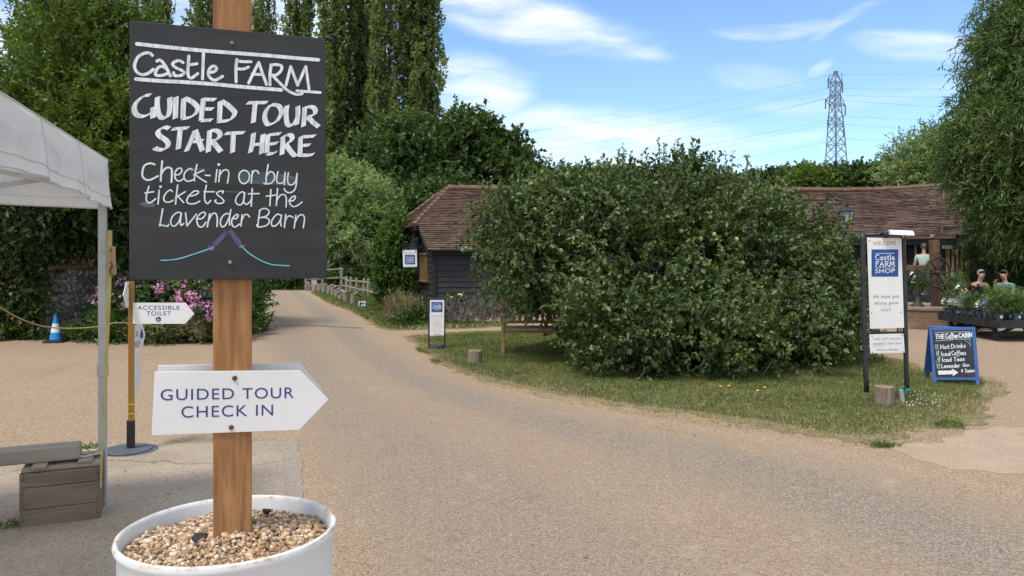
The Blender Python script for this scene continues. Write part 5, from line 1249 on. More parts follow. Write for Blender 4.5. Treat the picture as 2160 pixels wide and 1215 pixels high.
    g = MB(); g.prism(pl3, [pl3.loc(*p) for p in K([(135, 800), (1760, 740), (2060, 425), (2055, 405), (1775, 85), (130, 115)])], .0, -.004)
    g.build('arrow_board', m_white, T, True, bevel=.001)
sign_post()
# ================================================================== OBJECTS
m_canvas, t, b = newmat('white canopy canvas', .75, .2)
n = nd(t, 'ShaderNodeTexNoise', Vector=ocoord(t), Scale=3.0, Detail=8.0, Roughness=.65).outputs[0]
t.links.new(ramp(t, n, [(.3, (.75, .75, .725)), (.7, (.87, .87, .85))]), b.inputs['Base Color'])
n2 = nd(t, 'ShaderNodeTexNoise', Vector=ocoord(t), Scale=7.0, Detail=3.0, Distortion=1.0).outputs[0]
bump(t, b, n2, .5, .03)
tr = nd(t, 'ShaderNodeBsdfTranslucent'); tr.inputs[0].default_value = (.80, .79, .76, 1)
ms = nd(t, 'ShaderNodeMixShader', i0=.40); t.links.new(b.outputs[0], ms.inputs[1]); t.links.new(tr.outputs[0], ms.inputs[2]); t.links.new(ms.outputs[0], t.nodes['Material Output'].inputs[0])
m_alu = noisy('brushed grey aluminium', (.36, .37, .38), (.48, .49, .49), 12, .42, spec=.5, metal=.35)
m_seam = plain('canopy seam', (.58, .58, .56), .8)

def gazebo():
    cor = Vector((xat(226, 4.82), 4.82, 0))
    d1, d2 = Vector((.306, -.952, 0)), Vector((-.952, -.306, 0)); S = 3.0
    T = thing('gazebo', 'white pop up gazebo with grey leg at the left edge', 'gazebo', cor)
    zt, zb, rise = 2.19, 1.88, .82
    cs = [cor, cor + d1 * S, cor + (d1 + d2) * S, cor + d2 * S]
    pk = cor + (d1 + d2) * S / 2 + Vector((0, 0, zt + rise))
    # roof: four sagging slopes, bulging where the scissor truss props the hips
    N = 26
    g = MB()
    for q in range(4):
        a, c_ = cs[q], cs[(q + 1) % 4]
        if q == 3: a, c_ = cs[3], cs[0]
        vs = []
        for j in range(N + 1):
            f = j / N
            for i in range(N + 1):
                e = i / N
                p = a.lerp(c_, e); p = Vector((p.x, p.y, zt)); x = p.lerp(pk, f)
                hip = abs(e - .5) * 2
                sagm = (1 - hip ** 3) * math.sin(math.pi * min(1, f * 1.2)) * .10
                prop = .11 * math.exp(-((f - .36) / .13) ** 2) * hip ** 6
                sg = .07 * math.sin(math.pi * f) * (1 - prop)
                fold = .010 * math.sin(e * 31 + f * 6) * (1 - f) * (1 - hip)
                x.z += -sagm + prop - sg * .6 + fold; vs.append(x)
        g.add(vs, [(j * (N + 1) + i, j * (N + 1) + i + 1, (j + 1) * (N + 1) + i + 1, (j + 1) * (N + 1) + i) for j in range(N) for i in range(N)])
    C = g.build('canopy', m_canvas, T, True, smooth='all')
    out = [(-d2), d1, d2, -d1]
    def vpt(q, e, f):
        a, c_ = cs[q], cs[(q + 1) % 4]; p = a.lerp(c_, e); o = out[q]
        sag = .055 * math.sin(math.pi * e) * f
        w = .016 * math.sin(e * 23 + 1) * f + .012 * math.sin(e * 61) * f * f + .02 * math.exp(-((e - .5) / .03) ** 2) * f
        k = .06 * f * (1 - math.exp(-min(e, 1 - e) / .05)) * .4
        return Vector((p.x, p.y, zt - (zt - zb) * f + .035 * math.sin(math.pi * e) * f)) + o * (w + k + .004)
    for q in range(4):
        g = MB(); NE, NF = 90, 9
        g.add([vpt(q, i / NE, j / NF) for j in range(NF + 1) for i in range(NE + 1)], [(j * (NE + 1) + i, j * (NE + 1) + i + 1, (j + 1) * (NE + 1) + i + 1, (j + 1) * (NE + 1) + i) for j in range(NF) for i in range(NE)])
        V = g.build('valance', m_canvas, T, True, smooth='all')
        g = MB(); g.tube([vpt(q, i / 60, .80) + out[q] * .002 for i in range(61)], .0022, 4); g.tube([vpt(q, i / 60, 1.0) for i in range(61)], .005, 5)
        g.tube([vpt(q, i / 60, 0.0) + out[q] * .003 for i in range(61)], .004, 5)
        for e in (.26, .5): g.tube([vpt(q, e, j / 9) + out[q] * .003 for j in range(10)], .0022, 4)
        s_ = g.build('seam', m_seam, None); s_.data.transform(MW[T.name].inverted()); s_.parent = V
    for q, c_ in enumerate(cs):
        g = MB(); inn = (pk - c_); inn.z = 0; inn.normalize(); p = c_ + inn * .03
        g.box(p + Vector((0, 0, 1.10)), (.046, .046, 2.16), math.atan2(d1.y, d1.x)); L_ = g.build('leg', m_alu, T, True, bevel=.004)
        for nm_, z_, sz_ in (('foot_plate', .006, (.11, .09, .012)), ('collar', .86, (.058, .058, .07))):
            g = MB(); g.box(p + Vector((0, 0, z_)), sz_, math.atan2(d1.y, d1.x)); s_ = g.build(nm_, m_alu, None); s_.data.transform(MW[T.name].inverted()); s_.parent = L_
    for q in range(4):
        a, c_ = cs[q], cs[(q + 1) % 4]; o = -out[q] * .04
        g = MB()
        for i in range(4):
            e0, e1 = i / 4 + .01, (i + 1) / 4
            p, r_ = a.lerp(c_, e0), a.lerp(c_, e1)
            z0, z1 = (2.12, 1.98) if i % 2 == 0 else (1.98, 2.12)
            g.bar(Vector((p.x, p.y, z0)) + o, Vector((r_.x, r_.y, z1)) + o, .016, .03); g.bar(Vector((p.x, p.y, z1)) + o * 1.4, Vector((r_.x, r_.y, z0)) + o * 1.4, .016, .03)
        g.build('scissor_brace', m_alu, T, True)
    return cor
GC = gazebo()
# tie-down strap and its hook beside the leg
def strap():
    P = [at(232, 486, 4.76), at(231, 560, 4.74), at(228, 660, 4.70), at(224, 760, 4.66), at(219, 860, 4.60), at(214, 960, 4.56), at(212, 1030, 4.52)]
    T = thing('tie_down_strap', 'yellow ratchet strap pulled tight beside the gazebo leg', 'strap', P[0] - Vector((0, 0, 1)))
    Q = catmull(P, 6); n = len(Q); vs = []
    for i, p in enumerate(Q):
        tw = R(20 + 62 * (i / n) ** 1.5); w = .026 if i < n * .25 else .030 - .022 * i / n
        a = Vector((math.cos(tw), math.sin(tw), 0)) * w / 2; vs += [p - a, p + a]
    g = MB(); g.add(vs, [(2 * i, 2 * i + 1, 2 * i + 3, 2 * i + 2) for i in range(n - 1)])
    o = g.build('webbing', noisy('faded yellow webbing', (.34, .27, .07), (.50, .43, .15), 18, .8, stretch=(1, 1, .3)), T, True); o.modifiers.new('s', 'SOLIDIFY').thickness = .004
    g = MB(); g.bar(at(236, 520, 4.70), at(237, 580, 4.69), .035, .02); g.tube(catmull([at(231, 530, 4.68), at(236, 521, 4.67), at(240, 530, 4.67), at(240, 548, 4.67)], 4), .007, 6)
    g.bar(at(238, 545, 4.70), at(240, 578, 4.69), .028, .016); g.build('ratchet', noisy('tan handle', (.34, .23, .12), (.5, .36, .2), 12, .6), T, True, bevel=.004)
    g = MB(); g.tube(catmull([at(233, 552, 4.66), at(236, 560, 4.65), at(232, 572, 4.65), at(236, 580, 4.65)], 4), .007, 6); g.build('hook', m_rust, T, True, smooth='all')
strap()
# crate with a heavy plank on it
m_grey = wood('weathered grey boards', (.115, .085, .06), (.24, .19, .14), 'X', scale=.6, dark=(.05, .04, .03), bmp=.5)
m_greyl = wood('silver grey plank', (.235, .19, .145), (.36, .31, .255), 'X', scale=.6, dark=(.13, .10, .08), bmp=.5)
def crate():
    a, c_ = gnd(41, 1117), gnd(211, 1096); d = (c_ - a).normalized(); n_ = Vector((-d.y, d.x, 0)); L = (c_ - a).length; dep, H = .36, .335
    ang = math.atan2(d.y, d.x); M = Matrix.Rotation(ang, 4, 'Z')
    T = thing('wooden_crate', 'old grey dovetailed wooden crate standing on the concrete apron', 'crate', a, ang)
    m_fr = wood('stained crate boards', (.13, .095, .065), (.26, .205, .145), 'X', scale=.7, dark=(.045, .035, .027), bmp=.5)
    g = MB()
    for z0, z1 in ((.0, .105), (.108, .232), (.235, .315)):
        g.box((L / 2, 0.012, (z0 + z1) / 2), (L - .03, .022, z1 - z0), jit=.001); g.box((L / 2, dep - .012, (z0 + z1) / 2), (L - .03, .022, z1 - z0))
    g.build('side_board', m_fr, T, bevel=.003)
    for x in (.009, L - .009):
        g = MB()
        for i in range(8): g.box((x, dep / 2, .02 + i * .0395), (.020, dep + (.008 if i % 2 else -.004), .037))
        g.build('end_board', m_grey, T, bevel=.002)
    g = MB(); g.box((L / 2, dep / 2, .010), (L - .05, dep - .05, .012)); g.build('bottom', m_grey, T)
    g = MB(); g.box((L / 2, .07, .328), (L - .01, .11, .018)); g.box((L / 2, .20, .330), (L - .01, .12, .018)); g.box((L / 2, .32, .328), (L - .01, .09, .018)); g.build('lid_board', m_greyl, T, bevel=.003)
    g = MB(); g.box((L * .80, .13, .348), (.075, .20, .018)); g.box((L * .93, .22, .348), (.055, .11, .018)); g.box((L * .23, .05, .346), (.075, .11, .016)); g.build('batten', m_greyl, T, bevel=.003)
    # plank
    P = thing('plank', 'thick grey timber beam lying across the wooden crate', 'beam', M @ Vector((L * .36, .15, .352)) + a, ang)
    g = MB(); g.box((-1.16, 0, .045), (2.62, .145, .085)); o = g.build('beam', m_greyl, P, bevel=.012)
    # pale cord on the lid
    g = MB(); g.tube(catmull([M @ Vector(q) + a for q in ((L * .68, .10, .375), (L * .78, .09, .366), (L * .88, .12, .366), (L * .98, .16, .362))], 5), .005, 6); tag(g.build('cord', noisy('pale rope', (.5, .46, .38), (.62, .58, .5), 60, .9), None, smooth='all'), 'pale cord lying over the crate lid beside the plank end', 'cord')
crate()

# ---- finger post on a round foot
m_yelp = wood('golden stained post', (.24, .115, .02), (.38, .20, .045), 'Z', dark=(.15, .07, .02), bmp=.2)
def finger_post():
    b0 = gnd(276, 952); Y = b0.y
    T = thing('finger_post', 'small wooden finger post with toilet arrows on a round metal foot', 'sign post', b0)
    m_foot = noisy('painted grey steel', (.075, .085, .10), (.115, .125, .145), 9, .45, spec=.5)
    g = MB(); g.lathe([(.205, 0), (.207, .006), (.205, .012), (.20, .014)], b0, 40); g.lathe([(.185, .015), (.188, .021), (.185, .027), (.06, .030), (.03, .032)], b0 + Vector((-.02, -.015, 0)), 36)
    g.build('foot', m_foot, T, True, smooth=True)
    g = MB(); g.box(b0 + Vector((0, 0, .135)), (.062, .062, .235), .45); g.build('socket', plain('black rubber socket', (.016, .018, .021), .6), T, True, bevel=.004)
    top = zat(594, Y)
    g = MB(); g.box(b0 + Vector((.004, 0, (.2 + top) / 2)), (.046, .046, top - .2), .45); g.build('post', m_yelp, T, True, bevel=.003)
    g = MB()
    for z in (zat(852, Y), zat(872, Y)): g.box(b0 + Vector((.004, 0, z)), (.050, .050, .012), .45)
    g.build('tape', plain('yellow tape', (.55, .36, .03), .5), T, True)
    pl = Plane(b0 + Vector((0, -.042, 1.3)), -2)
    g = MB(); g.prism(pl, [pl.loc(*p) for p in ((280, 683), (390, 683), (409.5, 662), (391, 638.5), (280.5, 638.5))], 0, -.004)
    Ar = g.build('accessible_toilet_arrow', m_white, T, True)
    print_text('ACCESSIBLE', pl, (290, 653), (379, 653), 8.8, m_navy, Ar, space=1.12)
    print_text('TOILET', pl, (309, 665), (361, 665), 8.8, m_navy, Ar, space=1.12)
    k = Ink(pl, .0009); cx, cy = 334, 673.5
    k.fill([(cx + 5.9 * math.cos(i * math.pi / 12), cy + 5.9 * math.sin(i * math.pi / 12)) for i in range(24)]); k.done('symbol_disc', m_navy, Ar)
    k = Ink(pl, .0016); w1 = .0030
    for s_ in ([(333, 670), (333.2, 674), (336, 674), (337.2, 677)], [(331.6, 673), (330.8, 675.5), (332.6, 677.6), (335, 677)]): k.stroke(s_, w1)
    k.stroke([(332.8, 668.6), (333, 668.6)], .006); k.done('wheelchair_symbol', m_white, Ar)
    # tickets arrow pointing away to the left; pick up and lower boards pointing away
    def far_board(name, zt, zb, yaw, L, s0, lines, notch):
        p2 = Plane(b0 + Vector((.0, -.036, 0)) if not notch else b0 + Vector((.03, -.005, 0)), yaw)
        hh = (zt - zb) / 2; zm = (zt + zb) / 2
        pts = [(s0, zb), (s0 + L, zb), (s0 + L + .09, zm), (s0 + L, zt), (s0, zt)] if notch else [(s0, zb), (s0 + L * .85, zb + 0), (s0 + L * .85, zt), (s0, zt), (s0 - .08, zm)]
        g = MB(); g.prism(p2, pts, 0, -.004); o = g.build(name, m_white, T, True)
        return p2, o
    p2, o = far_board('tickets_arrow', zat(594, Y), zat(648, Y), 100, .14, -.05, None, False)
    z = zat(620, Y)
    print_text('TICKETS', p2, (-.025, z + .045), (.05, z + .045), .03, m_navy, o, up=1)
    print_text('&', p2, (.0, z - .05), (.03, z - .05), .05, m_navy, o, up=1)
    p2, o = far_board('taxi_arrow', zat(686, Y), zat(740, Y), 101, .22, .01, None, True)
    z = zat(712, Y)
    print_text('TAXI', p2, (.03, z + .0), (.11, z + .0), .05, m_navy, o, up=1); print_text('PICK UP', p2, (.02, z - .085), (.16, z - .085), .05, m_navy, o, up=1)
    g = Ink(p2, .001)
    car = [(.16, z - .02), (.25, z - .02), (.25, z + .015), (.235, z + .02), (.222, z + .05), (.19, z + .05), (.178, z + .02), (.16, z + .015)]
    g.fill(car, px=False)
    for x in (.18, .23): g.stroke([(x, z - .02), (x + .001, z - .02)], .022, px=False)
    g.done('taxi_symbol', m_navy, o)
    p2, o = far_board('lower_board', zat(742, Y), zat(840, Y), 104, .16, .0, None, True)
finger_post()
# ---- traffic cone
def cone():
    b0 = gnd(117, 722); T = thing('traffic_cone', 'blue and white traffic cone in front of the flint wall', 'traffic cone', b0); H = .53
    m_cb = plain('bright blue plastic', (.01, .24, .62), .4); m_cw = plain('reflective white band', (.72, .74, .74), .4)
    g = MB(); g.box(b0 + Vector((0, 0, .02)), (.34, .34, .04), .2); g.box(b0 + Vector((0, 0, .048)), (.24, .24, .02), .2); g.build('base', plain('black rubber', (.02, .02, .022), .7), T, True, bevel=.012)
    g = MB(); g.lathe([(.105, .058), (.078, .19)], b0, 24); g.build('cone_foot', m_cb, T, True, smooth=True); g = MB(); g.lathe([(.0495, .355), (.024, .50), (.027, .505), (.027, .525), (.015, .532)], b0, 24); g.build('cone_tip', m_cb, T, True, smooth=True)
    g = MB(); g.lathe([(.0805, .19), (.0515, .355)], b0, 24); g.build('band', m_cw, T, True, smooth=True)
cone()
g = MB(); Q = catmull([at(-60, 615, 9.5), at(0, 648, 9.8), at(40, 671, 10.3), at(90, 688, 10.9), at(150, 693, 11.3), at(215, 688, 11.7), at(245, 681, 12.0), at(300, 684, 12.6), at(340, 690, 13.1)], 6)
g.tube(Q, .011, 6); tag(g.build('rope', noisy('yellow green rope', (.22, .20, .07), (.38, .35, .15), 60, .9), smooth='all'), 'yellow green rope sagging across in front of the cone', 'rope')
# ---- wire basket of bedding flowers by the gate
T = thing('wire_planter', 'low black wire flower basket by the iron gate', 'planter', gnd(31, 716)); b0 = gnd(31, 716)
g = MB()
for i in range(14):
    a = i * 2 * math.pi / 14; g.tube([b0 + Vector((math.cos(a) * .24, math.sin(a) * .24, .0)), b0 + Vector((math.cos(a) * .15, math.sin(a) * .15, .24))], .008, 4)
g.tube([b0 + Vector((math.cos(i * .4) * .24, math.sin(i * .4) * .24, .02)) for i in range(17)], .012, 5); g.tube([b0 + Vector((math.cos(i * .4) * .15, math.sin(i * .4) * .15, .24)) for i in range(17)], .012, 5)
g.build('basket', m_black, T, True)
P, D = crown_points([(b0 + Vector((0, 0, .3)), (.2, .2, .12))], 60, .3, .2, 50); leaves('foliage', *sprays(P, D, 8, .12, leaf=(.06, .035)), m_hedge, T)
m_cor = plain('coral petals', (.62, .16, .14), .6)
for x, z in ((.02, .42), (-.08, .36), (.16, .36)): g = MB(); g.ell(b0 + Vector((x, -.1, z)), .035, 8, 5); g.build('flower', m_cor, T, True, smooth='all')

# ---- logo panel used on the farm's own signs
def logo(pl, x0, y0, x1, y1, Bd, shop, sc):
    k = Ink(pl, .0034)
    k.fill([(x0, y1), (x1, y1), (x1, y0), (x0, y0)]); k.done('logo_panel', m_blue, Bd)
    w, h = x1 - x0, y1 - y0; X = lambda f: x0 + w * f; Yy = lambda f: y0 + h * f
    k = Ink(pl, .0044); lw = (pl.loc(X(.014), y0) - pl.loc(x0, y0)).length; ly = (pl.loc(x0 + .026 * w, y0) - pl.loc(x0, y0)).length
    if shop:
        k.stroke([(X(.14), Yy(.16)), (X(.86), Yy(.14))], lw * 1.2)
        hand(k, 'Castle', (X(.14), Yy(.395)), (X(.86), Yy(.385)), h * .112, w * .027, track=1.0)
        hand(k, 'FARM', (X(.15), Yy(.625)), (X(.86), Yy(.615)), h * .098, w * .028, track=1.2, serif=True)
        k.stroke([(X(.14), Yy(.665)), (X(.55), Yy(.66))], lw); k.stroke([(X(.55), Yy(.52)), (X(.68), Yy(.655)), (X(.74), Yy(.65))], lw); k.stroke([(X(.76), Yy(.655)), (X(.86), Yy(.65))], lw)
        k.done('lettering', m_white, Bd)
        print_text('SHOP', pl, (X(.14), Yy(.875)), (X(.87), Yy(.855)), h * .165, m_white, Bd, space=1.1, off=.0046, bold=.008)
    else:
        k.stroke([(X(.14), Yy(.16)), (X(.86), Yy(.16))], lw * 1.2)
        hand(k, 'Castle', (X(.13), Yy(.45)), (X(.88), Yy(.45)), h * .128, w * .032, track=1.0)
        hand(k, 'FARM', (X(.13), Yy(.70)), (X(.88), Yy(.70)), h * .112, w * .034, track=1.2, serif=True)
        k.stroke([(X(.28), Yy(.82)), (X(.46), Yy(.82))], lw * 1.3); k.stroke([(X(.54), Yy(.82)), (X(.72), Yy(.82))], lw * 1.3)
        k.done('lettering', m_white, Bd)
# ---- private road notice in a black frame
def road_sign():
    b0 = gnd(921, 737); T = thing('road_notice', 'slim white farm notice in a black frame on the lawn corner', 'sign', b0); pl = Plane(b0, -4)
    L, Rr = pl.loc(904.5, 740), pl.loc(937.5, 738); z1 = pl.loc(921, 630.5).y
    g = MB()
    for a in (L.x, Rr.x): g.bar(pl.w(a, 0, -.02), pl.w(a, z1, -.02), .028, .028)
    g.bar(pl.w(L.x - .02, z1, -.02), pl.w(Rr.x + .02, z1, -.02), .04, .03); g.build('frame', m_steel, T, True, bevel=.003)
    g = MB(); g.prism(pl, [pl.loc(*p) for p in ((906.5, 708), (936.5, 707), (937, 633), (907, 633))], .002, -.004); Bd = g.build('notice_board', m_white, T, True)
    logo(pl, 910, 637, 933.5, 658.5, Bd, False, 1)
    for tx, y, x0, x1, c in (('PRIVATE ROAD', 667, 910, 934, 2.3), ('ACCESS FOR FARM TRAFFIC', 670.4, 910, 933, 1.2), ('This is a working farm,', 675.2, 913, 931, 1.3), ('please take care', 678, 912, 931.5, 1.3), ('DOGS ON', 682, 917, 927.5, 1.5), ('LEADS PLEASE', 684.8, 911, 932.5, 1.7), ('Keep to the marked', 688, 913, 931, 1.3), ('paths and tracks, and', 690.4, 912, 932, 1.3), ('close all gates', 692.6, 915, 930, 1.3), ('Please slow down', 697.5, 912, 932, 1.2), ('for our animals', 700, 911, 932, 1.2)):
        print_text(tx, pl, (x0, y), (x1, y), c, m_grey, Bd, off=.0034)
    k = Ink(pl, .0034); hand(k, 'Thank you', (914, 706), (929, 705.4), 1.5, .35, slant=.25); k.done('lettering', m_grey, Bd)
    T2 = thing('sign_weight', 'dark round weight lying between the legs of the slim farm notice', 'weight', gnd(921, 738))
    c0 = gnd(920.5, 737) + Vector((0, .1, 0)); g = MB(); g.lathe([(.15, 0), (.155, .03), (.14, .07), (.07, .085), (.02, .085)], c0, 24); g.build('weight', noisy('dark stone weight', (.03, .032, .036), (.07, .072, .078), 12, .7), T2, True, smooth=True)
road_sign()
# ---- welcome sign with its hours board and lamp
def welcome():
    b0 = gnd(1872, 850); T = thing('welcome_sign', 'tall black framed welcome sign with a flood lamp and hours board', 'sign', b0); pl = Plane(b0, 3)
    def pole(P, r=.027):
        pts = []
        for i in range(len(P) - 1):
            for j in range(9):
                pts.append(pl.w(*pl.loc(P[i][0] + (P[i + 1][0] - P[i][0]) * j / 9, P[i][1] + (P[i + 1][1] - P[i][1]) * j / 9), -.03) + Vector((random.uniform(-.002, .002), 0, 0)))
        g = MB(); g.tube(pts, [r * random.uniform(.94, 1.06) for _ in pts], 9); return g.build('pole', m_steel, T, True, smooth='all')
    pole([(1822.5, 492), (1824, 610), (1831.5, 855)]); pole([(1908, 496), (1911, 610), (1917, 848)])
    for a_, b_, r_ in ((1821, 1912, .022), (1826, 1914, .016)):
        y_ = 495 if r_ > .02 else 703; g = MB(); g.tube([pl.w(*pl.loc(a_, y_), -.033), pl.w(*pl.loc(b_, y_), -.033)], r_, 8); g.build('cross_bar', m_steel, T, True, smooth='all')
    g = MB(); g.prism(pl, [pl.loc(*p) for p in ((1835.5, 693.5), (1907, 691.5), (1901, 503), (1829, 501))], .002, -.006); Bd = g.build('welcome_board', m_white, T, True, bevel=.001)
    print_text('WELCOME', pl, (1841, 517.5), (1890, 516), 8.2, m_grey, Bd, space=1.15, off=.0026)
    logo(pl, 1838, 526, 1894.5, 583.5, Bd, True, 1)
    k = Ink(pl, .0034)
    for tx, p0, p1 in (('We hope you', (1840.5, 629), (1896, 627.5)), ('enjoy your', (1844, 642.5), (1895, 641)), ('visit.', (1857, 656.5), (1880, 655.5))): hand(k, tx, p0, p1, 4.4, .62, slant=.28)
    k.done('lettering', m_grey, Bd)
    for p in ((1834, 507.5), (1896, 506), (1838.5, 660), (1900, 658.5)): g = MB(); screw(g, pl, *p, .006, .0026); g.build('screw', m_steel, Bd, True)
    g = MB(); g.prism(pl, [pl.loc(*p) for p in ((1836, 745.5), (1908.5, 744), (1906, 703.5), (1834, 705.5))], .002, -.006); Hb = g.build('hours_board', m_white, T, True, bevel=.001)
    print_text('TUES - SAT: 9am-5pm', pl, (1840.5, 717.5), (1901.5, 715.5), 4.4, m_grey, Hb, space=1.1, off=.003)
    print_text('SUNDAYS:', pl, (1841, 727.5), (1867.5, 726.8), 4.6, m_grey, Hb, space=1.1, off=.003); print_text('10am-5pm', pl, (1871, 726.6), (1901.5, 725.6), 4.6, m_grey, Hb, off=.003)
    print_text('& BANK HOLIDAYS', pl, (1841, 731), (1867, 730.3), 1.7, m_grey, Hb, off=.003); print_text('Closed on Mondays', pl, (1848.5, 740), (1894.5, 738.8), 4.2, m_grey, Hb, space=1.1, off=.003)
    for p in ((1839, 708.5), (1902, 706.5), (1840, 743), (1903, 741.5)): g = MB(); screw(g, pl, *p, .006, .0028); g.build('screw', m_steel, Hb, True)
    # lamp on the crossbar
    a = pl.loc(1868, 494); g = MB()
    c0, c1 = pl.w(a.x, a.y + .005, .06), pl.w(*pl.loc(1916, 495), .06)
    prof = [math.pi * i / 8 for i in range(9)]; r = .048; vs = []
    for c_ in (c0, c1):
        vs += [c_ + pl.n * (math.cos(q) * r * 1.15) + Vector((0, 0, math.sin(q) * r * 1.1 - .012)) for q in prof]
    n = len(prof)
    g.add(vs, [(i, i + 1, n + i + 1, n + i) for i in range(n - 1)] + [tuple(range(n - 1, -1, -1)), tuple(range(n, 2 * n)), (0, n, 2 * n - 1, n - 1)])
    lamp = g.build('lamp_shade', plain('white enamelled lamp', (.72, .74, .78), .35), T, True, smooth=True)
    g = MB(); g.ell(pl.w(*pl.loc(1866, 493.5), .03), .042, 12, 8); g.tube(catmull([pl.w(*pl.loc(1853, 496), .0), pl.w(*pl.loc(1858, 491), .0), pl.w(*pl.loc(1866, 491), .01), pl.w(*pl.loc(1872, 493), .05)], 4), .013, 6); g.build('lamp_joint', m_steel, T, True, smooth='all')
    g = MB(); g.tube(catmull([pl.w(*pl.loc(*p), .01) for p in ((1905, 701), (1909, 708), (1912.5, 722), (1910, 738), (1911, 780), (1913, 805), (1909, 816), (1903, 820))], 5), .007, 6); g.build('cable', m_steel, T, True, smooth='all')
    g = MB(); g.tube([pl.w(*pl.loc(1900.5, 822), .0), pl.w(*pl.loc(1904, 849), .0)], .024, 10); g.build('conduit', plain('pale grey plastic', (.34, .36, .38), .5), T, True, smooth=True)
    g = MB(); z0 = pl.loc(1913, 822)
    for i in range(3): g.tube([pl.w(z0.x + .04 * math.cos(q), z0.y + .01 * i - .01, .0 - .03 + .04 * math.sin(q)) for q in [j * .7 for j in range(10)]], .005, 5)
    g.tube([pl.w(z0.x - .02, z0.y, .02), pl.w(z0.x + .06, z0.y + .005, .03)], .004, 5); g.build('tie', plain('turquoise twine', (.02, .30, .34), .6), T, True)
welcome()
# ---- cafe A board
def a_board():
    b0 = gnd(2018, 812); lean = 9; pl = Plane(b0 + Vector((0, 0, 0)), -22, lean); T = thing('cafe_board', 'blue framed folding chalkboard listing hot and iced drinks', 'a-board', b0)
    m_bf = noisy('blue painted frame', (.035, .10, .30), (.055, .14, .38), 7, .5)
    o4 = [(1959.5, 690.5), (2057, 689.5), (2066, 801.5), (1968, 801.5)]; i4 = [(1966.5, 697.5), (2050, 696.5), (2057.5, 796.5), (1974, 796.5)]
    O = [pl.loc(*p) for p in o4]; I = [pl.loc(*p) for p in i4]
    g = MB()
    for q in range(4):
        j = (q + 1) % 4; g.prism(pl, [O[q], O[j], I[j], I[q]], .004, -.018)
    for x0, x1, y in ((1967.5, 1975.5, 812), (2058, 2066.5, 815)):
        g.prism(pl, [pl.loc(x0, 800.5), pl.loc(x1, 800.5), pl.loc(x1 + .7, y), pl.loc(x0 + .7, y)], .003, -.018)
    g.build('frame', m_bf, T, True, bevel=.002)
    g = MB(); g.prism(pl, [I[0] - Vector((.004, -.004)), I[1] + Vector((.004, .004)), I[2] + Vector((.004, -.004)), I[3] - Vector((.004, .004))], -.004, -.012); Bd = g.build('slate', m_slate, T, True)
    # rear leaf, splayed the other way
    rear = Plane(pl.w(*((O[0] + O[1]) / 2), -.03), -22, -24); w2 = (O[1] - O[0]).length / 2
    g = MB(); g.prism(rear, [(-w2, -.0), (w2, 0), (w2 + .02, -.68), (-w2 - .02, -.68)], 0, -.018)
    for x in (-w2, w2 - .04): g.prism(rear, [(x, -.68), (x + .05, -.68), (x + .05, -.76), (x, -.76)], 0, -.018)
    g.build('rear_leaf', m_bf, T, True)
    k = Ink(pl, -.0034); f = lambda P: crop(P, 1960, 680, 8.1)
    one = lambda x, y: f([(x, y)])[0]
    for s_, p0, p1, xh, w_ in (('THE', one(105, 280), one(265, 277), 5.6, 2.0), ('Coffee', one(285, 278), one(485, 268), 7.0, 1.7), ('CABIN', one(505, 258), one(730, 250), 5.4, 2.0), ('Hot', one(190, 455), one(345, 448), 5.6, 1.5), ('Drinks', one(375, 445), one(620, 430), 5.6, 1.4), ('Iced', one(205, 575), one(360, 570), 5.6, 1.5), ('Coffees', one(385, 560), one(630, 555), 5.8, 1.3),
                             ('Iced', one(220, 672), one(380, 668), 5.4, 1.5), ('Teas', one(420, 662), one(605, 655), 5.2, 1.5), ('Lavender', one(210, 780), one(525, 768), 5.2, 1.4), ('Gin', one(575, 755), one(690, 752), 3.8, 1.4), ('Tonics', one(612, 858), one(775, 845), 4.4, 1.5), ('&', one(548, 845), one(580, 843), 3.5, 1.3)):
        hand(k, s_, p0, p1, xh * (.9 if s_ not in ('THE', 'CABIN') else .95), w_)
    for P in ([(90, 168), (710, 158)], [(105, 318), (365, 298)], [(440, 290), (710, 280)]): k.stroke(f(P), .0042)
    k.done('lettering', m_chalk, Bd)
    k = Ink(pl, -.0030); k.fill(f([(150, 825), (390, 822), (390, 790), (500, 855), (405, 918), (403, 885), (158, 893)])); k.done('arrow', m_chalk, Bd)
    k = Ink(pl, -.0032)
    for y, dx in ((385, 0), (500, 15), (610, 35), (715, 35)):
        for P in ([(105 + dx, y), (150 + dx, y - 5)], [(108 + dx, y), (118 + dx, y + 70)], [(150 + dx, y), (145 + dx, y + 68)], [(118 + dx, y + 70), (146 + dx, y + 68)], [(112 + dx, y + 25), (148 + dx, y + 22)]): k.stroke(f(P), .0040)
    for P in ([(150, 545), (165, 470)], [(165, 650), (180, 575)]): k.stroke(f(P), .004)
    k.done('cup_drawing', m_chalkthin, Bd)
    k = Ink(pl, -.0032)
    for P in ([(600, 290), (660, 340), (715, 390)], [(690, 285), (700, 350), (710, 410)], [(115, 660), (130, 730), (140, 780)]): k.stroke(f(P), .0045)
    k.done('lavender_stem', m_teal, Bd)
a_board()
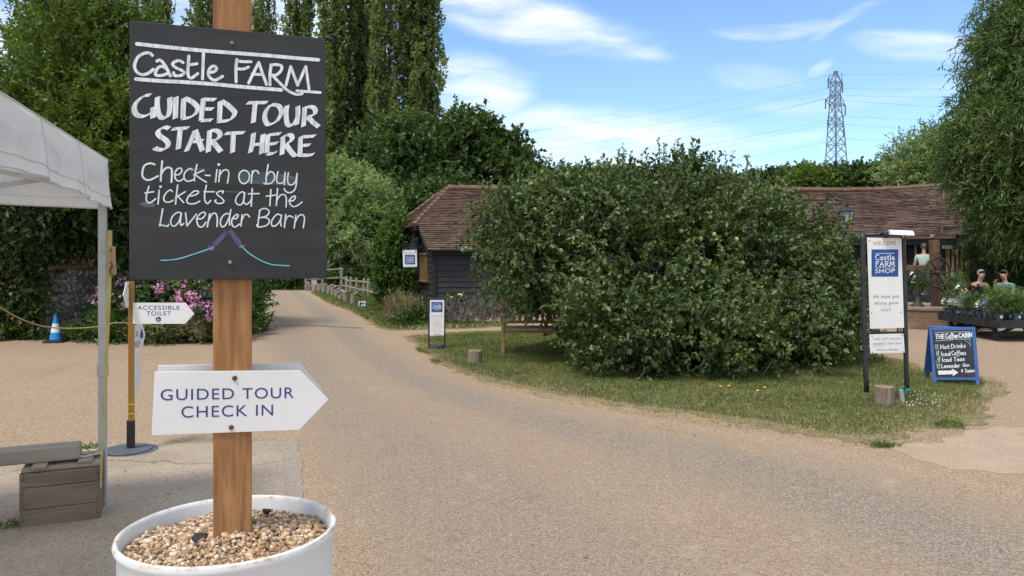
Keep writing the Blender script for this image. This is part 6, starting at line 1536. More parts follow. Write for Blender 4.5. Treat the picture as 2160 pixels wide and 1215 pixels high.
# ---- sawn log bollards
m_log = wood('weathered sawn log', (.15, .105, .075), (.30, .235, .18), 'Z', scale=1.4, dark=(.06, .04, .03), bmp=.8)
m_logtop = noisy('cut end grain', (.20, .12, .08), (.34, .235, .17), 14, .9, bmp=.5)
def stump(label, c0, r, h, seed, group=None):
    T = thing('log_stump', label, 'stump', c0, 0, group); rs = np.random.default_rng(seed); n = 30; g = MB(); rad = [r * (1 + rs.uniform(-.07, .05)) for _ in range(n)]
    vs = []
    for z, k in ((-.03, 1.04), (h * .5, 1.0), (h - .012, 1.0), (h, .96)): vs += [c0 + Vector((math.cos(2 * math.pi * i / n) * rad[i] * k, math.sin(2 * math.pi * i / n) * rad[i] * k, z + (rs.uniform(-.006, .006) if z > .1 else 0))) for i in range(n)]
    g.add(vs, [(j * n + i, j * n + (i + 1) % n, (j + 1) * n + (i + 1) % n, (j + 1) * n + i) for j in range(3) for i in range(n)]); g.build('bark', m_log, T, True)
    g = MB(); g.add(vs[3 * n:] + [c0 + Vector((0, 0, h + .004))], [(i, (i + 1) % n, n) for i in range(n)]); g.build('top', m_logtop, T, True)
stump('sawn log stump at the foot of the tall welcome sign', gnd(1865.5, 856), .098, .21, 1); stump('sawn log stump on the grass left of the bench', gnd(1002, 767), .107, .20, 2)
for i, (x, y) in enumerate(((652, 612), (662, 614), (673, 617), (683, 620), (693, 623), (701, 626), (709, 630), (718, 634), (729, 638), (744, 645))):
    c0 = gnd(x, y); T = thing('verge_log', 'low split log along the lane verge, number %s from the far end' % ('one two three four five six seven eight nine ten'.split()[i]), 'log post', c0, random.uniform(0, 3), 'low logs edging the lane')
    o = T; T['label'] = ('low log edging the lane, ' + ['farthest, beside the white notice', 'just nearer than the farthest one', 'third back toward the rail fence corner', 'a little nearer than the fence corner', 'middle of the line, thin', 'middle of the line, stout', 'seventh toward the little arrow sign', 'eighth toward the little arrow sign', 'last but one before the arrow sign', 'nearest, arched beside the arrow sign'][i])
    g = MB(); h = random.uniform(.3, .44); g.tube([(0, 0, -.05), (.02, 0, h * .6), (.0, .02, h)], [.10, .095, .08], 8); g.tube([(-.05, 0, h * .8), (.2, .05, h + .02), (.42, .06, h * .75)], [.06, .055, .05], 7); g.build('log', m_rail, T)
def little_sign(label, px, py, w, h, y1, fn, post=True):
    c0 = gnd(px, py); T = thing('small_sign', label, 'sign', c0); pl = Plane(c0 + Vector((0, -.04, 0)), 0); g = MB(); g.bar(c0, c0 + Vector((0, 0, zat(y1, c0.y) - .02)), .09, .05); g.build('post', m_rail, T, True)
    g = MB(); g.prism(pl, [pl.loc(*p) for p in ((px - w / 2, y1 + h), (px + w / 2, y1 + h), (px + w / 2, y1), (px - w / 2, y1))], .0, -.008); B = g.build('sign_board', m_white, T, True); fn(pl, B)
def f1(pl, B):
    k = Ink(pl, .0015); s = 7.59; q = lambda P: [(530 + x / s, 560 + y / s) for x, y in P]
    k.fill(q([(1765, 603), (1795, 603), (1795, 595), (1820, 611), (1795, 628), (1795, 619), (1765, 619)])); k.fill(q([(1725, 628), (1740, 618), (1740, 636), (1725, 636)])); k.stroke(q([(1750, 598), (1747, 632)]), .05); k.done('arrow', plain('black print', (.01, .01, .012), .5), B)
little_sign('little white arrow sign at the near end of the verge logs', 763.5, 655, 15.5, 10.5, 635, f1)
def f2(pl, B):
    for i in range(4): print_text(('FARM ONLY', 'No public access', 'beyond this', 'point')[i], pl, (658.5, 598 + i * 2.4), (667, 598 + i * 2.4), 1.2, m_grey, B, off=.004)
little_sign('white paper notice hung on the rail fence at the lane end', 662.5, 613, 11, 19, 591, f2)
# ---- garden bench half swallowed by the apple tree
def bench():
    m_tk = wood('honey teak', (.26, .15, .075), (.42, .27, .15), 'X', bmp=.2); c0 = gnd(1061, 748)
    T = thing('garden_bench', 'teak garden bench half hidden under the apple tree branches', 'bench', c0); L, dp = 1.35, .5
    def part(n, f): g = MB(); f(g); g.build(n, m_tk, T, False, bevel=.004)
    for x in (0, L):
        part('leg', lambda g: g.bar((x, 0, 0), (x, 0, .62), .055)); part('leg', lambda g: g.bar((x, dp, 0), (x, dp + .06, .92), .055)); part('armrest', lambda g: g.box((x, dp / 2, .635), (.07, dp + .06, .03))); part('stretcher', lambda g: g.bar((x, 0, .10), (x, dp, .10), .03, .05))
    for i in range(5): part('seat_slat', lambda g: g.box((L / 2, .04 + i * .1, .43), (L, .085, .022)))
    part('front_rail', lambda g: g.box((L / 2, 0, .385), (L, .03, .06))); part('back_rail', lambda g: g.box((L / 2, dp + .06, .90), (L, .035, .07))); part('back_rail', lambda g: g.box((L / 2, dp + .02, .50), (L, .03, .05)))
    for i in range(13): part('back_slat', lambda g: g.bar((.08 + i * (L - .16) / 12, dp + .02, .5), (.08 + i * (L - .16) / 12, dp + .055, .88), .045, .014, up=(0, 1, 0)))
bench()
# ---- lantern post
def lantern():
    Y = 15.5; b0 = Vector((xat(1786, Y), Y, 0)); T = thing('street_lamp', 'black iron lantern lamp post rising behind the apple tree', 'street lamp', b0); z = lambda py: zat(py, Y)
    u = 1 / FP * Y
    g = MB(); g.lathe([(.14, 0), (.14, .1), (.09, .16), (.07, .6), (.05, .64), (.045, .9), (.035, z(500)), (.05, z(488)), (.035, z(484)), (.03, z(478)), (.055, z(474)), (.06, z(471)), (.03, z(470))], b0, 14); g.tube([b0 + Vector((-.16, 0, z(492))), b0 + Vector((.16, 0, z(492)))], .014, 6); g.build('pole', m_steel, T, True, smooth=True)
    def ring(h, zz, j=0): return [b0 + Vector((h * sx, h * sy, zz)) for sx, sy in ((-1, -1), (1, -1), (1, 1), (-1, 1))]
    rt = Matrix.Rotation(R(45), 4, 'Z')
    def rot(P): return [b0 + rt @ (p - b0) for p in P]
    B_, Tp = rot(ring(8 * u * .82, z(469.5))), rot(ring(15.5 * u * .80, z(446)))
    g = MB()
    for i in range(4): g.bar(B_[i], Tp[i], .018); g.bar(B_[i], B_[(i + 1) % 4], .02); g.bar(Tp[i], Tp[(i + 1) % 4], .028)
    H1, H2 = rot(ring(16.5 * u * .8, z(445))), rot(ring(6 * u * .8, z(438.5)))
    g.add(H1 + H2, [(0, 1, 5, 4), (1, 2, 6, 5), (2, 3, 7, 6), (3, 0, 4, 7), (3, 2, 1, 0)]); g.lathe([(.06, z(440)), (.055, z(437)), (.03, z(435)), (.045, z(432)), (.025, z(430)), (.02, z(427)), (.032, z(426)), (.008, z(423.5))], b0, 12)
    g.build('lantern_frame', m_steel, T, True)
    m_fg = plain('frosted lantern glass', (.36, .40, .38), .25); 
    for i in range(4):
        g = MB(); a, b_, c_, d_ = B_[i], B_[(i + 1) % 4], Tp[(i + 1) % 4], Tp[i]; g.add([a, b_, c_, d_], [(0, 1, 2, 3)]); g.build('glass', m_fg, T, True)
lantern()
# ---- string lights under the barn eave and the hanging shop sign
T = thing('string_lights', 'string of pale bulbs under the barn eave', 'string lights', (-1.0, 21.2, 1.7)); g = MB(); pts = []
for i in range(30): pts.append(Vector((-1.1 + i * .22, 21.22, 1.70 - .05 * abs(math.sin(i * .6)))))
g.tube(pts, .008, 4); g.build('wire', m_steel, T, True)
m_bulb = plain('milky bulb', (.62, .60, .54), .3)
for i in range(8):
    g = MB(); x = -1.03 + i * .46; g.ell((x, 21.2, 1.60), (.035, .035, .05), 8, 6); g.lathe([(.02, 1.64), (.02, 1.69)], (x, 21.2, 0), 8); g.build('bulb', m_bulb, T, True, smooth='all')
def hanging():
    Y = 21.0; c0 = at(864, 545, Y); T = thing('hanging_sign', 'small white shop sign hanging from an iron scroll on the barn end', 'sign', c0); pl = Plane(c0, 3)
    g = MB(); g.prism(pl, [pl.loc(*p) for p in ((850.5, 563.5), (880, 562.5), (879, 527), (849, 527.5))], 0, -.012); B = g.build('sign_board', m_white, T, True)
    print_text('WELCOME TO', pl, (853.5, 535), (875.5, 534.6), 2.1, m_grey, B, off=.003); logo(pl, 854.3, 537.2, 875.5, 557.5, B, True, 1)
    g = MB(); w_ = lambda x, y: pl.w(*pl.loc(840 + x / 6.75, 500 + y / 6.75), -.006)
    for P in ([(130, 110), (110, 120), (85, 118), (72, 100), (80, 82), (100, 75), (120, 88), (128, 110), (150, 140), (180, 110), (210, 60), (240, 35), (290, 22)], [(60, 130), (72, 95), (95, 70), (120, 72)], [(65, 155), (330, 140)]): g.tube(catmull([w_(*p) for p in P], 4), .009, 5)
    for x in (80, 250): g.tube([w_(x, 150), w_(x, 215)], .012, 5)
    g.bar(w_(330, 140), w_(330, 140) + Vector((-.06, .55, 0)), .03); g.build('bracket', m_steel, T, True, smooth='all')
hanging()
tg, pp, du, nn_ = SHOP['open']
pl = Plane(pp, 0); pl.u = du; pl.n = nn_; pl.v = Vector((0, 0, 1)); print_text('OPEN', pl, (-.09, -.035), (.09, -.035), .07, m_grey, tg, up=1)
tg, pp, du, nn_ = SHOP['fascia']; pl = Plane(pp, 0); pl.u = du; pl.n = nn_; pl.v = Vector((0, 0, 1)); print_text('COFFEE CABIN', pl, (-.2, -.02), (.2, -.02), .035, m_white, tg, up=1)
# ================================================================== PYLON AND WIRES
m_lat = noisy('galvanised lattice steel', (.15, .175, .20), (.22, .245, .27), 1.0, .6)
PY = 200.0
def pylon():
    b0 = at(1763, 420, PY); T = thing('electricity_pylon', 'tall steel lattice electricity pylon above the wooded skyline', 'pylon', b0)
    # (row, left leg, right leg, front/back legs offset) in photo px, turned a little
    lev = [(420, 1737, 1791), (388, 1739, 1788), (345, 1743.5, 1784), (305, 1746, 1781), (262, 1748.5, 1777.5), (222, 1751, 1772.5), (200, 1752, 1771.5), (173, 1752.5, 1773.5), (152, 1761, 1764.5)]
    g = MB(); ring = []
    for y, xa, xb in lev:
        c = (at(xa, y, PY) + at(xb, y, PY)) / 2; hw = (at(xb, y, PY) - at(xa, y, PY)).x / 2; k = hw * .74
        M = Matrix.Rotation(R(24), 4, 'Z'); ring.append([c + M @ Vector((sx * k, sy * k, 0)) for sx, sy in ((-1, -1), (1, -1), (1, 1), (-1, 1))])
    w = .17
    for i in range(len(ring) - 1):
        A, B = ring[i], ring[i + 1]
        for q in range(4):
            j = (q + 1) % 4
            g.bar(A[q], B[q], w * 1.3); g.bar(B[q], B[j], w * .8)
            n = 1 if i in (0, 7) else 2
            for s in range(n):
                a0, a1, b0_, b1 = A[q].lerp(B[q], s / n), A[j].lerp(B[j], s / n), A[q].lerp(B[q], (s + 1) / n), A[j].lerp(B[j], (s + 1) / n)
                g.bar(a0, b1, w * .6); g.bar(a1, b0_, w * .6)
    g.build('lattice', m_lat, T, True)
    for (x, y, xr, yr, lv) in ((1747, 165, 1777, 175, 7), (1741.5, 209, 1783, 223, 5), (1746, 253, 1779.5, 268, 4)):
        for (ex, ey) in ((x, y), (xr, yr)):
            e = at(ex, ey, PY - 1.5 if ex < 1763 else PY + 1.5); g = MB()
            cx = ring[lv]; side = sorted(cx, key=lambda p: p.x)[:2] if ex < 1763 else sorted(cx, key=lambda p: p.x)[2:]
            for p in side: g.bar(p, e, w * .8); g.bar(p + Vector((0, 0, 2.4)), e, w * .8)
            g.build('cross_arm', m_lat, T, True)
            g = MB(); g.tube([e, e - Vector((0, 0, 2.6))], .16, 6); g.build('insulator', plain('grey insulator', (.09, .10, .12), .4), T, True)
    g = MB(); g.box(at(1763, 152, PY), (.9, .9, .5)); g.build('peak', m_lat, T, True)
pylon()
m_wire = plain('overhead conductor', (.20, .23, .27), .5)
for i, (x0, y0, xl, yl, yr2) in enumerate(((1760, 157, 1000, 292, 143), (1747, 186, 1000, 318, 178), (1777, 201, 1000, 334, 196), (1741, 209, 1000, 356, 233), (1783, 246, 1000, 376, 248), (1746, 260, 1000, 396, 282), (1780, 293, 1000, 412, 292))):
    for k, (tx, ty, Y1, lab) in enumerate(((xl, yl, 225.0, 'left'), (2330, yr2, 190.0, 'right'))):
        a = at(x0, y0 if k == 0 else y0, PY); b_ = at(tx, ty, Y1); g = MB(); pts = []
        for s in range(25):
            f = s / 24; p = a.lerp(b_, f); p.z -= math.sin(math.pi * f) * (1.6 if k == 0 else .8); pts.append(p)
        g.tube(pts, .030, 4)
        o = 'topmost second third fourth fifth sixth lowest'.split()[i]
        tag(g.build('overhead_wire', m_wire), '%s power line running %s from the pylon' % (o, 'left over the apple tree' if k == 0 else 'right toward the willow'), 'power line', 'power lines of the pylon')

# ================================================================== CIDER PRESS
m_old = wood('old press oak', (.085, .05, .03), (.17, .11, .07), 'Z', dark=(.035, .022, .015), bmp=.6)
m_iron = noisy('rusty dark iron', (.018, .014, .012), (.06, .042, .032), 20, .6, spec=.4)
def press():
    Y = 18.0; c0 = Vector((xat(1966, Y), Y, 0))
    T = thing('brick_plinth', 'eight sided brick plinth beneath the old cider press', 'plinth', c0)
    H = .44; r = 1.28; g = MB(); a0 = R(-90 - 8)
    P = [c0 + Vector((math.cos(a0 + i * math.pi / 4) * r, math.sin(a0 + i * math.pi / 4) * r, 0)) for i in range(8)]
    for i in range(8):
        p, q = P[i], P[(i + 1) % 8]; L = (q - p).length; g.add([p, q, q + Vector((0, 0, H)), p + Vector((0, 0, H))], [(0, 1, 2, 3)], [[(i, 0), (i + L, 0), (i + L, H), (i, H)]])
    g.build('brickwork', m_brickb, T, True)
    g = MB(); Q = [c0 + (p - c0) * 1.025 for p in P]; g.add([p + Vector((0, 0, H - .005)) for p in Q] + [p + Vector((0, 0, H + .05)) for p in Q], [list(range(7, -1, -1)), list(range(8, 16))] + [(i, (i + 1) % 8, 8 + (i + 1) % 8, 8 + i) for i in range(8)])
    g.build('capping', noisy('stone capping', (.19, .14, .10), (.30, .235, .18), 6, .9, bmp=.4), T, True)
    g = MB(); g.box(gnd(1930, 690) + Vector((0, -.03, .28)) + Vector((.05, .42, 0)), (.17, .02, .09)); g.build('plaque', m_iron, T, True)
    c1 = Vector((xat(1975, 17.6), 17.6, H + .05)); T = thing('cider_press', 'old timber cider press with a big iron hand wheel', 'cider press', c1)
    zt = zat(506, 17.6); g = MB(); g.bar(c1, c1 + Vector((-.05, 0, zt - H - .05)), .175, .17, up=(0, 1, 0)); g.build('upright', m_old, T, True, bevel=.01)
    c2 = Vector((xat(1893, 17.9), 17.9, H + .05)); g = MB(); g.bar(c2, c2 + Vector((0, 0, 1.5)), .22, .2, up=(0, 1, 0)); g.build('upright', m_old, T, True, bevel=.01)
    g = MB(); zb = zat(565, 17.6); g.bar(Vector((c2.x - .3, 17.72, zb)), Vector((c1.x + .05, 17.62, zb)), .2, .13); g.build('cross_beam', m_old, T, True, bevel=.01)
    x = xat(1935.5, 17.6); g = MB(); g.tube([(x, 17.6, H + .05), (x, 17.6, zb)], .04, 10); g.lathe([(.17, H + .05), (.12, H + .10), (.06, H + .16), (.04, H + .3)], (x, 17.6, 0), 14); g.build('screw_shaft', m_iron, T, True, smooth=True)
    wc = at(1977, 575, 17.38); M = Matrix.Translation(wc) @ Matrix.Rotation(R(12), 4, 'Z')
    g = MB(); r = .335; n = 40; g.tube([M @ Vector((math.cos(2 * math.pi * i / n) * r, 0, math.sin(2 * math.pi * i / n) * r)) for i in range(n + 1)], .026, 8)
    for i in range(6):
        a = i * math.pi / 3; g.tube([M @ Vector((math.cos(a) * .05, 0, math.sin(a) * .05)), M @ Vector((math.cos(a) * (r - .01), .0, math.sin(a) * (r - .01)))], [.022, .017], 6)
    g.ell(wc, .06, 10, 8); g.tube([wc, wc + Vector((.0, .3, 0))], .03, 8); g.tube(catmull([M @ Vector((-.07, 0, r)), M @ Vector((-.04, 0, r + .1)), M @ Vector((.06, 0, r + .12)), M @ Vector((.1, 0, r + .02))], 4), .016, 6)
    g.build('hand_wheel', m_iron, T, True, smooth='all')
press()

# ================================================================== PLANT TABLES AND POTS
m_blk = noisy('black stained bench timber', (.012, .013, .015), (.04, .042, .045), 9, .65, bmp=.2)
def display_table(label, cor, a1, a2, L1, L2, z):
    T = thing('plant_table', label, 'table', cor); a1, a2 = Vector(a1).normalized(), Vector(a2).normalized(); Z = Vector((0, 0, 1))
    g = MB(); n = 6
    for i in range(n):
        p = cor + a2 * (L2 * (i + .5) / n) + Z * (z - .015); g.bar(p, p + a1 * L1, L2 / n * .94, .028)
    g.build('top', m_blk, T, True, bevel=.003)
    g = MB()
    for p, q in ((cor, cor + a1 * L1), (cor + a1 * L1, cor + a1 * L1 + a2 * L2), (cor + a1 * L1 + a2 * L2, cor + a2 * L2), (cor + a2 * L2, cor)): g.bar(p + Z * (z - .06), q + Z * (z - .06), .03, .15)
    g.build('apron', m_blk, T, True, bevel=.003)
    for f in (.14, .86):
        for e in (.06, .94):
            p = cor + a1 * (L1 * f) + a2 * (L2 * e); q = cor + a1 * (L1 * f) + a2 * (L2 * (.5 + (e - .5) * .5)); g = MB(); g.bar(p, p + Z * (z - .12), .07, .06); g.bar(p + Z * .08, q + Z * (z - .12), .06, .05); g.build('leg', m_blk, T, True)
        g = MB(); g.bar(cor + a1 * (L1 * f) + a2 * (L2 * .06) + Z * .14, cor + a1 * (L1 * f) + a2 * (L2 * .94) + Z * .14, .05, .07); g.build('stretcher', m_blk, T, True)
    return T
ca, A1, A2 = Vector((9.24, 14.4, 0)), Vector((.03, 1, 0)), Vector((1, .06, 0))
display_table('black plant display table crowded with flower pots at the right edge', ca, A1, A2, 2.15, 1.9, .40)
cb = Vector((xat(1886, 20.6), 20.6, 0)); display_table('black plant bench standing behind the cider press', cb, (1, .05, 0), (.0, 1, 0), 2.1, .9, .56)
m_pot = noisy('grey blue plastic pot', (.06, .075, .085), (.10, .12, .135), 8, .5)
m_lab = plain('white plant label', (.74, .74, .72), .5)
def flowermat(name, c): return noisy(name, tuple(x * .8 for x in c), c, 30, .6)
m_wf, m_yf, m_lf, m_pf = flowermat('white petals', (.80, .80, .76)), flowermat('yellow petals', (.72, .46, .03)), flowermat('lavender petals', (.16, .13, .34)), flowermat('pink petals', (.62, .16, .36))
m_g1 = leafmat('pot plant leaves', [(.03, .06, .015), (.06, .11, .025), (.11, .17, .04)], .25); m_g2 = leafmat('silver leaves', [(.12, .15, .12), (.2, .24, .2), (.30, .34, .3)], .15)
m_g3 = leafmat('dark purple leaves', [(.018, .010, .016), (.04, .02, .03), (.075, .04, .05)], .15); m_g4 = leafmat('lime feathery leaves', [(.08, .13, .02), (.13, .19, .03), (.2, .27, .05)], .3)
POTS = []
def pot_proto(kind, name, h, r, lm, lf, n, k, fm=None, nf=0, up=.8, length=.15):
    T = thing('potted_plant', kind, 'potted plant', (0, 0, 0), 0, 'potted plants for sale')
    g = MB(); g.lathe([(.055, 0), (.075, .115), (.082, .118), (.082, .135), (.074, .135), (.070, .125), (.01, .122)], (0, 0, 0), 16); g.build('pot', m_pot, T, smooth=True)
    g = MB(); g.box((0, -.079, .075), (.05, .004, .05)); g.build('label', m_lab, T)
    P, D = crown_points([((0, 0, .12 + h * .5), (r, r, h * .5))], n, .4, .25, ord(name) % 97); leaves('foliage', *sprays(P, D, k, length, up=up, spread=.5, leaf=lf), lm, T, world=False)
    if fm:
        P, D = crown_points([((0, 0, .12 + h * .62), (r, r, h * .45))], nf, 0, .2, 5, .05); keep = P[:, 2] > .12 + h * .5; P, D = P[keep], D[keep]
        B, L_, N_ = [], [], []
        for p, d in zip(P, D):
            m = 9; a = np.arange(m) * 6.283 / m; u = unit(np.cross(d, rng.normal(size=3))[None])[0]; v = np.cross(d, u)
            B.append(np.repeat(p[None] + d * .02, m, 0)); L_.append(np.cos(a)[:, None] * u + np.sin(a)[:, None] * v + d * .25); N_.append(np.repeat(d[None], m, 0))
        if B: leaves('flower', np.vstack(B), np.vstack(L_), np.vstack(N_), .028 if fm is not m_lf else .02, .018, fm, T, world=False)
    POTS.append(T); return T
protos = [('white daisies', lambda: pot_proto('', 'a', .20, .10, m_g1, (.04, .014), 56, 11, m_wf, 60)), ('silver leaves', lambda: pot_proto('', 'b', .26, .11, m_g2, (.05, .014), 60, 10)), ('purple lavender', lambda: pot_proto('', 'c', .24, .10, m_g2, (.05, .010), 46, 9, m_lf, 110)),
          ('dark purple leaves', lambda: pot_proto('', 'd', .42, .14, m_g3, (.07, .045), 60, 9, m_lf, 6)), ('lime feathery leaves', lambda: pot_proto('', 'e', .48, .15, m_g4, (.038, .010), 90, 16)), ('yellow flowers', lambda: pot_proto('', 'f', .44, .12, m_g1, (.05, .02), 60, 11, m_yf, 44)),
          ('tall white flowers', lambda: pot_proto('', 'g', .50, .13, m_g1, (.05, .022), 64, 11, m_wf, 60)), ('plain green leaves', lambda: pot_proto('', 'h', .30, .13, m_g1, (.048, .017), 80, 13))]
proto = {}
used = {}
def put_pot(kind, loc, label, sc=1.0):
    if kind not in proto:
        proto[kind] = dict(protos)[kind](); o = proto[kind]; o.location = loc; o.rotation_euler.z = random.uniform(-.3, .3); o.scale = (sc,) * 3; o['label'] = label; return
    copy_tree(proto[kind], loc, random.uniform(-.4, .4), label, sc)
front = ['white daisies', 'white daisies', 'white daisies', 'silver leaves', 'silver leaves', 'plain green leaves', 'white daisies', 'purple lavender', 'purple lavender', 'plain green leaves']
ords = 'first second third fourth fifth sixth seventh eighth ninth tenth'.split()
for i, kd in enumerate(front):
    put_pot(kd, ca + A1 * (2.02 - i * .205) + A2 * .12 + Vector((0, 0, .40)), 'pot of %s, %s along the near table edge from its far end' % (kd, ords[i]))
for i, kd in enumerate(['plain green leaves', 'purple lavender', 'white daisies', 'plain green leaves', 'plain green leaves']):
    put_pot(kd, ca + A2 * (.42 + i * .30) + A1 * .12 + Vector((0, 0, .40)), 'pot of %s, %s along the table side facing the camera' % (kd, ords[i]))
for i, kd in enumerate(['tall white flowers', 'yellow flowers', 'dark purple leaves', 'dark purple leaves', 'lime feathery leaves', 'plain green leaves', 'lime feathery leaves']):
    put_pot(kd, ca + A1 * (2.0 - i * .28) + A2 * .42 + Vector((0, 0, .40)), 'taller pot of %s, %s in the second row of the near table' % (kd, ords[i]), 1.0)
for i, kd in enumerate(['dark purple leaves', 'lime feathery leaves', 'dark purple leaves', 'tall white flowers', 'plain green leaves', 'tall white flowers']):
    put_pot(kd, ca + A1 * (1.9 - i * .30) + A2 * (.80 + .1 * (i % 2)) + Vector((0, 0, .40)), 'big pot of %s, %s in the third row of the near table' % (kd, ords[i]), .9)
for i, kd in enumerate(['yellow flowers', 'dark purple leaves', 'lime feathery leaves', 'tall white flowers', 'plain green leaves']):
    put_pot(kd, ca + A1 * (1.7 - i * .32) + A2 * 1.35 + Vector((0, 0, .40)), 'pot of %s, %s in the far row of the near table' % (kd, ords[i]), .8)
for i, kd in enumerate(['tall white flowers', 'plain green leaves', 'tall white flowers', 'plain green leaves', 'lime feathery leaves', 'white daisies', 'plain green leaves', 'lime feathery leaves']):
    put_pot(kd, cb + Vector((.16 + i * .25, .2 + .14 * (i % 2), .56)), 'pot of %s, %s from the left on the bench behind the press' % (kd, ords[i]), 1.1)

# ================================================================== PEOPLE
def skin_obj(name, verts, edges, radii, mat, parent, root=0, sub=1):
    me = bpy.data.meshes.new(name); me.from_pydata([tuple(v) for v in verts], edges, []); o = link(name, me, mat, parent)
    m = o.modifiers.new('Skin', 'SKIN'); m.use_smooth_shade = True
    sv = me.skin_vertices[0].data
    for i, r in enumerate(radii): sv[i].radius = (r, r) if not hasattr(r, '__len__') else r; sv[i].use_root = (i == root)
    s = o.modifiers.new('Subsurf', 'SUBSURF'); s.levels = sub; s.render_levels = sub
    return o
def person(label, loc, rz, shirt, legs, skin, hair, pose='sit', sleeves=.5, hairlen=0, lean=0.0, bare=False, handsup=False):
    T = thing('person', label, 'person', loc, rz)
    m_sk = noisy('skin', tuple(x * .9 for x in skin), skin, 12, .5)
    hz = .50 if pose == 'sit' else .92
    sp = lambda x, y, z: Vector((x, y - lean * z, hz + z))
    V = [sp(0, 0, 0), sp(0, .02, .2), sp(0, .01, .40), sp(0, .0, .525), sp(0, -.015, .60), sp(0, -.035, .69), sp(0, -.035, .765), sp(0, -.075, .635)]
    rad = [(.14, .11), (.12, .095), (.145, .10), (.055, .055), (.048, .05), (.070, .080), (.068, .078), (.034, .030)]
    E = [(0, 1), (1, 2), (2, 3), (3, 4), (4, 5), (5, 6), (5, 7)]
    def addv(p, r, par): V.append(Vector(p)); rad.append(r); E.append((par, len(V) - 1)); return len(V) - 1
    arms, lg = [], []
    for s in (-1, 1):
        sh = addv(sp(s * .17, .01, .46), .062, 2)
        if pose == 'sit':
            up = handsup and s == -1
            el = addv(sp(s * .25, -.10, .22), .045, sh); wr = addv(sp(s * .10, -.30, .28) if not up else sp(s * .10, -.20, .50), .031, el)
        else: el = addv(sp(s * .25, -.03, .17), .045, sh); wr = addv(sp(s * .20, -.20, .10), .032, el)
        d = (V[wr] - V[el]).normalized(); hd = addv(V[wr] + d * .07, (.034, .017), wr); arms.append((sh, el, wr, hd))
        sd_ = Vector((0, 0, 1)).cross(d).normalized()
        for q in range(4):
            k1 = addv(V[hd] + d * .04 + sd_ * (.024 - .016 * q), .009, hd); addv(V[k1] + d * (.034 - .006 * abs(q - 1)) + Vector((0, 0, -.015)), .007, k1)
        th = addv(V[wr] + d * .03 + sd_ * s * .035, .011, wr); addv(V[th] + d * .04 + sd_ * s * .012, .008, th)
    for s in (-1, 1):
        hp = addv(sp(s * .095, -.02, -.03), .085, 0)
        if pose == 'sit': kn = addv((s * .12, -.44, .52), .062, hp); an = addv((s * .12, -.42, .09), .042, kn); addv((s * .13, -.58, .04), .04, an)
        else: kn = addv((s * .10, -.02, .50), .062, hp); an = addv((s * .10, .02, .09), .042, kn); addv((s * .11, -.14, .04), .04, an)
        lg.append((hp, kn, an))
    skin_obj('body', V, E, rad, m_sk, T)
    hd_ = V[6]
    # face: nose, eyes, ears, mouth
    g = MB(); g.ell(hd_ + Vector((0, -.086, -.052)), (.012, .022, .024), 8, 5)
    for s in (-1, 1): g.ell(hd_ + Vector((s * .074, .0, -.04)), (.012, .022, .03), 8, 5)
    g.build('face', m_sk, T, smooth='all')
    g = MB()
    for s in (-1, 1): g.ell(hd_ + Vector((s * .029, -.078, -.026)), (.010, .007, .006), 8, 5)
    g.build('eyes', plain('dark eyes', (.02, .015, .012), .3), T)
    g = MB(); g.ell(hd_ + Vector((0, -.083, -.098)), (.022, .010, .006), 8, 5); g.build('mouth', plain('lips', (.30, .10, .08), .5), T)
    # hair cap
    g = MB(); N_ = 14; vs = []
    c = hd_ + Vector((0, .012, -.012))
    for j in range(8):
        ph = math.pi * .5 * j / 7 * 1.18
        for i in range(N_):
            a = 2 * math.pi * i / N_; back = max(0, math.sin(a))
            fr_ = max(0, -math.sin(a)); p_ = ph if back > .0 else ph * (.92 - .42 * fr_ ** .6)
            if back > .2 and hairlen: p_ = ph * (1 + .25 * hairlen)
            rr = 1.06 + .05 * math.sin(a * 5 + j)
            vs.append(c + Vector((math.cos(a) * math.sin(p_) * .080 * rr, math.sin(a) * math.sin(p_) * (.088 if math.sin(a) < 0 else .092) * rr, math.cos(p_) * .084 * rr)))
    g.add(vs, [(j * N_ + i, j * N_ + (i + 1) % N_, (j + 1) * N_ + (i + 1) % N_, (j + 1) * N_ + i) for j in range(7) for i in range(N_)]); g.build('hair', noisy('hair', tuple(x * .7 for x in hair), hair, 40, .6), T, smooth='all')
    # clothes
    m_sh = noisy('shirt cloth', tuple(x * .85 for x in shirt), shirt, 9, .8); m_tr = noisy('trouser cloth', tuple(x * .8 for x in legs), legs, 9, .85)
    cv = [V[0] - Vector((0, 0, .02)), V[1], V[2]] + ([] if bare else [V[3] - Vector((0, 0, .05))]); cr = [(.155, .125), (.137, .11), (.160, .117)] + ([] if bare else [(.075, .075)])
    ce = [(0, 1), (1, 2)] + ([] if bare else [(2, 3)])
    if not bare:
        for sh, el, wr, hd in arms:
            cv.append(V[sh]); cr.append(.078); ce.append((2, len(cv) - 1)); cv.append(V[sh].lerp(V[el], sleeves + .1)); cr.append(.062); ce.append((len(cv) - 2, len(cv) - 1))
    else: cv[2] = V[2] - Vector((0, 0, .04)); 
    skin_obj('shirt', cv, ce, cr, m_sh, T)
    cv, cr, ce = [V[0] - Vector((0, 0, .02))], [(.15, .12)], []
    for hp, kn, an in lg:
        b_ = len(cv); cv += [V[hp], V[kn], V[an].lerp(V[kn], .08)]; cr += [.098, .074, .056]; ce += [(0, b_), (b_, b_ + 1), (b_ + 1, b_ + 2)]
    skin_obj('trousers', cv, ce, cr, m_tr, T)
    for s, (hp, kn, an) in zip((-1, 1), lg):
        g = MB(); p = V[an]; g.ell(Vector((p.x, p.y - .07, .045)), (.048, .14, .05), 10, 6); g.build('shoe', plain('dark shoe', (.03, .028, .026), .6), T, smooth='all')
    return T
SKIN, SKIN2 = (.46, .26, .19), (.42, .24, .17)
YP = 18.6
